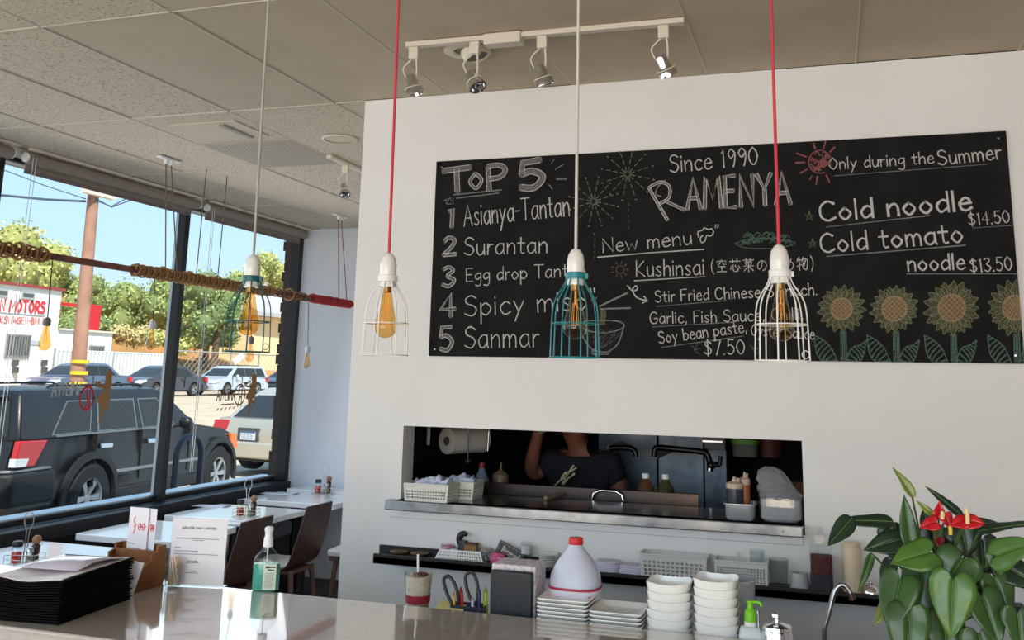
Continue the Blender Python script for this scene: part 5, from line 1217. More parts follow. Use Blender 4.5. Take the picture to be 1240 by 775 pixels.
# ------------------------------------------------------------------ dim kitchen
t = thing('kitchen_prep_counter','dark steel prep counter just inside the kitchen hatch','counter',(-.4,4.62,0))
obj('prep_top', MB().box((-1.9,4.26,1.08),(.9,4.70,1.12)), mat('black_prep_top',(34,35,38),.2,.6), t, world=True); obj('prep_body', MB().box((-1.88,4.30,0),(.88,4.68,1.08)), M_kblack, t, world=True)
RY = 4.34
a = PY(564,585,RY); c = PY(846,598.5,RY)
t = thing('sauce_rail','long brownish steel rail in front of the kitchen bottles','rail',((a.x+c.x)/2,RY,1.12))
rz0 = PY(846,614,RY).z
mr = mat('brownish_steel',(62,55,52),.4,.7,noise=(3,(96,74,60),.5,.75))
obj('rail_front', MB().box((a.x,RY,rz0),(c.x,RY+.02,c.z)), mr, t, world=True, bevel=.002)
for x in (a.x+.05,(a.x+c.x)/2,c.x-.22): obj('rail_post', MB().box((x,RY+.004,1.12),(x+.02,RY+.018,rz0)), mr, t, world=True)
hp = PY(736,602,RY-.02); obj('rail_handle', MB().tube([(hp.x+u*.072,RY-.022,hp.z+v*.028) for u,v in ((-1,-.5),(-.9,.5),(-.5,1),(.5,1),(.9,.5),(1,-.5))],.007,8).tube([(hp.x-.072,RY-.022,hp.z-.014),(hp.x-.072,RY+.002,hp.z-.014)],.006,6).tube([(hp.x+.072,RY-.022,hp.z-.014),(hp.x+.072,RY+.002,hp.z-.014)],.006,6), M_chrome, t, world=True, smooth=60)
hx = PY(664,607,4.2); t = thing('kitchen_tool','pale tool handle lying on the dark ledge inside the hatch','tool',(hx.x,4.16,LZ))
obj('handle_stick', MB().tube([(0,0,.010),(.03,.16,.012)],.009,8), mat('tan_handle',(150,128,104),.5), t, smooth=60); obj('handle_end', MB().sphere((0,0,.010),.010,10,7), mat('tan_handle',(150,128,104),.5), t, smooth=60)
def kbottle(px,top,Y,r,lab,bm,cm,z0=1.12,nozzle=False,lm=None):
    x = hpx(px,590,Y); zt = PY(px,top,Y).z; h = zt-z0
    t = thing('sauce_bottle',lab,'bottle',(x,Y,z0))
    if nozzle:
        obj('bottle_body', MB().lathe([(0,0),(r,0),(r,h*.62),(r*.95,h*.66),(0,h*.66)],18,caps=False), bm, t, smooth=50); obj('bottle_cap', MB().lathe([(0,h*.66),(r*1.02,h*.66),(r*1.02,h*.74),(r*.55,h*.80),(r*.2,h*.84),(r*.08,h),(0,h)],16,caps=False), cm, t, smooth=50)
    else:
        obj('bottle_body', MB().lathe([(0,0),(r,0),(r,h*.58),(r*.9,h*.66),(r*.42,h*.84),(r*.34,h*.88),(0,h*.88)],18,caps=False), bm, t, smooth=50); obj('bottle_cap', MB().lathe([(0,h*.88),(r*.42,h*.88),(r*.42,h),(0,h)],14,caps=False), cm, t, smooth=50)
    if lm: obj('label', MB().lathe([(r*1.01,h*.30),(r*1.02,h*.30),(r*1.02,h*.60),(r*1.01,h*.60)],18,caps=False), lm, t, smooth=50)
kbottle(782,573,4.5,.043,'dark amber sauce bottle with a white cap behind the kitchen rail',mat('amber_sauce',(96,66,40),.3),M_plast)
kbottle(806,574,4.5,.043,'green labelled sauce bottle with a white cap behind the kitchen rail',mat('dark_olive_sauce',(70,70,42),.3),M_plast,lm=mat('green_label',(110,164,48),.5))
kbottle(583,560,4.42,.036,'pale bottle with a red cap at the left inside the kitchen hatch',mat('bluish_bottle',(120,134,150),.35),mat('dull_red_cap',(128,42,44),.5))
kbottle(606,560,4.42,.038,'squat squeeze bottle with a pointed tip left of the cook',mat('olive_bottle',(96,86,62),.4),mat('olive_cap',(112,98,74),.5),nozzle=True)
# paper towel roll under a bracket
pr = PY(541,534,4.5)
t = thing('paper_towel_roll','white paper towel roll hanging at the upper left inside the hatch','paper roll',(pr.x,4.5,pr.z))
Q = Matrix.Rotation(math.radians(70),4,'Z') @ Matrix.Rotation(PI/2,4,'X') 
Qr = Matrix.Rotation(math.radians(62),4,'Z') @ Matrix.Rotation(PI/2,4,'Y')
rr_ = PY(555,534,4.5).x-PY(527,534,4.5).x
obj('paper', MB().lathe([(.022,0),(rr_*.52,0),(rr_*.52,.24),(.022,.24)],26,M=Qr,caps=False), mat('paper_roll_white',(206,202,194),.9), t, smooth=50)
obj('roll_core', MB().lathe([(.018,-.002),(.0225,-.002),(.0225,.242),(.018,.242)],20,M=Qr,caps=False), mat('card_core',(96,84,74),.9), t, smooth=50)
obj('roll_bracket', MB().box((-.10,-.006,.10),(.28,.03,.115),Matrix.Rotation(math.radians(62),4,'Z')).box((-.10,-.006,-.02),(-.085,.03,.115),Matrix.Rotation(math.radians(28),4,'Z')).box((-.10,-.006,.10),(-.08,.03,1.2),Matrix.Rotation(math.radians(28),4,'Z')), M_dsteel, t)
pw = PY(591,530,4.5)
t = thing('hanging_whisk','steel whisk hanging upside down beside the paper roll','whisk',(pw.x,4.5,pw.z))
obj('whisk_handle', MB().tube([(0,0,-.065),(.004,0,.03)],.006,8), M_steel, t, smooth=60)
mb = MB()
for s in (-1,-.4,.4,1): mb.tube(spline([(.004,0,.03),(.004+s*.014,s*.004,.06),(.006+s*.026,s*.01,.12),(.006,0,.17)],4),.0022,5)
obj('whisk_wires', mb, M_steel, t, smooth=60)
mb = MB(); mb.tube([(-1.9,4.5,1.66),(.9,4.5,1.66)],.012,8); tt = thing('utensil_rail','steel utensil rail above the kitchen hatch opening','rail',(-.5,4.5,1.66)); obj('rail_bar', mb, M_dsteel, tt, world=True, smooth=60)
for x in (-1.85,-.2,.85): obj('rail_hanger', MB().box((x,4.494,1.66),(x+.012,4.506,2.62)), M_dsteel, tt, world=True)
pl = PY(571,545,4.55); t = thing('hanging_ladle','thin steel ladle hanging right of the paper roll','ladle',(pl.x,4.5,pl.z)); obj('ladle_handle', MB().tube([(0,0,-.04),(.003,0,.2)],.004,6), M_dsteel, t, smooth=60); obj('ladle_cup', MB().sphere((0,.01,-.052),.02,10,6,(1,1,.6)), M_dsteel, t, smooth=60)
# steel back panel with two black pot fillers
SY = 5.45
t = thing('steel_splashback','tall blue grey stainless panel at the back of the kitchen','splashback',(-.35,SY,0))
a = PY(724,560,SY); c = PY(880,560,SY)
for x0,x1 in ((a.x,PY(797,560,SY).x-.006),(PY(797,560,SY).x,PY(852,560,SY).x),(PY(852,560,SY).x+.004,c.x)): obj('steel_sheet', MB().box((x0,SY,.0),(x1,SY+.03,2.1)), M_dsteel, t, world=True, bevel=.004)
a = PY(846,532,5.0); c = PY(882,532,5.0)
t = thing('black_hood_box','black box with a steel front strip under the kitchen ceiling','hood',((a.x+c.x)/2,5.15,a.z)); 
obj('hood_body', MB().loft([[(a.x+.03,5.0,PY(850,545,5.0).z),(c.x-.02,5.0,PY(850,545,5.0).z),(c.x-.02,5.3,PY(850,545,5.0).z),(a.x+.03,5.3,PY(850,545,5.0).z)],[(a.x,5.0,2.61),(c.x,5.0,2.61),(c.x,5.3,2.61),(a.x,5.3,2.61)]]), M_black, t, world=True); obj('hood_strip', MB().box((a.x+.02,4.994,PY(850,535,5.0).z),(c.x-.03,5.0,PY(850,533,5.0).z)), M_steel, t, world=True)
M_pipe = mat('black_pipe',(24,24,26),.3,.4)
def filler(lab, px, Y, valve=True):
    P_ = [PY(x,y,Y) for x,y in px]; t = thing('pot_filler_tap',lab,'tap',(P_[0].x,Y,P_[0].z))
    obj('tap_arm', MB().tube(spline(P_,5),.0155,10), M_pipe, t, smooth=60, world=True)
    w0 = P_[0]; obj('wall_flange', MB().tube([w0,w0+Vector((0,SY-Y-.001,0))],.018,10), M_pipe, t, smooth=60, world=True)
    if valve:
        e = P_[-1]; obj('valve_body', MB().sphere((e.x,e.y,e.z),.024,12,8).tube([e,e+Vector((.045,-.01,.004))],.013,8).tube([e+Vector((.045,-.01,0)),e+Vector((.05,-.01,.045))],.010,8), M_pipe, t, smooth=60, world=True)
        obj('spout_tip', MB().tube([e,e+Vector((-.006,0,-.03))],.017,10), M_chrome, t, smooth=60, world=True)
filler('black jointed pot filler tap on the steel panel with a lever valve',[(792,553),(793,545),(797,542),(820,544),(850,547),(856,550),(859,558),(861,563)],4.95)
filler('darker pot filler tap just right of the cook',[(738,543),(750,542),(764,543),(769,547),(770,553)],5.1,False)
# dark shelf goods at the right
t = thing('green_tray','green edged grey tub high at the right inside the hatch','tub',(PY(903,538,5.2).x,5.2,PY(903,552,5.2).z)); w = .07
h = PY(903,530,5.2).z-PY(903,552,5.2).z
obj('tub_body', MB().loft([rr4(w*.9,.08,0,5),rr4(w,.09,h*.7,5)]), mat('dim_grey_tub',(96,98,88),.6), t, smooth=40); obj('tub_lid', MB().loft([rr4(w*1.05,.095,h*.7,5),rr4(w*1.05,.095,h*.95,5)]), mat('green_lid',(92,150,44),.5), t, smooth=40)
t = thing('kitchen_wall_shelf','dark kitchen shelf carrying tubs at the right inside the hatch','shelf',(.1,5.25,0)); zb = PY(903,552,5.2).z
obj('shelf_board', MB().box((-.12,5.08,zb-.03),(.9,5.4,zb-.001)), M_kblack, t, world=True); obj('shelf_upright', MB().box((.55,5.1,0),(.58,5.38,2.4)), M_dsteel, t, world=True); obj('shelf_upright', MB().box((-.115,5.32,0),(-.09,5.38,2.4)), M_dsteel, t, world=True)
p = PY(933,540,5.2); t = thing('red_tub','dull red tub beside the green edged one','tub',(p.x,5.2,zb)); obj('tub_body', MB().lathe([(0,0),(.05,0),(.06,.12),(0,.12)],18,caps=False), mat('dull_red_tub',(92,44,40),.6), t, smooth=50); obj('tub_lid', MB().lathe([(0,.12),(.064,.12),(.064,.135),(0,.135)],18,caps=False), mat('dull_red_tub',(92,44,40),.6), t, smooth=50)
p = PY(962,590,4.6); t = thing('wooden_crate','brown wooden box at the right edge of the hatch behind the bagged container','box',(p.x,4.6,1.12)); hz = PY(962,582,4.6).z-1.12
for z0,z1 in ((0,hz*.45),(hz*.5,hz)): obj('crate_slat', MB().box((-.09,-.08,z0),(.09,-.07,z1)), mat('crate_wood',(104,60,38),.7), t)
obj('crate_body', MB().box((-.085,-.07,0),(.085,.08,hz*.98)), mat('crate_inside',(70,42,30),.8), t)
p = PY(972,550,4.4); t = thing('hanging_apron','dull red cloth hanging inside the right edge of the hatch','cloth',(-.03,4.5,1.1)); 
obj('cloth_drape', MB().loft([[(-.05+.02*math.sin(k),.01*math.cos(k*2),z) if False else (-.05+k*.02,.012*math.sin(k*1.7+z*3),z) for k in range(6)] for z in (0,.2,.4,.55)],False,False), mat('dull_red_cloth',(96,40,36),.9), t, solid=.004, smooth=60)

# ------------------------------------------------------------------ the cook
def skin_obj(name, pts, edges, m, parent, sub=2, root=0):
    me = bpy.data.meshes.new(name); me.from_pydata([p[0] for p in pts],edges,[]); me.materials.append(m)
    o = bpy.data.objects.new(name,me); COL.objects.link(o); o.parent = parent
    md = o.modifiers.new('skin','SKIN'); md.use_smooth_shade = True
    lay = me.skin_vertices[0].data if me.skin_vertices else None
    if lay is None:
        bpy.context.view_layer.objects.active = o; lay = me.skin_vertices[0].data
    for i,p in enumerate(pts):
        r = p[1]; lay[i].radius = r if isinstance(r,tuple) else (r,r); lay[i].use_root = (i==root)
    s = o.modifiers.new('sub','SUBSURF'); s.levels = sub; s.render_levels = sub
    return o
pn = PY(703,547,5.0)                     # pit of the neck
cook = thing('person','person in a dark T-shirt with pale emblem behind the kitchen hatch, one arm raised','person',(pn.x,5.0,0))
nz = pn.z
M_skin = mat('dim_skin',(126,78,62),.6)
# local: x right in the photo, -y towards the viewer; head tipped forward and to the left
V = [((0,.06,nz-.52),(.15,.11)),((0,.05,nz-.30),(.16,.11)),((0,.03,nz-.12),(.155,.10)),((0,.01,nz-.03),(.07,.065)),((-.012,-.01,nz+.04),(.054,.056)),((-.03,-.035,nz+.11),(.072,.088)),((-.035,-.04,nz+.19),(.078,.096)),((-.035,-.03,nz+.25),(.055,.068)),
     ((-.17,.02,nz-.06),.062),((-.27,-.02,nz-.13),.050),((-.235,-.10,nz-.02),.040),((-.20,-.13,nz+.09),.032),((-.185,-.13,nz+.15),.034),
     ((.17,.02,nz-.06),.062),((.25,-.01,nz-.28),.048),((.20,-.16,nz-.40),.038),((.16,-.24,nz-.41),.03),
     ((-.09,.06,nz-.80),.085),((-.10,.04,nz-1.1),.062),((.09,.06,nz-.80),.085),((.10,.04,nz-1.1),.062),((-.10,.05,.06),.045),((.10,.05,.06),.045)]
Eg = [(0,1),(1,2),(2,3),(3,4),(4,5),(5,6),(6,7),(2,8),(8,9),(9,10),(10,11),(11,12),(2,13),(13,14),(14,15),(15,16),(0,17),(17,18),(0,19),(19,20),(18,21),(20,22)]
body = skin_obj('body',V,Eg,M_skin,cook)
# fingers of both hands
for hx_,hy_,hz_,s,up in ((-.185,-.13,nz+.15,-1,1),(.16,-.24,nz-.41,1,-1)):
    for k in range(4):
        x = hx_+(-.024+.016*k); L_ = (.060,.070,.066,.052)[k]
        skin_obj('finger',[((x,hy_,hz_),.009),((x+.002,hy_-.012,hz_+up*(.03+L_*.4)),.0085),((x+.004,hy_-.028,hz_+up*(.03+L_*.75)),.0078),((x+.004,hy_-.044,hz_+up*(.03+L_)),.0068)],[(0,1),(1,2),(2,3)],M_skin,body,1)
    skin_obj('thumb',[((hx_-s*-.028,hy_,hz_-up*.01),.011),((hx_+s*.045,hy_-.02,hz_+up*.03),.010),((hx_+s*.045,hy_-.035,hz_+up*.06),.008)],[(0,1),(1,2)],M_skin,body,1)
hc = Vector((-.035,-.04,nz+.17))
mb = MB(); mb.sphere((hc.x,hc.y+.015,hc.z+.03),.108,18,12,(.86,1.0,1.02))
for i,p in enumerate(mb.v):
    if p.y < hc.y-.035 and p.z < hc.z+.075: mb.v[i] = Vector((hc.x+(p.x-hc.x)*.82,hc.y-.02,p.z))
    if p.z < hc.z-.02: mb.v[i] = Vector((hc.x+(p.x-hc.x)*.9,max(p.y,hc.y+.02),max(p.z,hc.z-.05)))
obj('hair', mb, mat('black_hair',(26,22,22),.6), cook, smooth=60)
mb = MB(); mb.prism([(-.010,0),(.010,0),(.004,.045),(-.004,.045)],-.02,.0,'y'); 
for i,p in enumerate(mb.v): mb.v[i] = p+Vector((hc.x,hc.y-.085,hc.z-.02))
obj('nose', mb, M_skin, cook, bevel=.006)
for s in (-1,1):
    obj('eye', MB().sphere((hc.x+s*.032,hc.y-.082,hc.z+.028),.010,10,8), mat('dark_eye',(40,30,28),.3), cook, smooth=60); obj('ear', MB().sphere((hc.x+s*.084,hc.y+.01,hc.z),.024,10,8,(.4,.7,1.2)), M_skin, cook, smooth=60)
obj('mouth', MB().sphere((hc.x,hc.y-.078,hc.z-.052),.02,10,6,(1,.4,.28)), mat('lips',(130,70,62),.5), cook, smooth=60)
# shirt with short sleeves, trousers
V2 = [((0,.06,nz-.56),(.178,.135)),((0,.05,nz-.30),(.180,.132)),((0,.03,nz-.12),(.172,.12)),((0,.012,nz-.045),(.085,.08)),((-.17,.02,nz-.06),.080),((-.24,-.005,nz-.105),.068),((.17,.02,nz-.06),.080),((.225,.0,nz-.19),.066)]
skin_obj('shirt',V2,[(0,1),(1,2),(2,3),(2,4),(4,5),(2,6),(6,7)],mat('black_tshirt',(24,25,34),.9),cook)
V3 = [((0,.06,nz-.55),(.165,.125)),((-.095,.06,nz-.80),.105),((-.10,.04,nz-1.1),.08),((-.10,.05,.10),.065),((.095,.06,nz-.80),.105),((.10,.04,nz-1.1),.08),((.10,.05,.10),.065)]
skin_obj('trousers',V3,[(0,1),(1,2),(2,3),(0,4),(4,5),(5,6)],mat('black_trousers',(28,28,30),.9),cook)
for s in (-1,1): obj('shoe', MB().loft([oval(.045,.11,0),oval(.048,.115,.03),oval(.04,.08,.09)],M=Matrix.Translation((s*.10,.0,0))), mat('black_shoe',(20,20,20),.5), cook, smooth=50)
ce = PY(684,578,4.83)-Vector((pn.x,5.0,0))
f = Flat((ce.x,ce.y,ce.z),(1,0,0),UP,(0,-1,0),.0)
f.line(spline([(-.06,-.05),(-.03,-.02),(0,0),(.03,.04),(.045,.06)],4),.008,jit=.3); f.line(spline([(-.02,-.01),(.0,.02),(.02,.02)],4),.010,jit=.4); f.line(spline([(.0,-.01),(.025,.0),(.05,.02)],4),.009,jit=.4); f.line([(-.01,-.03),(.01,-.01)],.014); f.line([(.03,.03),(.06,.05)],.006)
obj('shirt_emblem', f.mb, mat('pale_gold_print',(196,184,140),.7), cook, solid=.001)
obj('hand_cloth', MB().sphere((-.185,-.14,nz+.135),.05,10,7,(.8,.6,.9)), mat('grey_cloth',(150,146,140),.9), cook, smooth=60)

# ------------------------------------------------------------------ potted anthurium on the counter
M_leafs = [mat('anthurium_leaf_%d'%i,c,.38,noise=(14,c2,.35,.7),coat=.15) for i,(c,c2) in enumerate((((80,120,48),(66,102,40)),((56,90,40),(44,74,34)),((30,54,34),(22,44,28)),((134,142,58),(112,126,50))))]
M_vein = mat('leaf_vein',(104,138,72),.5); M_stalk = mat('plant_stalk',(70,92,48),.5)
HEART = [(0,0,0),(.13,-.15,.0),(.30,-.20,.01),(.46,-.13,.05),(.55,.03,.12),(.545,.22,.26),(.46,.44,.46),(.33,.64,.66),(.18,.83,.84),(.07,.94,.94),(0,1,1)]
SPEAR = [(0,0,0),(.25,.02,.04),(.42,.10,.12),(.5,.24,.26),(.47,.42,.43),(.36,.62,.62),(.2,.82,.82),(.07,.94,.94),(0,1,1)]
PLX, PLY = .205, 2.47
plant = thing('anthurium_plant','potted anthurium with glossy heart shaped leaves and red flowers at the right of the counter','potted plant',(PLX,PLY,CZ))
obj('pot', MB().lathe([(0,0),(.062,0),(.066,.004),(.082,.12),(.086,.125),(.086,.135),(.078,.135),(.07,.11),(0,.11)],28,caps=False), mat('white_pot',(222,220,214),.35), plant, smooth=50)
obj('soil', MB().lathe([(0,.118),(.072,.116),(.074,.11),(0,.108)],20,caps=False), mat('dark_soil',(48,36,28),1), plant, smooth=50)
HUB = Vector((PLX,PLY,CZ+.13))
def leaf_mesh(a, tip, width, nrm, prof, fold, droop, wave, seed):
    """a: where the stalk joins, tip: leaf end; nrm: way the face looks"""
    a = Vector(a); d = Vector(tip)-a; Ln = d.length; d.normalize(); n = Vector(nrm); n = (n-d*n.dot(d)).normalized(); s = d.cross(n); q = random.Random(seed); ph = q.uniform(0,6)
    mb = MB(); nr = 5; vein = [a+d*(m*Ln)+n*(-droop*Ln*(m*m-m*.2)) for _,_,m in prof]
    for sg in (-1,1):
        vs = []
        for i,(w_,t,m) in enumerate(prof):
            for k in range(nr):
                f = k/(nr-1); ww = w_*width/1.1*f*sg; tt = (m+(t-m)*f)
                up = fold*abs(ww)-.35*abs(ww)**2/width - droop*Ln*(tt*tt-tt*.2)+wave*width*.05*math.sin(tt*9+ph+sg)*f*f
                vs.append(a+d*(tt*Ln)+s*ww+n*up)
        F = []
        for i in range(len(prof)-1):
            for k in range(nr-1):
                A = i*nr+k; F.append((A,A+1,A+nr+1,A+nr) if sg>0 else (A,A+nr,A+nr+1,A+1))
        mb.add(vs,F)
    return mb, vein, n
def leaf(base, tip, wpx, Y0, Y1, mi, nrm=(0,-1,.25), prof=HEART, fold=.25, droop=.08, wave=1, stalk=True, seed=0, label=None, bendy=.35):
    a = PY(*base,Y0); c = PY(*tip,Y1); w = wpx/FPX*(RC @ (a-Vector((0,0,EYE)))).z
    mb,vein,n = leaf_mesh(a,c,w,nrm,prof,fold,droop,wave,seed)
    o = obj('leaf', mb, M_leafs[mi], plant, smooth=70, world=True, solid=.0012)
    if label: o['label'] = label
    v = MB().tube([p+n*.0009 for p in vein[:-1]],[.0007]*(len(vein)-2)+[.0003],5)
    for k in (3,4,5,6):
        if prof is HEART and k < len(vein)-2:
            pass
    vo = obj('midrib', v, M_vein, o, smooth=60); 
    vo.data.transform(Matrix.Translation(-plant.location))
    if stalk:
        mid = HUB.lerp(a,.55)+Vector((0,.02,.04*bendy)); 
        st = obj('stalk', MB().tube(spline([HUB+Vector((random.uniform(-.03,.03),random.uniform(-.03,.03),-.01)),mid,a-n*.004],6),.0024,6), M_stalk, plant, smooth=60, world=True)
    return o
Yf = 2.32
leaf((1154,703),(1151,774),53,Yf,Yf-.02,0,(-.05,-1,.35),fold=.16,droop=.05,seed=1)
leaf((1165,677),(1139,718),54,Yf+.05,Yf+.03,1,(.1,-1,.6),fold=.2,seed=2)
leaf((1126,669),(1079,681),46,Yf+.05,Yf+.02,0,(-.1,-1,.8),fold=.1,seed=3)
leaf((1091,703),(1076,764),48,Yf+.04,Yf+.0,1,(-.35,-1,.15),fold=.22,seed=4)
leaf((1117,694),(1104,766),46,Yf+.09,Yf+.06,1,(.1,-1,.2),fold=.2,seed=5)
leaf((1100,742),(1098,812),52,Yf+.01,Yf-.02,1,(0,-1,.3),fold=.18,seed=6)
leaf((1141,748),(1150,806),50,Yf+.08,Yf+.06,1,(.1,-1,.3),fold=.2,seed=61)
leaf((1189,722),(1212,783),46,Yf+.03,Yf+.0,1,(.3,-1,.25),fold=.2,seed=7)
leaf((1204,701),(1224,750),42,Yf+.08,Yf+.06,1,(.4,-1,.2),fold=.25,seed=8)
leaf((1207,673),(1254,655),40,Yf+.02,Yf-.03,0,(.1,-1,.7),fold=.12,seed=9)
leaf((1207,671),(1212,697),28,Yf+.04,Yf+.03,1,(.1,-1,.3),fold=.1,seed=91,stalk=False)
leaf((1214,684),(1262,712),40,Yf+.10,Yf+.08,2,(.2,-1,.4),fold=.15,seed=10)
leaf((1232,742),(1238,790),40,Yf+.0,Yf-.02,1,(.3,-1,.3),fold=.2,seed=11)
leaf((1185,768),(1196,820),46,Yf+.05,Yf+.03,1,(.1,-1,.3),fold=.2,seed=12)
leaf((1184,644),(1262,629),22,Yf+.10,Yf+.0,2,(-.1,-.5,.85),SPEAR,fold=.3,seed=13)
leaf((1103,664),(1094,599),24,Yf+.07,Yf+.09,1,(.2,-1,.05),SPEAR,fold=.3,droop=-.05,seed=14)
leaf((1082,632),(1012,628),26,Yf+.13,Yf+.10,2,(.0,-.6,.8),SPEAR,fold=.15,droop=.08,seed=15)
leaf((1032,627),(1002,661),26,Yf+.10,Yf+.06,2,(.35,-1,.4),SPEAR,fold=.2,droop=-.02,seed=151,stalk=False)
leaf((1096,652),(1046,665),34,Yf+.12,Yf+.10,2,(-.1,-1,.5),SPEAR,fold=.15,seed=16)
leaf((1092,668),(1058,652),26,Yf+.15,Yf+.14,2,(-.1,-1,.5),SPEAR,fold=.15,seed=161)
leaf((1056,670),(1040,719),13,Yf+.11,Yf+.08,1,(.5,-1,.2),SPEAR,fold=.3,seed=17)
leaf((1082,676),(1066,708),22,Yf+.14,Yf+.12,2,(-.3,-1,.3),SPEAR,fold=.2,seed=18)
leaf((1082,722),(1058,757),20,Yf+.10,Yf+.07,3,(-.2,-1,.3),SPEAR,fold=.25,seed=19)
leaf((1166,626),(1121,587),13,Yf+.14,Yf+.16,2,(.3,-1,.4),SPEAR,fold=.2,droop=.1,seed=20)
leaf((1131,625),(1110,606),10,Yf+.10,Yf+.10,3,(.2,-1,.3),SPEAR,fold=.3,seed=21)
leaf((1176,640),(1207,632),24,Yf+.14,Yf+.13,2,(0,-1,.5),SPEAR,fold=.2,seed=22)
leaf((1124,640),(1118,616),18,Yf+.13,Yf+.14,2,(0,-1,.1),SPEAR,fold=.2,seed=23)
leaf((1165,642),(1172,676),44,Yf+.12,Yf+.11,2,(.1,-1,.3),HEART,fold=.15,seed=24)
leaf((1150,648),(1140,690),44,Yf+.14,Yf+.13,2,(0,-1,.3),HEART,fold=.15,seed=25)
leaf((1188,655),(1192,704),40,Yf+.13,Yf+.12,2,(0,-1,.3),HEART,fold=.15,seed=26)
leaf((1110,645),(1120,676),34,Yf+.13,Yf+.12,2,(0,-1,.4),HEART,fold=.15,seed=27)
leaf((1172,706),(1170,745),36,Yf+.13,Yf+.12,2,(0,-1,.4),HEART,fold=.15,seed=28)
leaf((1076,640),(1088,668),30,Yf+.15,Yf+.14,2,(0,-1,.5),HEART,fold=.15,seed=29)
# bud
leaf((1106,603),(1082,565),15,Yf+.08,Yf+.09,3,(.6,-1,.2),SPEAR,fold=.7,droop=.08,seed=30)
# red flowers: spathe and spadix
M_spathe = mat('red_spathe',(190,22,36),.25,coat=.4); M_spad = mat('cream_spadix',(232,210,150),.6)
def flower(label, base, tip, wpx, Y, nrm, spx=None, yel=False, dark=False):
    a = PY(*base,Y); c = PY(*tip,Y-.01); w = wpx/FPX*(RC @ (a-Vector((0,0,EYE)))).z
    mb,vein,n = leaf_mesh(a,c,w,nrm,HEART,.25,.1,1.5,int(base[0]))
    fl = obj('flower', mb, M_spathe if not dark else mat('dark_red_spathe',(120,20,30),.4), plant, smooth=70, world=True, solid=.0014); fl['label'] = label
    if spx:
        s0 = PY(*spx[0],Y-.015); s1 = PY(*spx[1],Y-.02); so = obj('spadix', MB().tube(spline([s0,(s0+s1)/2+Vector((.001,0,0)),s1],4),[.0045]*7+[.0038,.0022],8), M_spad if not yel else mat('yellow_spadix',(226,186,74),.6), fl, smooth=60); so.data.transform(Matrix.Translation(-plant.location))
    obj('flower_stalk', MB().tube(spline([HUB,HUB.lerp(a,.6)+Vector((0,.02,.02)),a],5),.0022,6), M_stalk, plant, smooth=60, world=True)
flower('red flower at the left of the cluster',(1133,633),(1114,638),18,Yf+.06,(.0,-1,.5))
flower('red flower at the top of the cluster',(1137,627),(1138,607),15,Yf+.08,(.1,-1,.2),((1141,628),(1141,619)))
flower('red flower in the middle of the cluster',(1144,624),(1152,640),17,Yf+.07,(.3,-1,.3))
flower('red flower left of the cream spadix',(1168,631),(1150,636),18,Yf+.05,(.0,-1,.6),((1151,647),(1150,637)),True)
flower('red flower right of the cream spadix',(1171,631),(1193,634),20,Yf+.05,(.1,-1,.5),((1172,634),(1170,615)))
flower('dark red flower low between the leaves',(1137,652),(1137,663),13,Yf+.10,(0,-1,.3),None,False,True)

# ------------------------------------------------------------------ marks on the window glass
GX = -4.796
def GXY(px,py): p = PX(px,py,GX); return (p.y,p.z)
class WinFlat(Flat): pass
def wf_(): 
    f = Flat((GX,0,0),(0,1,0),UP,(1,0,0),.0012); return f
M_gold = mat('gold_vinyl',(150,106,52),.6); M_wht = mat('grey_vinyl',(178,176,172),.7); M_redv = mat('red_vinyl',(186,30,52),.6); M_brn = mat('brown_vinyl',(136,92,66),.7)
GIRL = [(.79,1.0),(.92,.96),(.94,.88),(.98,.72),(.91,.59),(.79,.60),(.99,.43),(.84,.40),(.72,.375),(.98,.31),(.93,.25),(.66,.30),(.63,.19),(.61,.06),(.53,.0),(.39,.0),(.50,.06),(.47,.23),(.39,.385),(.21,.40),(.29,.50),(.51,.61),(.47,.66),(.29,.665),(.06,.69),(.12,.72),(.41,.705),(.54,.735),(.60,.80),(.55,.86),(.56,.91),(.64,.97)]
def girl(cx0,cx1,top,bot,m,label):
    t = thing('waitress_decal',label,'window decal',(GX,GXY(cx0,bot)[0],GXY(cx0,bot)[1]),0)
    py_ = (top+bot)/2; y0 = GXY(cx0,py_)[0]; y1 = GXY(cx1,py_)[0]; z0 = GXY((cx0+cx1)/2,bot)[1]; z1 = GXY((cx0+cx1)/2,top)[1]
    pts = [(y0+(y1-y0)*u,z0+(z1-z0)*v) for u,v in GIRL]
    obj('figure_cutout', MB().prism(pts,GX+.001,GX+.0025,'x'), m, t, world=True)
    a = [(y0+(y1-y0)*u,z0+(z1-z0)*v) for u,v in ((-.06,.79),(.38,.79),(.29,.74),(.22,.722),(.10,.722),(.02,.74))]
    obj('bowl_cutout', MB().prism(a,GX+.001,GX+.0025,'x'), m, t, world=True)
girl(113,134,448,513,M_gold,'gold vinyl silhouette of a waitress with a bowl on the middle window pane')
girl(294,310,452,503,M_gold,'gold vinyl silhouette of a waitress on the window pane next to the far wall')
def mirror_text(f, text, pa, pb, h, w):
    """read from the street: runs right to left from inside"""
    a = Vector(GXY(*pa)); b = Vector(GXY(*pb)); W_,st = glyph_strokes(text,1.5); d = b-a; sx = d.length/W_; t = d.normalized(); nn = Vector((0,1))
    for q in st: f.line([a+t*(p.x*sx)+nn*(p.y*h/10) for p in q],w)
t = thing('shop_name_decal','reversed shop name lettering with a red ring letter on the middle window pane','window decal',(GX,GXY(80,480)[0],GXY(80,480)[1]))
f = wf_(); mirror_text(f,'AMENYA',(99,477),(62,480),.085,.013); obj('name_letters', f.mb, M_wht, t, world=True)
f = wf_(); c = GXY(105,482); f.line([(c[0]+.062*math.cos(k/20*2*PI),c[1]+.075*math.sin(k/20*2*PI)) for k in range(21)],.014)
mirror_text(f,'R',(107,497),(102,497),.17,.012); obj('ring_letter', f.mb, M_redv, t, world=True)
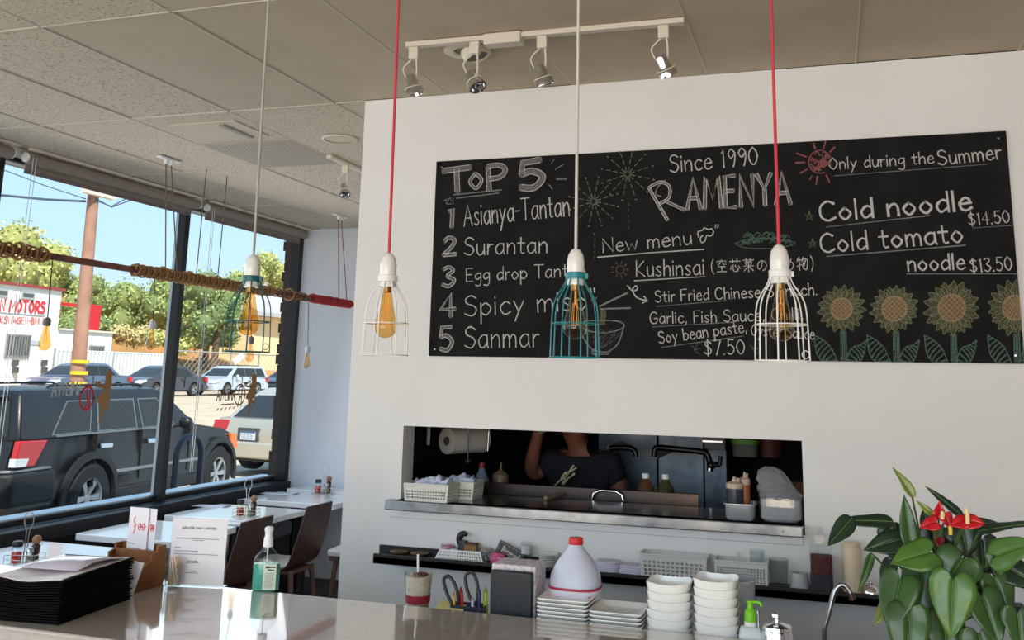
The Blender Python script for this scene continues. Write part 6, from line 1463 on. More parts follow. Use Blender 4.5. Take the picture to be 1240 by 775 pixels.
t = thing('shop_name_decal','reversed shop name lettering with a brown ring letter on the far window pane','window decal',(GX,GXY(285,490)[0],GXY(285,490)[1]))
f = wf_(); mirror_text(f,'AMENYA',(284,484),(262,485),.085,.012); f.line([GXY(283,489),GXY(268,490)],.010)
for k in range(5): f.line([GXY(262+k*5,497-k*.6),GXY(264+k*5,495-k*.6)],.010)
c = GXY(290,478); f.line([(c[0]+.075*math.cos(k/20*2*PI),c[1]+.085*math.sin(k/20*2*PI)) for k in range(21)],.014); mirror_text(f,'R',(292,492),(287,492),.16,.012)
obj('name_letters', f.mb, M_brn, t, world=True)

# ------------------------------------------------------------------ bike rack and parked cars
bx = -7.15
a = PX(213,600,bx); b_ = PX(245,597,bx); tp = PX(229,528,bx).z
t = thing('bike_rack','dark blue steel hoop bike rack on the pavement beside the black car','bike rack',(bx,(a.y+b_.y)/2,-.02))
y0,y1 = PX(213,560,bx).y,PX(243,560,bx).y; r = (y1-y0)/2
obj('hoop', MB().tube([(bx,y0,-.02),(bx,y0,tp-r)]+[(bx,(y0+y1)/2-r*math.cos(k*PI/12),tp-r+r*math.sin(k*PI/12)) for k in range(1,12)]+[(bx,y1,tp-r),(bx,y1,-.02)],.036,12), mat('dark_blue_rack',(38,46,58),.4), t, smooth=60, world=True)
for y in (y0,y1): obj('foot_plate', MB().lathe([(0,-.02),(.08,-.02),(.08,-.008),(0,-.008)],16,(bx,y,0),caps=False), mat('dark_blue_rack',(38,46,58),.4), t, smooth=50, world=True)
M_tyre = mat('tyre_rubber',(26,26,27),.8); M_rim = mat('alloy_rim',(188,190,194),.3,.9); M_carglass = mat('tinted_car_glass',(44,46,44),.12,spec=.35)
M_taillight = mat('red_tail_light',(176,26,30),.2,coat=.5); M_headlight = mat('headlight_glass',(206,210,214),.1,coat=.6)
def wheel(car, x, y, r, w, side, spokes=7, rk=1):
    Q = Matrix.Translation((x,y,r)) @ Matrix.Rotation(-PI/2*side,4,'X')
    ty = obj('wheel', MB().lathe([(r*.64*rk,-w/2),(r*.9,-w/2),(r,-w*.35),(r,w*.35),(r*.9,w/2),(r*.64*rk,w/2),(r*.64*rk,-w/2)],30,M=Q,caps=False), M_tyre, car, smooth=40)
    r_t = r; r = r*rk
    rm_ = MB(); rm_.lathe([(r*.58,w*.44),(r*.65,w*.48),(r*.65,-w*.3),(r*.58,-w*.3),(r*.58,w*.44)],30,M=Q,caps=False); rm_.lathe([(0,w*.36),(r*.12,w*.36),(r*.12,w*.2),(0,w*.2)],16,M=Q,caps=False)
    for k in range(spokes):
        A = Matrix.Rotation(2*PI*k/spokes,4,'Z'); rm_.loft([[(r*.08,-r*.06,w*.20),(r*.08,r*.06,w*.20),(r*.08,r*.06,w*.34),(r*.08,-r*.06,w*.34)],[(r*.6,-r*.10,w*.25),(r*.6,r*.10,w*.25),(r*.6,r*.10,w*.42),(r*.6,-r*.10,w*.42)]],M=Q@A)
    ro = obj('rim', rm_, M_rim, ty, smooth=35)
    obj('brake_disc', MB().lathe([(0,-w*.1),(r*.5,-w*.1),(r*.5,-w*.05),(0,-w*.05)],20,M=Q,caps=False), mat('brake_dark',(40,40,42),.5,.5), ty)
def car(label, name, loc, rz, S, paint):
    """x forward, z up; S: outline numbers"""
    t = thing(name,label,'car',loc,rz); W_ = S['w']/2; r = S['r']
    # lower body: outline with wheel arches, rounded in plan by shrinking nose and tail
    top = S['top']; arch = []
    def arcpts(cx,rad,n=10): return [(cx+rad*math.cos(a),r+rad*math.sin(a)) for a in [PI*(i/n) for i in range(n+1)]]
    bz = S['bz']; xr,xf = S['axr'],S['axf']; ra = r*1.17
    def arch_r(cx): 
        A = [(x,z) for x,z in arcpts(cx,ra) if z > bz]; return [(cx+math.sqrt(max(ra*ra-(bz-r)**2,0)),bz)]+A+[(cx-math.sqrt(max(ra*ra-(bz-r)**2,0)),bz)]
    low = [(top[-1][0],bz+.08),(top[-1][0]-.06,bz)]+arch_r(xf)+arch_r(xr)+[(top[0][0]+.06,bz),(top[0][0],bz+.08)]
    poly = list(top)+low                      # rear -> front along the top, front -> rear along the bottom
    xm = (top[0][0]+top[-1][0])/2; Lh = (top[-1][0]-top[0][0])/2
    def yw(x,z,k):
        u = abs(x-xm)/Lh; wv = W_*(1-.10*max(0,(u-.72)/.28)**2)
        belt = S['belt']; 
        if z > belt-.25: wv *= 1-.05*min((z-(belt-.25))/.35,1)
        if z < bz+.12: wv *= .975
        return wv*k
    rings = [[(x,-yw(x,z,1)*.999,z) for x,z in poly]]
    rings = [[(x,s*yw(x,z,.985 if abs(s)==1 else 1),z) for x,z in poly] for s in (-1,-.98,.98,1)]
    obj('body_shell', MB().loft(rings), paint, t, smooth=40)
    # side cladding / sill
    obj('underbody', MB().box((top[0][0]+.25,-W_*.86,bz-.08),(top[-1][0]-.25,W_*.86,bz+.25)), M_black, t)
    # cabin
    cb,ct_ = S['cab_b'],S['cab_t']; zb,zt = S['belt']-.02,S['roof']; wt = S['wt']/2
    wb = W_*.955
    def ring(pl,z,w_,k): return [(x,s*w_*k,z) for s,x in ((-1,pl[0]),(-1,pl[1]),(1,pl[1]),(1,pl[0]))]
    zmid = zb+(zt-zb)*.86; f86 = .86
    lerp = lambda a,b,f: a+(b-a)*f
    midb = (lerp(cb[0],ct_[0],f86),lerp(cb[1],ct_[1],f86)); wm = lerp(wb,wt,f86)
    obj('cabin', MB().loft([ring(cb,zb,wb,1),ring(midb,zmid,wm,1.0),ring((ct_[0]+.03,ct_[1]-.04),zt-.02,wt,.97),ring((ct_[0]+.14,ct_[1]-.18),zt,wt,.86)]), paint, t, smooth=30, bevel=.025)
    # windows on the sloping cabin sides
    def side_pt(x,z,s):
        f = (z-zb)/(zmid-zb); return (x,s*(lerp(wb,wm,f)+.004),z)
    for s in (-1,1):
        for wn in S['wins']:
            P_ = [side_pt(x,z,s) for x,z in wn]; cc = sum((Vector(p) for p in P_),Vector())/len(P_)
            fr = MB().add([cc+(Vector(p)-cc)*1.07 for p in P_]+[cc+(Vector(p)-cc)*1.07+Vector((0,-s*.03,0)) for p in P_],[tuple(range(len(P_)))]+[(i,(i+1)%len(P_),(i+1)%len(P_)+len(P_),i+len(P_)) for i in range(len(P_))])
            fo = obj('window_frame', fr, S.get('trim',M_black), t); 
            obj('window', MB().add([Vector(p)+Vector((0,s*.003,0)) for p in P_],[tuple(range(len(P_)))]), M_carglass, fo)
    def end_quad(x0,z0,w0,x1,z1,w1,off): return MB().add([(x0+off,-w0,z0),(x0+off,w0,z0),(x1+off,w1,z1),(x1+off,-w1,z1)],[(0,1,2,3)])
    f0,f1 = .10,.88; fz = lambda f: lerp(zb,zmid,f)
    for nm,ix,of in (('rear_window',0,-.006),('windscreen',1,.006)):
        x0 = lerp(cb[ix],midb[ix],f0); x1 = lerp(cb[ix],midb[ix],f1); obj(nm, end_quad(x0,fz(f0),lerp(wb,wm,f0)*.86,x1,fz(f1),lerp(wb,wm,f1)*.86,of), M_carglass, t)
    for x in (xr,xf):
        for s in (-1,1): wheel(t,x,s*(W_-.11),r,.23,s,S.get('sp',7),S.get('rimk',1))
    for q in S['details']: q(t)
    # mirrors, handles
    for s in (-1,1):
        mxp = S['mir']; obj('mirror', MB().sphere((mxp,s*(W_+.10),S['belt']+.05),.10,12,8,(.7,.9,.8)).tube([(mxp,s*(W_*.94),S['belt']),(mxp,s*(W_+.06),S['belt']+.03)],.02,6), paint, t, smooth=60)
        for hx in S['hand']: 
            h = obj('door_handle', MB().box((hx-.11,s*(W_-.016),S['belt']-.17),(hx+.11,s*(W_+.022),S['belt']-.11)), S.get('hm',paint), t, bevel=.012)
        for dx in S['doors']: obj('door_seam', MB().box((dx-.006,s*(W_*.9),bz+.12),(dx+.006,s*(W_+.0015),S['belt'])), M_black, t)
    return t
def blk(name,a,b,m,bev=.02,both=True):
    def go(t):
        for s in ((-1,1) if both else (1,)): obj(name, MB().box((a[0],s*a[1],a[2]),(b[0],s*b[1],b[2])), m, t, bevel=bev)
    return go
# --- black SUV
P_suv = mat('dusty_black_paint',(17,17,18),.4,coat=.22,noise=(2.2,(30,29,28),.4,.7)); M_clad = mat('dark_grey_cladding',(30,31,32),.6); M_satin = mat('satin_trim',(140,142,142),.35,.7)
W2 = .93
def suv_more(t):
    M = MB
    obj('rear_bumper', M().prism([(-2.68,-.84),(-2.62,-.92),(-2.0,-.94),(-2.0,.94),(-2.62,.92),(-2.68,.84)],.42,.745), M_clad, t, bevel=.035)
    obj('rear_bumper_top', M().prism([(-2.69,-.82),(-2.62,-.90),(-2.06,-.925),(-2.06,.925),(-2.62,.90),(-2.69,.82)],.745,.775), M_satin, t, bevel=.01)
    obj('front_bumper', M().prism([(2.05,-.74),(1.95,-.88),(1.62,-.93),(1.62,.93),(1.95,.88),(2.05,.74)],.30,.64), M_clad, t, bevel=.05)
    obj('tailgate_handle', M().box((-2.625,-.35,.90),(-2.59,.35,.95)), M_satin, t, bevel=.01)
    for s in (-1,1):
        tl = obj('tail_light', M().prism([(-2.595,.80),(-2.31,.79),(-2.15,1.04),(-2.555,1.05)],s*.845,s*.915,'y'), M_taillight, t, bevel=.012)
        obj('reverse_lamp', M().prism([(-2.60,.805),(-2.44,.80),(-2.41,.875),(-2.595,.885)],s*.85,s*.918,'y'), M_headlight, tl)
        obj('headlight', M().prism([(1.62,.76),(1.99,.70),(1.93,.86),(1.60,.92)],s*.56,s*.86,'y'), M_headlight, t, bevel=.02)
        obj('marker_lamp', M().prism([(1.74,.70),(1.93,.68),(1.88,.87),(1.72,.90)],s*.70,s*.905,'y'), mat('amber_lamp',(226,116,50),.3), t)
        obj('roof_rail', M().tube([(-1.9,s*.60,1.53),(-1.8,s*.60,1.575),(-.2,s*.60,1.585),(-.05,s*.59,1.54)],.014,8), M_black, t, smooth=60)
        obj('side_moulding', M().box((-.95,s*.915,.60),(.95,s*.944,.64)), M_satin, t, bevel=.008); obj('sill_cladding', M().box((-.95,s*.90,.30),(.95,s*.945,.44)), M_clad, t, bevel=.02)
        obj('window_surround', M().box((-2.0,s*.878,1.055),(.2,s*.9,1.075)), M_satin, t, bevel=.004)
        for cx in (-1.39,1.39):
            R0_,R1_ = .425,.50; A = [PI*(i/14) for i in range(-1,16)]
            obj('wheel_arch', M().loft([[(cx+R_*math.cos(a),s*y,.37+R_*math.sin(a)) for R_,y in ((R0_,.90),(R1_,.90),(R1_,.940),(R0_,.948))] for a in A]), M_clad, t, smooth=40)
    obj('rear_spoiler', M().prism([(-2.52,1.47),(-2.2,1.54),(-2.2,1.50),(-2.46,1.44)],-.62,.62,'y'), P_suv, t, bevel=.01)
    obj('brake_lamp', M().box((-2.53,-.34,1.435),(-2.46,.34,1.475)), M_taillight, t)
    obj('rear_wiper', M().tube([(-2.56,.1,1.13),(-2.60,-.35,1.16)],.012,6), M_black, t)
    f = Flat((0,-.9495,0),(1,0,0),UP,(0,-1,0),.001); f.text('JEEP',(-.90,.49),(-.62,.49),.07,.02); obj('door_badge', f.mb, mat('dark_badge',(8,8,9),.4), t)
SUV = dict(w=1.86,wt=1.48,r=.375,axr=-1.39,axf=1.39,bz=.38,belt=1.06,roof=1.55,mir=.27,hand=(-1.20,-.29),hm=M_chrome,doors=(-1.36,-.50,.58),sp=6,trim=M_satin,rimk=.9,
  top=[(-2.58,.50),(-2.60,.80),(-2.52,1.07),(-1.0,1.08),(.60,1.08),(.80,1.06),(1.45,.98),(1.83,.88),(1.98,.72),(2.0,.50)],
  cab_b=(-2.54,.82),cab_t=(-2.42,.06),
  wins=[[(-2.03,1.09),(-1.44,1.09),(-1.34,1.41),(-1.74,1.41)],[(-1.27,1.09),(-.57,1.09),(-.56,1.41),(-1.21,1.41)],[(-.42,1.09),(.24,1.09),(-.06,1.41),(-.44,1.41)]],
  details=[suv_more])
h1 = PZ(98,603,EYE-1.405); h2 = PZ(255,573,EYE-1.405); hd = (h2-h1).normalized(); hang = math.atan2(hd.y,hd.x)
mid = (h1+h2)/2; lf = Vector((-hd.y,hd.x,0)); cc = mid+lf*.82
car('dusty black sport utility car parked at the kerb right outside the window','suv_car',(cc.x,cc.y,-.03),hang,SUV,P_suv)
# --- sedans
def sedan(w=1.78,L=4.6,belt=.93,roof=1.43,rim=.32):
    return dict(w=w,wt=w*.74,r=rim,axr=-1.33,axf=1.35,bz=.30,belt=belt,roof=roof,mir=.72,hand=(-.5,.42),doors=(-.62,.12,.95),sp=5,
      top=[(-L/2+.02,.48),(-L/2-.0,.72),(-L/2+.08,belt+.02),(-1.25,belt+.05),(-.9,belt),(.9,belt),(1.25,belt-.02),(L/2-.3,.80),(L/2-.05,.66),(L/2,.48)],
      cab_b=(-1.55,1.30),cab_t=(-.85,.30),wins=[[(-1.22,belt+.03),(-.30,belt+.03),(-.30,roof-.13),(-.82,roof-.13)],[(-.22,belt+.03),(.95,belt+.03),(.34,roof-.13),(-.22,roof-.13)]],details=[])
def ends(L,belt,plate=True,grille=True):
    def go(t):
        for s in (-1,1):
            obj('tail_light', MB().prism([(-L/2-.012,.66),(-L/2+.22,.70),(-L/2+.20,.90),(-L/2+.05,.92)],s*.52,s*.872,'y'), M_taillight, t, bevel=.012)
            obj('headlight', MB().prism([(L/2-.40,.70),(L/2+.0,.60),(L/2-.05,.72),(L/2-.36,.80)],s*.50,s*.86,'y'), M_headlight, t, bevel=.012)
        pl = obj('licence_plate', MB().box((-L/2-.02,-.17,.60),(-L/2+.0,.17,.74)), mat('plate_white',(214,220,226),.5), t, bevel=.004)
        obj('plate_band', MB().box((-L/2-.021,-.17,.715),(-L/2-.018,.17,.74)), mat('plate_blue',(70,96,150),.5), pl)
        f = Flat((-L/2-.021,0,0),(0,-1,0),UP,(-1,0,0),.001)
        for k in range(7): f.line([(-.13+k*.038,.625),(-.13+k*.038+(.012 if k%2 else .0),.69)],.014)
        obj('plate_marks', f.mb, mat('plate_grey',(130,140,160),.6), pl)
        obj('plate_recess', MB().box((-L/2-.012,-.24,.58),(-L/2+.03,.24,.80)), mat('recess_dark',(70,72,74),.5), t)
        obj('rear_bumper', MB().prism([(-L/2-.07,-.72),(-L/2-.0,-.86),(-L/2+.35,-.895),(-L/2+.35,.895),(-L/2,.86),(-L/2-.07,.72)],.30,.57), t['_p'] if False else CARP[0], t, bevel=.03)
        obj('front_bumper', MB().prism([(L/2+.06,-.70),(L/2-.02,-.85),(L/2-.35,-.895),(L/2-.35,.895),(L/2-.02,.85),(L/2+.06,.70)],.26,.56), CARP[0], t, bevel=.03)
        obj('grille', MB().box((L/2+.0,-.40,.56),(L/2+.045,.40,.68)), M_black, t, bevel=.01); obj('lower_intake', MB().box((L/2+.05,-.55,.34),(L/2+.066,.55,.44)), M_black, t)
    return go
CARP = [None]
def put_sedan(label,name,loc,rz,paint,**k):
    CARP[0] = paint; cab = k.pop('cab',None); S = sedan(**k)
    if cab: S['cab_b'],S['cab_t'] = cab
    S['details'] = [ends(k.get('L',4.6),S['belt'])]; return car(label,name,loc,rz,S,paint)
P_silver = mat('champagne_silver_paint',(186,180,166),.25,.35,coat=.6)
rc = PZ(301,524,EYE-1.06); hd2 = math.radians(80); c = rc+Vector((math.cos(hd2),math.sin(hd2),0))*2.3
put_sedan('champagne silver sedan seen from behind in front of the black car','sedan_car',(c.x,c.y,-.03),hd2,P_silver,roof=1.47,cab=((-2.02,1.25),(-1.32,.25)))
FX = -30.5
def far_car(px0,px1,label,name,paint,fn):
    y0 = PX(px0,460,FX).y; y1 = PX(px1,460,FX).y; return fn(label,name,(FX,(y0+y1)/2,zg(FX)),-PI/2,paint)
far_car(52,135,'blue grey sedan across the street beside the utility pole','sedan_car',mat('blue_grey_paint',(98,112,134),.25,.4,coat=.6),lambda *a: put_sedan(*a,L=4.5,roof=1.46))
far_car(150,236,'dark grey sedan across the street in front of the corrugated fence','sedan_car',mat('dark_grey_paint',(72,70,74),.25,.4,coat=.6),lambda *a: put_sedan(*a,L=4.8))
far_car(313,390,'dark blue sedan across the street at the right edge of the window','sedan_car',mat('slate_blue_paint',(74,86,108),.25,.4,coat=.6),lambda *a: put_sedan(*a,L=4.5))
P_wag = mat('silver_wagon_paint',(196,202,210),.25,.3,coat=.6)
def wag(label,name,loc,rz,paint):
    CARP[0] = paint; S = sedan(w=1.82,L=4.8,roof=1.50); S['cab_b'] = (-2.30,1.30); S['cab_t'] = (-2.0,.35); S['top'][3] = (-1.5,.97)
    S['wins'] = [[(-2.02,.97),(-1.25,.97),(-1.25,1.37),(-1.85,1.37)],[(-1.16,.97),(-.28,.97),(-.28,1.37),(-1.16,1.37)],[(-.2,.97),(.95,.97),(.38,1.37),(-.2,1.37)]]
    S['details'] = [ends(4.8,.93), lambda t: [obj('roof_rail', MB().tube([(-1.8,s*.58,1.48),(-1.7,s*.58,1.53),(.1,s*.58,1.53),(.2,s*.58,1.48)],.02,6), M_black, t) for s in (-1,1)]]
    return car(label,name,loc,rz,S,paint)
far_car(238,313,'silver station wagon across the street below the trees','wagon_car',P_wag,wag)

# ------------------------------------------------------------------ utility pole, buildings, fences
po = PZ(97,520,0.05); D_ = 27.5; dr = ray(97,440); dr = dr*(D_/math.hypot(dr.x,dr.y)); ux,uy = dr.x,dr.y
dt = ray(107,230); dt = dt*(D_/math.hypot(dt.x,dt.y)); zt = dt.z+EYE
t = thing('utility_pole','tall wooden utility pole with yellow bands on the far side of the black car','utility pole',(ux,uy,zg(ux)-.05))
M_pole = mat('weathered_pole_wood',(168,128,108),.9,noise=(2.5,(142,104,88),.35,.7))
obj('pole_shaft', MB().tube([(0,0,0),(dt.x-ux if abs(dt.x-ux)<.6 else 0,0,zt-zg(ux)+.4)],[.20,.14],14), M_pole, t, smooth=60)
for py in (438,451.5,464.5):
    z = (ray(92,py)*(D_/math.hypot(ray(92,py).x,ray(92,py).y))).z+EYE-zg(ux)+.05; obj('yellow_band', MB().lathe([(.205,z-.045),(.215,z-.045),(.215,z+.045),(.205,z+.045)],16,caps=False), mat('yellow_reflector',(228,190,40),.5), t, smooth=50)
obj('crossarm', MB().box((-.08,-.55,zt-zg(ux)-.1),(.08,.55,zt-zg(ux)+.05)), mat('pale_crossarm',(214,196,182),.8), t)
for y in (-.45,-.2,.2,.45): obj('insulator', MB().lathe([(0,0),(.06,0),(.08,.08),(.04,.16),(0,.18)],10,(0,y,zt-zg(ux)+.05),caps=False), mat('insulator_white',(224,220,214),.3), t, smooth=50)
wr = MB()
def dirp(px,py,D): d = ray(px,py); d = d*(D/math.hypot(d.x,d.y)); return (d.x-ux,d.y-uy,d.z+EYE-zg(ux)+.05)
for y0_,y1_,r_ in ((244,237,.035),(241,207,.014)): wr.tube([dirp(104,y0_,D_),dirp(55,(y0_+y1_)/2+1,D_),dirp(8,y1_,D_),dirp(-90,y1_-8,D_)],r_,5)
for y0_,y1_ in ((236,252),(240,246)): wr.tube([dirp(108,y0_,D_),dirp(135,(y0_+y1_)/2+7,D_),dirp(165,y1_-12,D_),dirp(260,y1_-70,D_)],.018,5)
obj('power_lines', wr, mat('power_line',(70,86,100),.6), t)
M_stucco = mat('white_stucco',(238,236,230),.9,noise=(.8,(226,222,214),.4,.7)); M_redp = mat('red_paint',(196,36,44),.6); M_winb = mat('dark_building_glass',(84,88,92),.2)
BXW = -36.0
def bz(px,py,X=BXW): p = PX(px,py,X); return (p.y,p.z)
y1,z1 = bz(75,352.5); gz = .45
t = thing('motor_shop_building','white two storey motor shop with red lettering across the street','building',(BXW-4,y1-8,gz))
obj('building_walls', MB().box((BXW-9,y1-18,gz-.3),(BXW,y1,z1)), M_stucco, t, world=True)
obj('roof_edge', MB().box((BXW-9,y1-18,z1),(BXW+.15,y1+.1,z1+.12)), mat('dull_red_roof_edge',(150,62,58),.6), t, world=True)
def wall_win(pxa,pya,pxb,pyb,bars=0,X=BXW,root=None):
    a = bz(pxa,pya,X); c = bz(pxb,pyb,X); w = obj('window', MB().box((X,a[0],c[1]),(X+.05,c[0],a[1])), mat('window_frame_grey',(172,172,168),.6), root, world=True)
    g = MB().box((X+.051,a[0]+.08,c[1]+.08),(X+.06,c[0]-.08,a[1]-.08)); go = obj('pane', g, M_winb, w); go.data.transform(Matrix.Translation(-root.location))
    if bars:
        m = MB(); 
        for k in range(bars): y = a[0]+(c[0]-a[0])*(k+.5)/bars; m.box((X+.07,y-.035,c[1]),(X+.11,y+.035,a[1]))
        bo = obj('window_bars', m, mat('bar_grey',(120,120,116),.6), w); bo.data.transform(Matrix.Translation(-root.location))
wall_win(26,352.5,41,363,0,root=t); wall_win(-4,349,9,360,0,root=t); wall_win(7,404,34,433,9,root=t)
def wall_text(root,text,pa,pb,h,w,m,name,X=BXW):
    f = Flat((X,0,0),(0,1,0),UP,(1,0,0),.03); f.text(text,bz(*pa,X),bz(*pb,X),h,w,gap=1.6,jit=.05); return obj(name,f.mb,m,root,world=True)
M_redl = mat('red_sign_lettering',(206,52,60),.7)
wall_text(t,'N MOTORS',(-1,376),(53,379),.038*0+1.0*(379-367.5)/26*1.15*.0+ .52*1.0,.11,M_redl,'sign_lettering')
wall_text(t,'VOLKSWAGEN-BMW',(-16,390.5),(51,393),.30,.045,M_redl,'sign_lettering')
obj('sign_rule', MB().box((BXW,bz(-20,377)[0],bz(20,379)[1]-.06),(BXW+.03,bz(54,381)[0],bz(20,379)[1]-.02)), mat('grey_rule',(150,146,146),.7), t, world=True)
for px,py in ((16,440),(51,440),(16,449),(51,449)): 
    p = bz(px,py); obj('wall_lamp', MB().box((BXW,p[0]-.08,p[1]-.1),(BXW+.25,p[0]+.08,p[1]+.16)), mat('wall_lamp_dark',(80,76,72),.6), t, world=True)
a = bz(36,412); c = bz(48,418); obj('wall_plaque', MB().box((BXW,a[0],c[1]),(BXW+.04,c[0],a[1])), mat('grey_plaque',(176,180,184),.6), t, world=True)
X2 = -37.0; a = bz(70,400,X2); c = bz(136.5,404,X2)
t = thing('low_white_building','low white annexe with a barred window right of the motor shop','building',(X2-3,(a[0]+c[0])/2,gz))
obj('building_walls', MB().box((X2-6,a[0],gz-.3),(X2,c[0],c[1])), M_stucco, t, world=True); obj('roof_edge', MB().box((X2-6,a[0],c[1]),(X2+.12,c[0]+.1,c[1]+.1)), mat('pale_roof_edge',(206,198,184),.8), t, world=True)
wall_win(107,418,125,429,6,X2,t)
X3 = -38.5; a = bz(72,367,X3); c = bz(116.5,401,X3)
t = thing('red_sign_board','plain red sign board on a roof frame behind the utility pole','sign board',(X3,c[0],gz))
q = bz(101,368,X3); obj('board_panel', MB().box((X3,q[0],c[1]-.1),(X3+.2,c[0],q[1])), M_redp, t, world=True, bevel=.02); obj('board_post', MB().box((X3,q[0]+.2,c[1]-.5),(X3+.15,q[0]+.4,c[1])), M_redp, t, world=True); obj('board_post', MB().box((X3,c[0]-.4,c[1]-.5),(X3+.15,c[0]-.2,c[1])), M_redp, t, world=True)
obj('frame_beam', MB().box((X3,a[0],a[1]-.12),(X3+.12,q[0],a[1]+.05)), M_redp, t, world=True)
X4 = -33.5
def fence(name,label,pxa,pxb,pyt,m,panel=True):
    a = bz(pxa,pyt,X4); c = bz(pxb,pyt,X4); t = thing(name,label,'fence',(X4,(a[0]+c[0])/2,gz))
    if panel:
        n = 60; P_ = [(X4+(.06 if k%2 else 0),a[0]+(c[0]-a[0])*k/n) for k in range(n+1)]
        obj('corrugated_sheet', MB().loft([[(x,y,gz) for x,y in P_],[(x,y,c[1]) for x,y in P_]],False,False), m, t, world=True, solid=.02); obj('top_rail', MB().tube([(X4,a[0],c[1]),(X4,c[0],c[1])],.05,6), m, t, world=True)
    else:
        mb = MB(); n = 28
        for k in range(n): y = a[0]+(c[0]-a[0])*k/n; L_ = (c[0]-a[0])/n*6; mb.tube([(X4,y,gz),(X4,min(y+L_,c[0]),c[1])],.012,4); mb.tube([(X4,min(y+L_,c[0]),gz),(X4,y,c[1])],.012,4)
        obj('wire_mesh', mb, m, t, world=True); obj('top_rail', MB().tube([(X4,a[0],c[1]),(X4,c[0],c[1])],.04,6), m, t, world=True)
    for k in range(5): y = a[0]+(c[0]-a[0])*k/4; obj('post', MB().tube([(X4,y,gz),(X4,y,c[1]+.1)],.05,6), mat('fence_post_grey',(156,160,158),.5,.4), t, world=True)
fence('corrugated_fence','pale grey corrugated fence behind the dark grey sedan',66,199,429.5,mat('pale_corrugated_sheet',(206,206,202),.6))
fence('chain_link_fence','see-through chain link fence in front of the dry slope',200,345,431,mat('chain_link_grey',(166,160,150),.5),False)
X5 = -40.0; a = bz(306,383,X5); z_e = bz(330,381,X5)[1]; z_r = bz(330,353,X5)[1]
t = thing('beige_house','beige house with a pale grey roof beyond the trees at the right','house',(X5-4,a[0]+8,gz))
obj('house_walls', MB().box((X5-8,a[0],gz-.3),(X5,a[0]+20,z_e)), mat('beige_stucco',(236,206,158),.9), t, world=True)
obj('roof', MB().prism([(X5+.9,z_e-.25),(X5+.9,z_e+.05),(X5-4,z_r+.6),(X5-9,z_e+.05),(X5-9,z_e-.25)],a[0]-.6,a[0]+20.6,'y'), mat('pale_grey_roof',(176,174,176),.8), t, world=True)
p = bz(287,434,X4); t = thing('notice_board','small white notice tilted on the chain link fence','notice',(X4+.1,p[0],p[1]),0)
obj('board_face', MB().box((-.0,-.5,-.2),(.03,.5,.2),Matrix.Rotation(.5,4,'X')), mat('notice_white',(232,230,226),.7), t); obj('board_back', MB().box((-.02,-.45,-.15),(-.001,.45,.15),Matrix.Rotation(.5,4,'X')), M_alu, t)

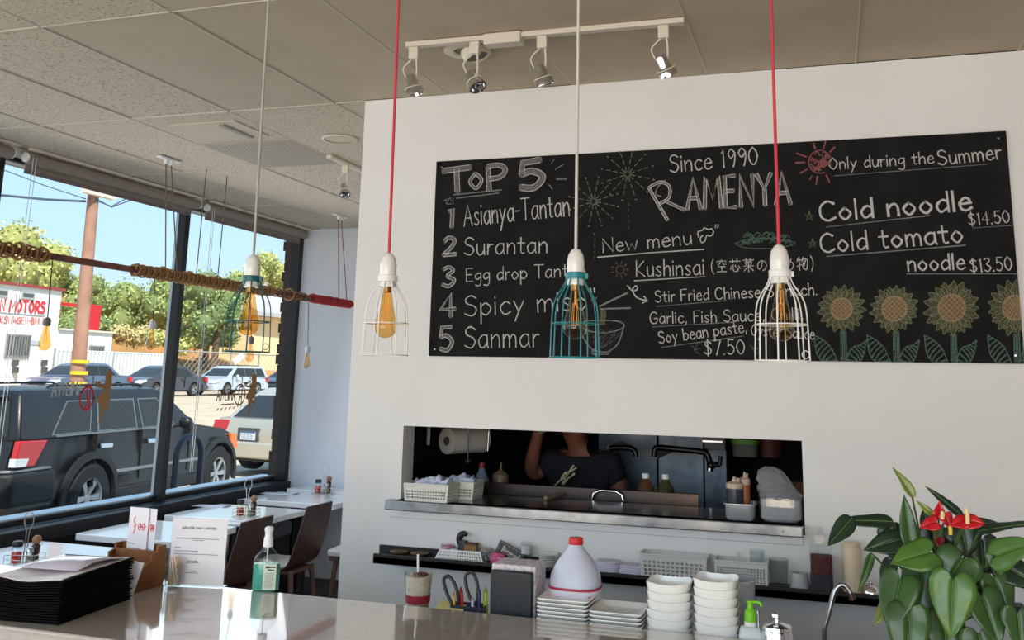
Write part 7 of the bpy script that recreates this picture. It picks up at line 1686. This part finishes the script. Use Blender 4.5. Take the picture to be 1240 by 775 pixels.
# ------------------------------------------------------------------ trees
def leaf_material(name, c, c2):
    if name in MATS: return MATS[name]
    m = mat(name,c,.7,noise=(.9,c2,.35,.65)); m.node_tree.nodes['Principled BSDF'].inputs['Specular IOR Level'].default_value = .2; return m
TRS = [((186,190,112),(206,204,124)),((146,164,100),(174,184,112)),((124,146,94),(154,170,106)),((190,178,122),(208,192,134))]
def tree(label, name, X, blobs, kind, seed, density=1.0, trunk=True, group='trees across the street'):
    """blobs: (px, py, radius px) placed at depth X"""
    q = random.Random(seed); B_ = []
    for px,py,rp in blobs:
        p = PX(px,py,X); r = rp/FPX*(RC @ (p-Vector((0,0,EYE)))).z; B_.append((p+Vector((q.uniform(-1,1)*r*.5,0,0)),r))
    cx = sum(b[0].y for b in B_)/len(B_); xx = sum(b[0].x for b in B_)/len(B_)
    t = thing(name,label,'tree',(xx,cx,gz),0,group)
    mb = MB(); core = MB()
    for c,r in B_:
        core.sphere(c-t.location,r*.80,10,7)
        n = int(520*density*max(.4,min(2.2,r/2)))
        for k in range(n):
            v = Vector((q.gauss(0,1),q.gauss(0,1),q.gauss(0,1))).normalized(); p = c+v*r*q.uniform(.74,1.06)-t.location
            s = q.uniform(.10,.22)*max(.7,min(1.5,r/2.2)); n1 = (v+Vector((q.gauss(0,.6),q.gauss(0,.6),q.gauss(0,.6)))).normalized(); u = n1.orthogonal().normalized(); a = q.uniform(0,6); u = u*math.cos(a)+n1.cross(u)*math.sin(a); w = n1.cross(u)
            mb.add([p-u*s,p+w*s*.6,p+u*s,p-w*s*.6],[(0,1,2,3)])
    c,c2 = TRS[kind]
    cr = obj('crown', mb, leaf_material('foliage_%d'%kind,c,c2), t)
    obj('inner_foliage', core, leaf_material('inner_foliage_%d'%kind,tuple(int(v*.75) for v in c),tuple(int(v*.75) for v in c2)), t, smooth=80)  # core in darkened leaf colour, standing for shade inside the crown
    if trunk:
        lo = min(b[0].z-b[1] for b in B_); obj('trunk', MB().tube([(0,0,-.5),(.1,.1,max(lo-gz+B_[0][1],1.5))],[.28,.18],8), mat('tree_bark',(96,78,62),.9), t, smooth=60)
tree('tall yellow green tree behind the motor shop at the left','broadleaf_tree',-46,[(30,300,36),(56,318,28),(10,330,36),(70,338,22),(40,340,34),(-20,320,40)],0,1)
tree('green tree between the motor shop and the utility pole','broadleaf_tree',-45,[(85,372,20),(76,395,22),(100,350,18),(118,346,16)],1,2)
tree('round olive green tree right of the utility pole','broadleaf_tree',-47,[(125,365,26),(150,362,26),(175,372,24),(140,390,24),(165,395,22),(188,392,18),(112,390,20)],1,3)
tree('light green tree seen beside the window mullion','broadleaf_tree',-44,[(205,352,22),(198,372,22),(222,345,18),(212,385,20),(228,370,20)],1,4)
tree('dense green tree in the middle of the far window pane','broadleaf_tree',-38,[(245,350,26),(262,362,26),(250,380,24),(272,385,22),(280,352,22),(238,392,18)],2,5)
tree('pale tree top rising beside the beige house','broadleaf_tree',-52,[(318,318,16),(330,332,18),(308,335,18),(300,350,20),(342,345,14),(285,342,16)],0,6)
tree('bushy tree low in front of the dry slope','broadleaf_tree',-40,[(262,405,18),(280,408,16),(240,412,14),(222,405,12)],2,7)
tree('small bright bush at the mullion foot','shrub',-38.5,[(222,420,11),(228,412,10),(190,410,12)],0,8,1.0,False)
tree('dark shrub along the top of the dry slope','shrub',-41,[(150,405,12),(165,410,12),(180,405,14),(140,402,10)],3,9,1.0,False)
tree('green hedge row behind the low white annexe','shrub',-42,[(100,392,14),(84,398,12),(118,394,14),(132,398,12)],2,10,1.0,False)
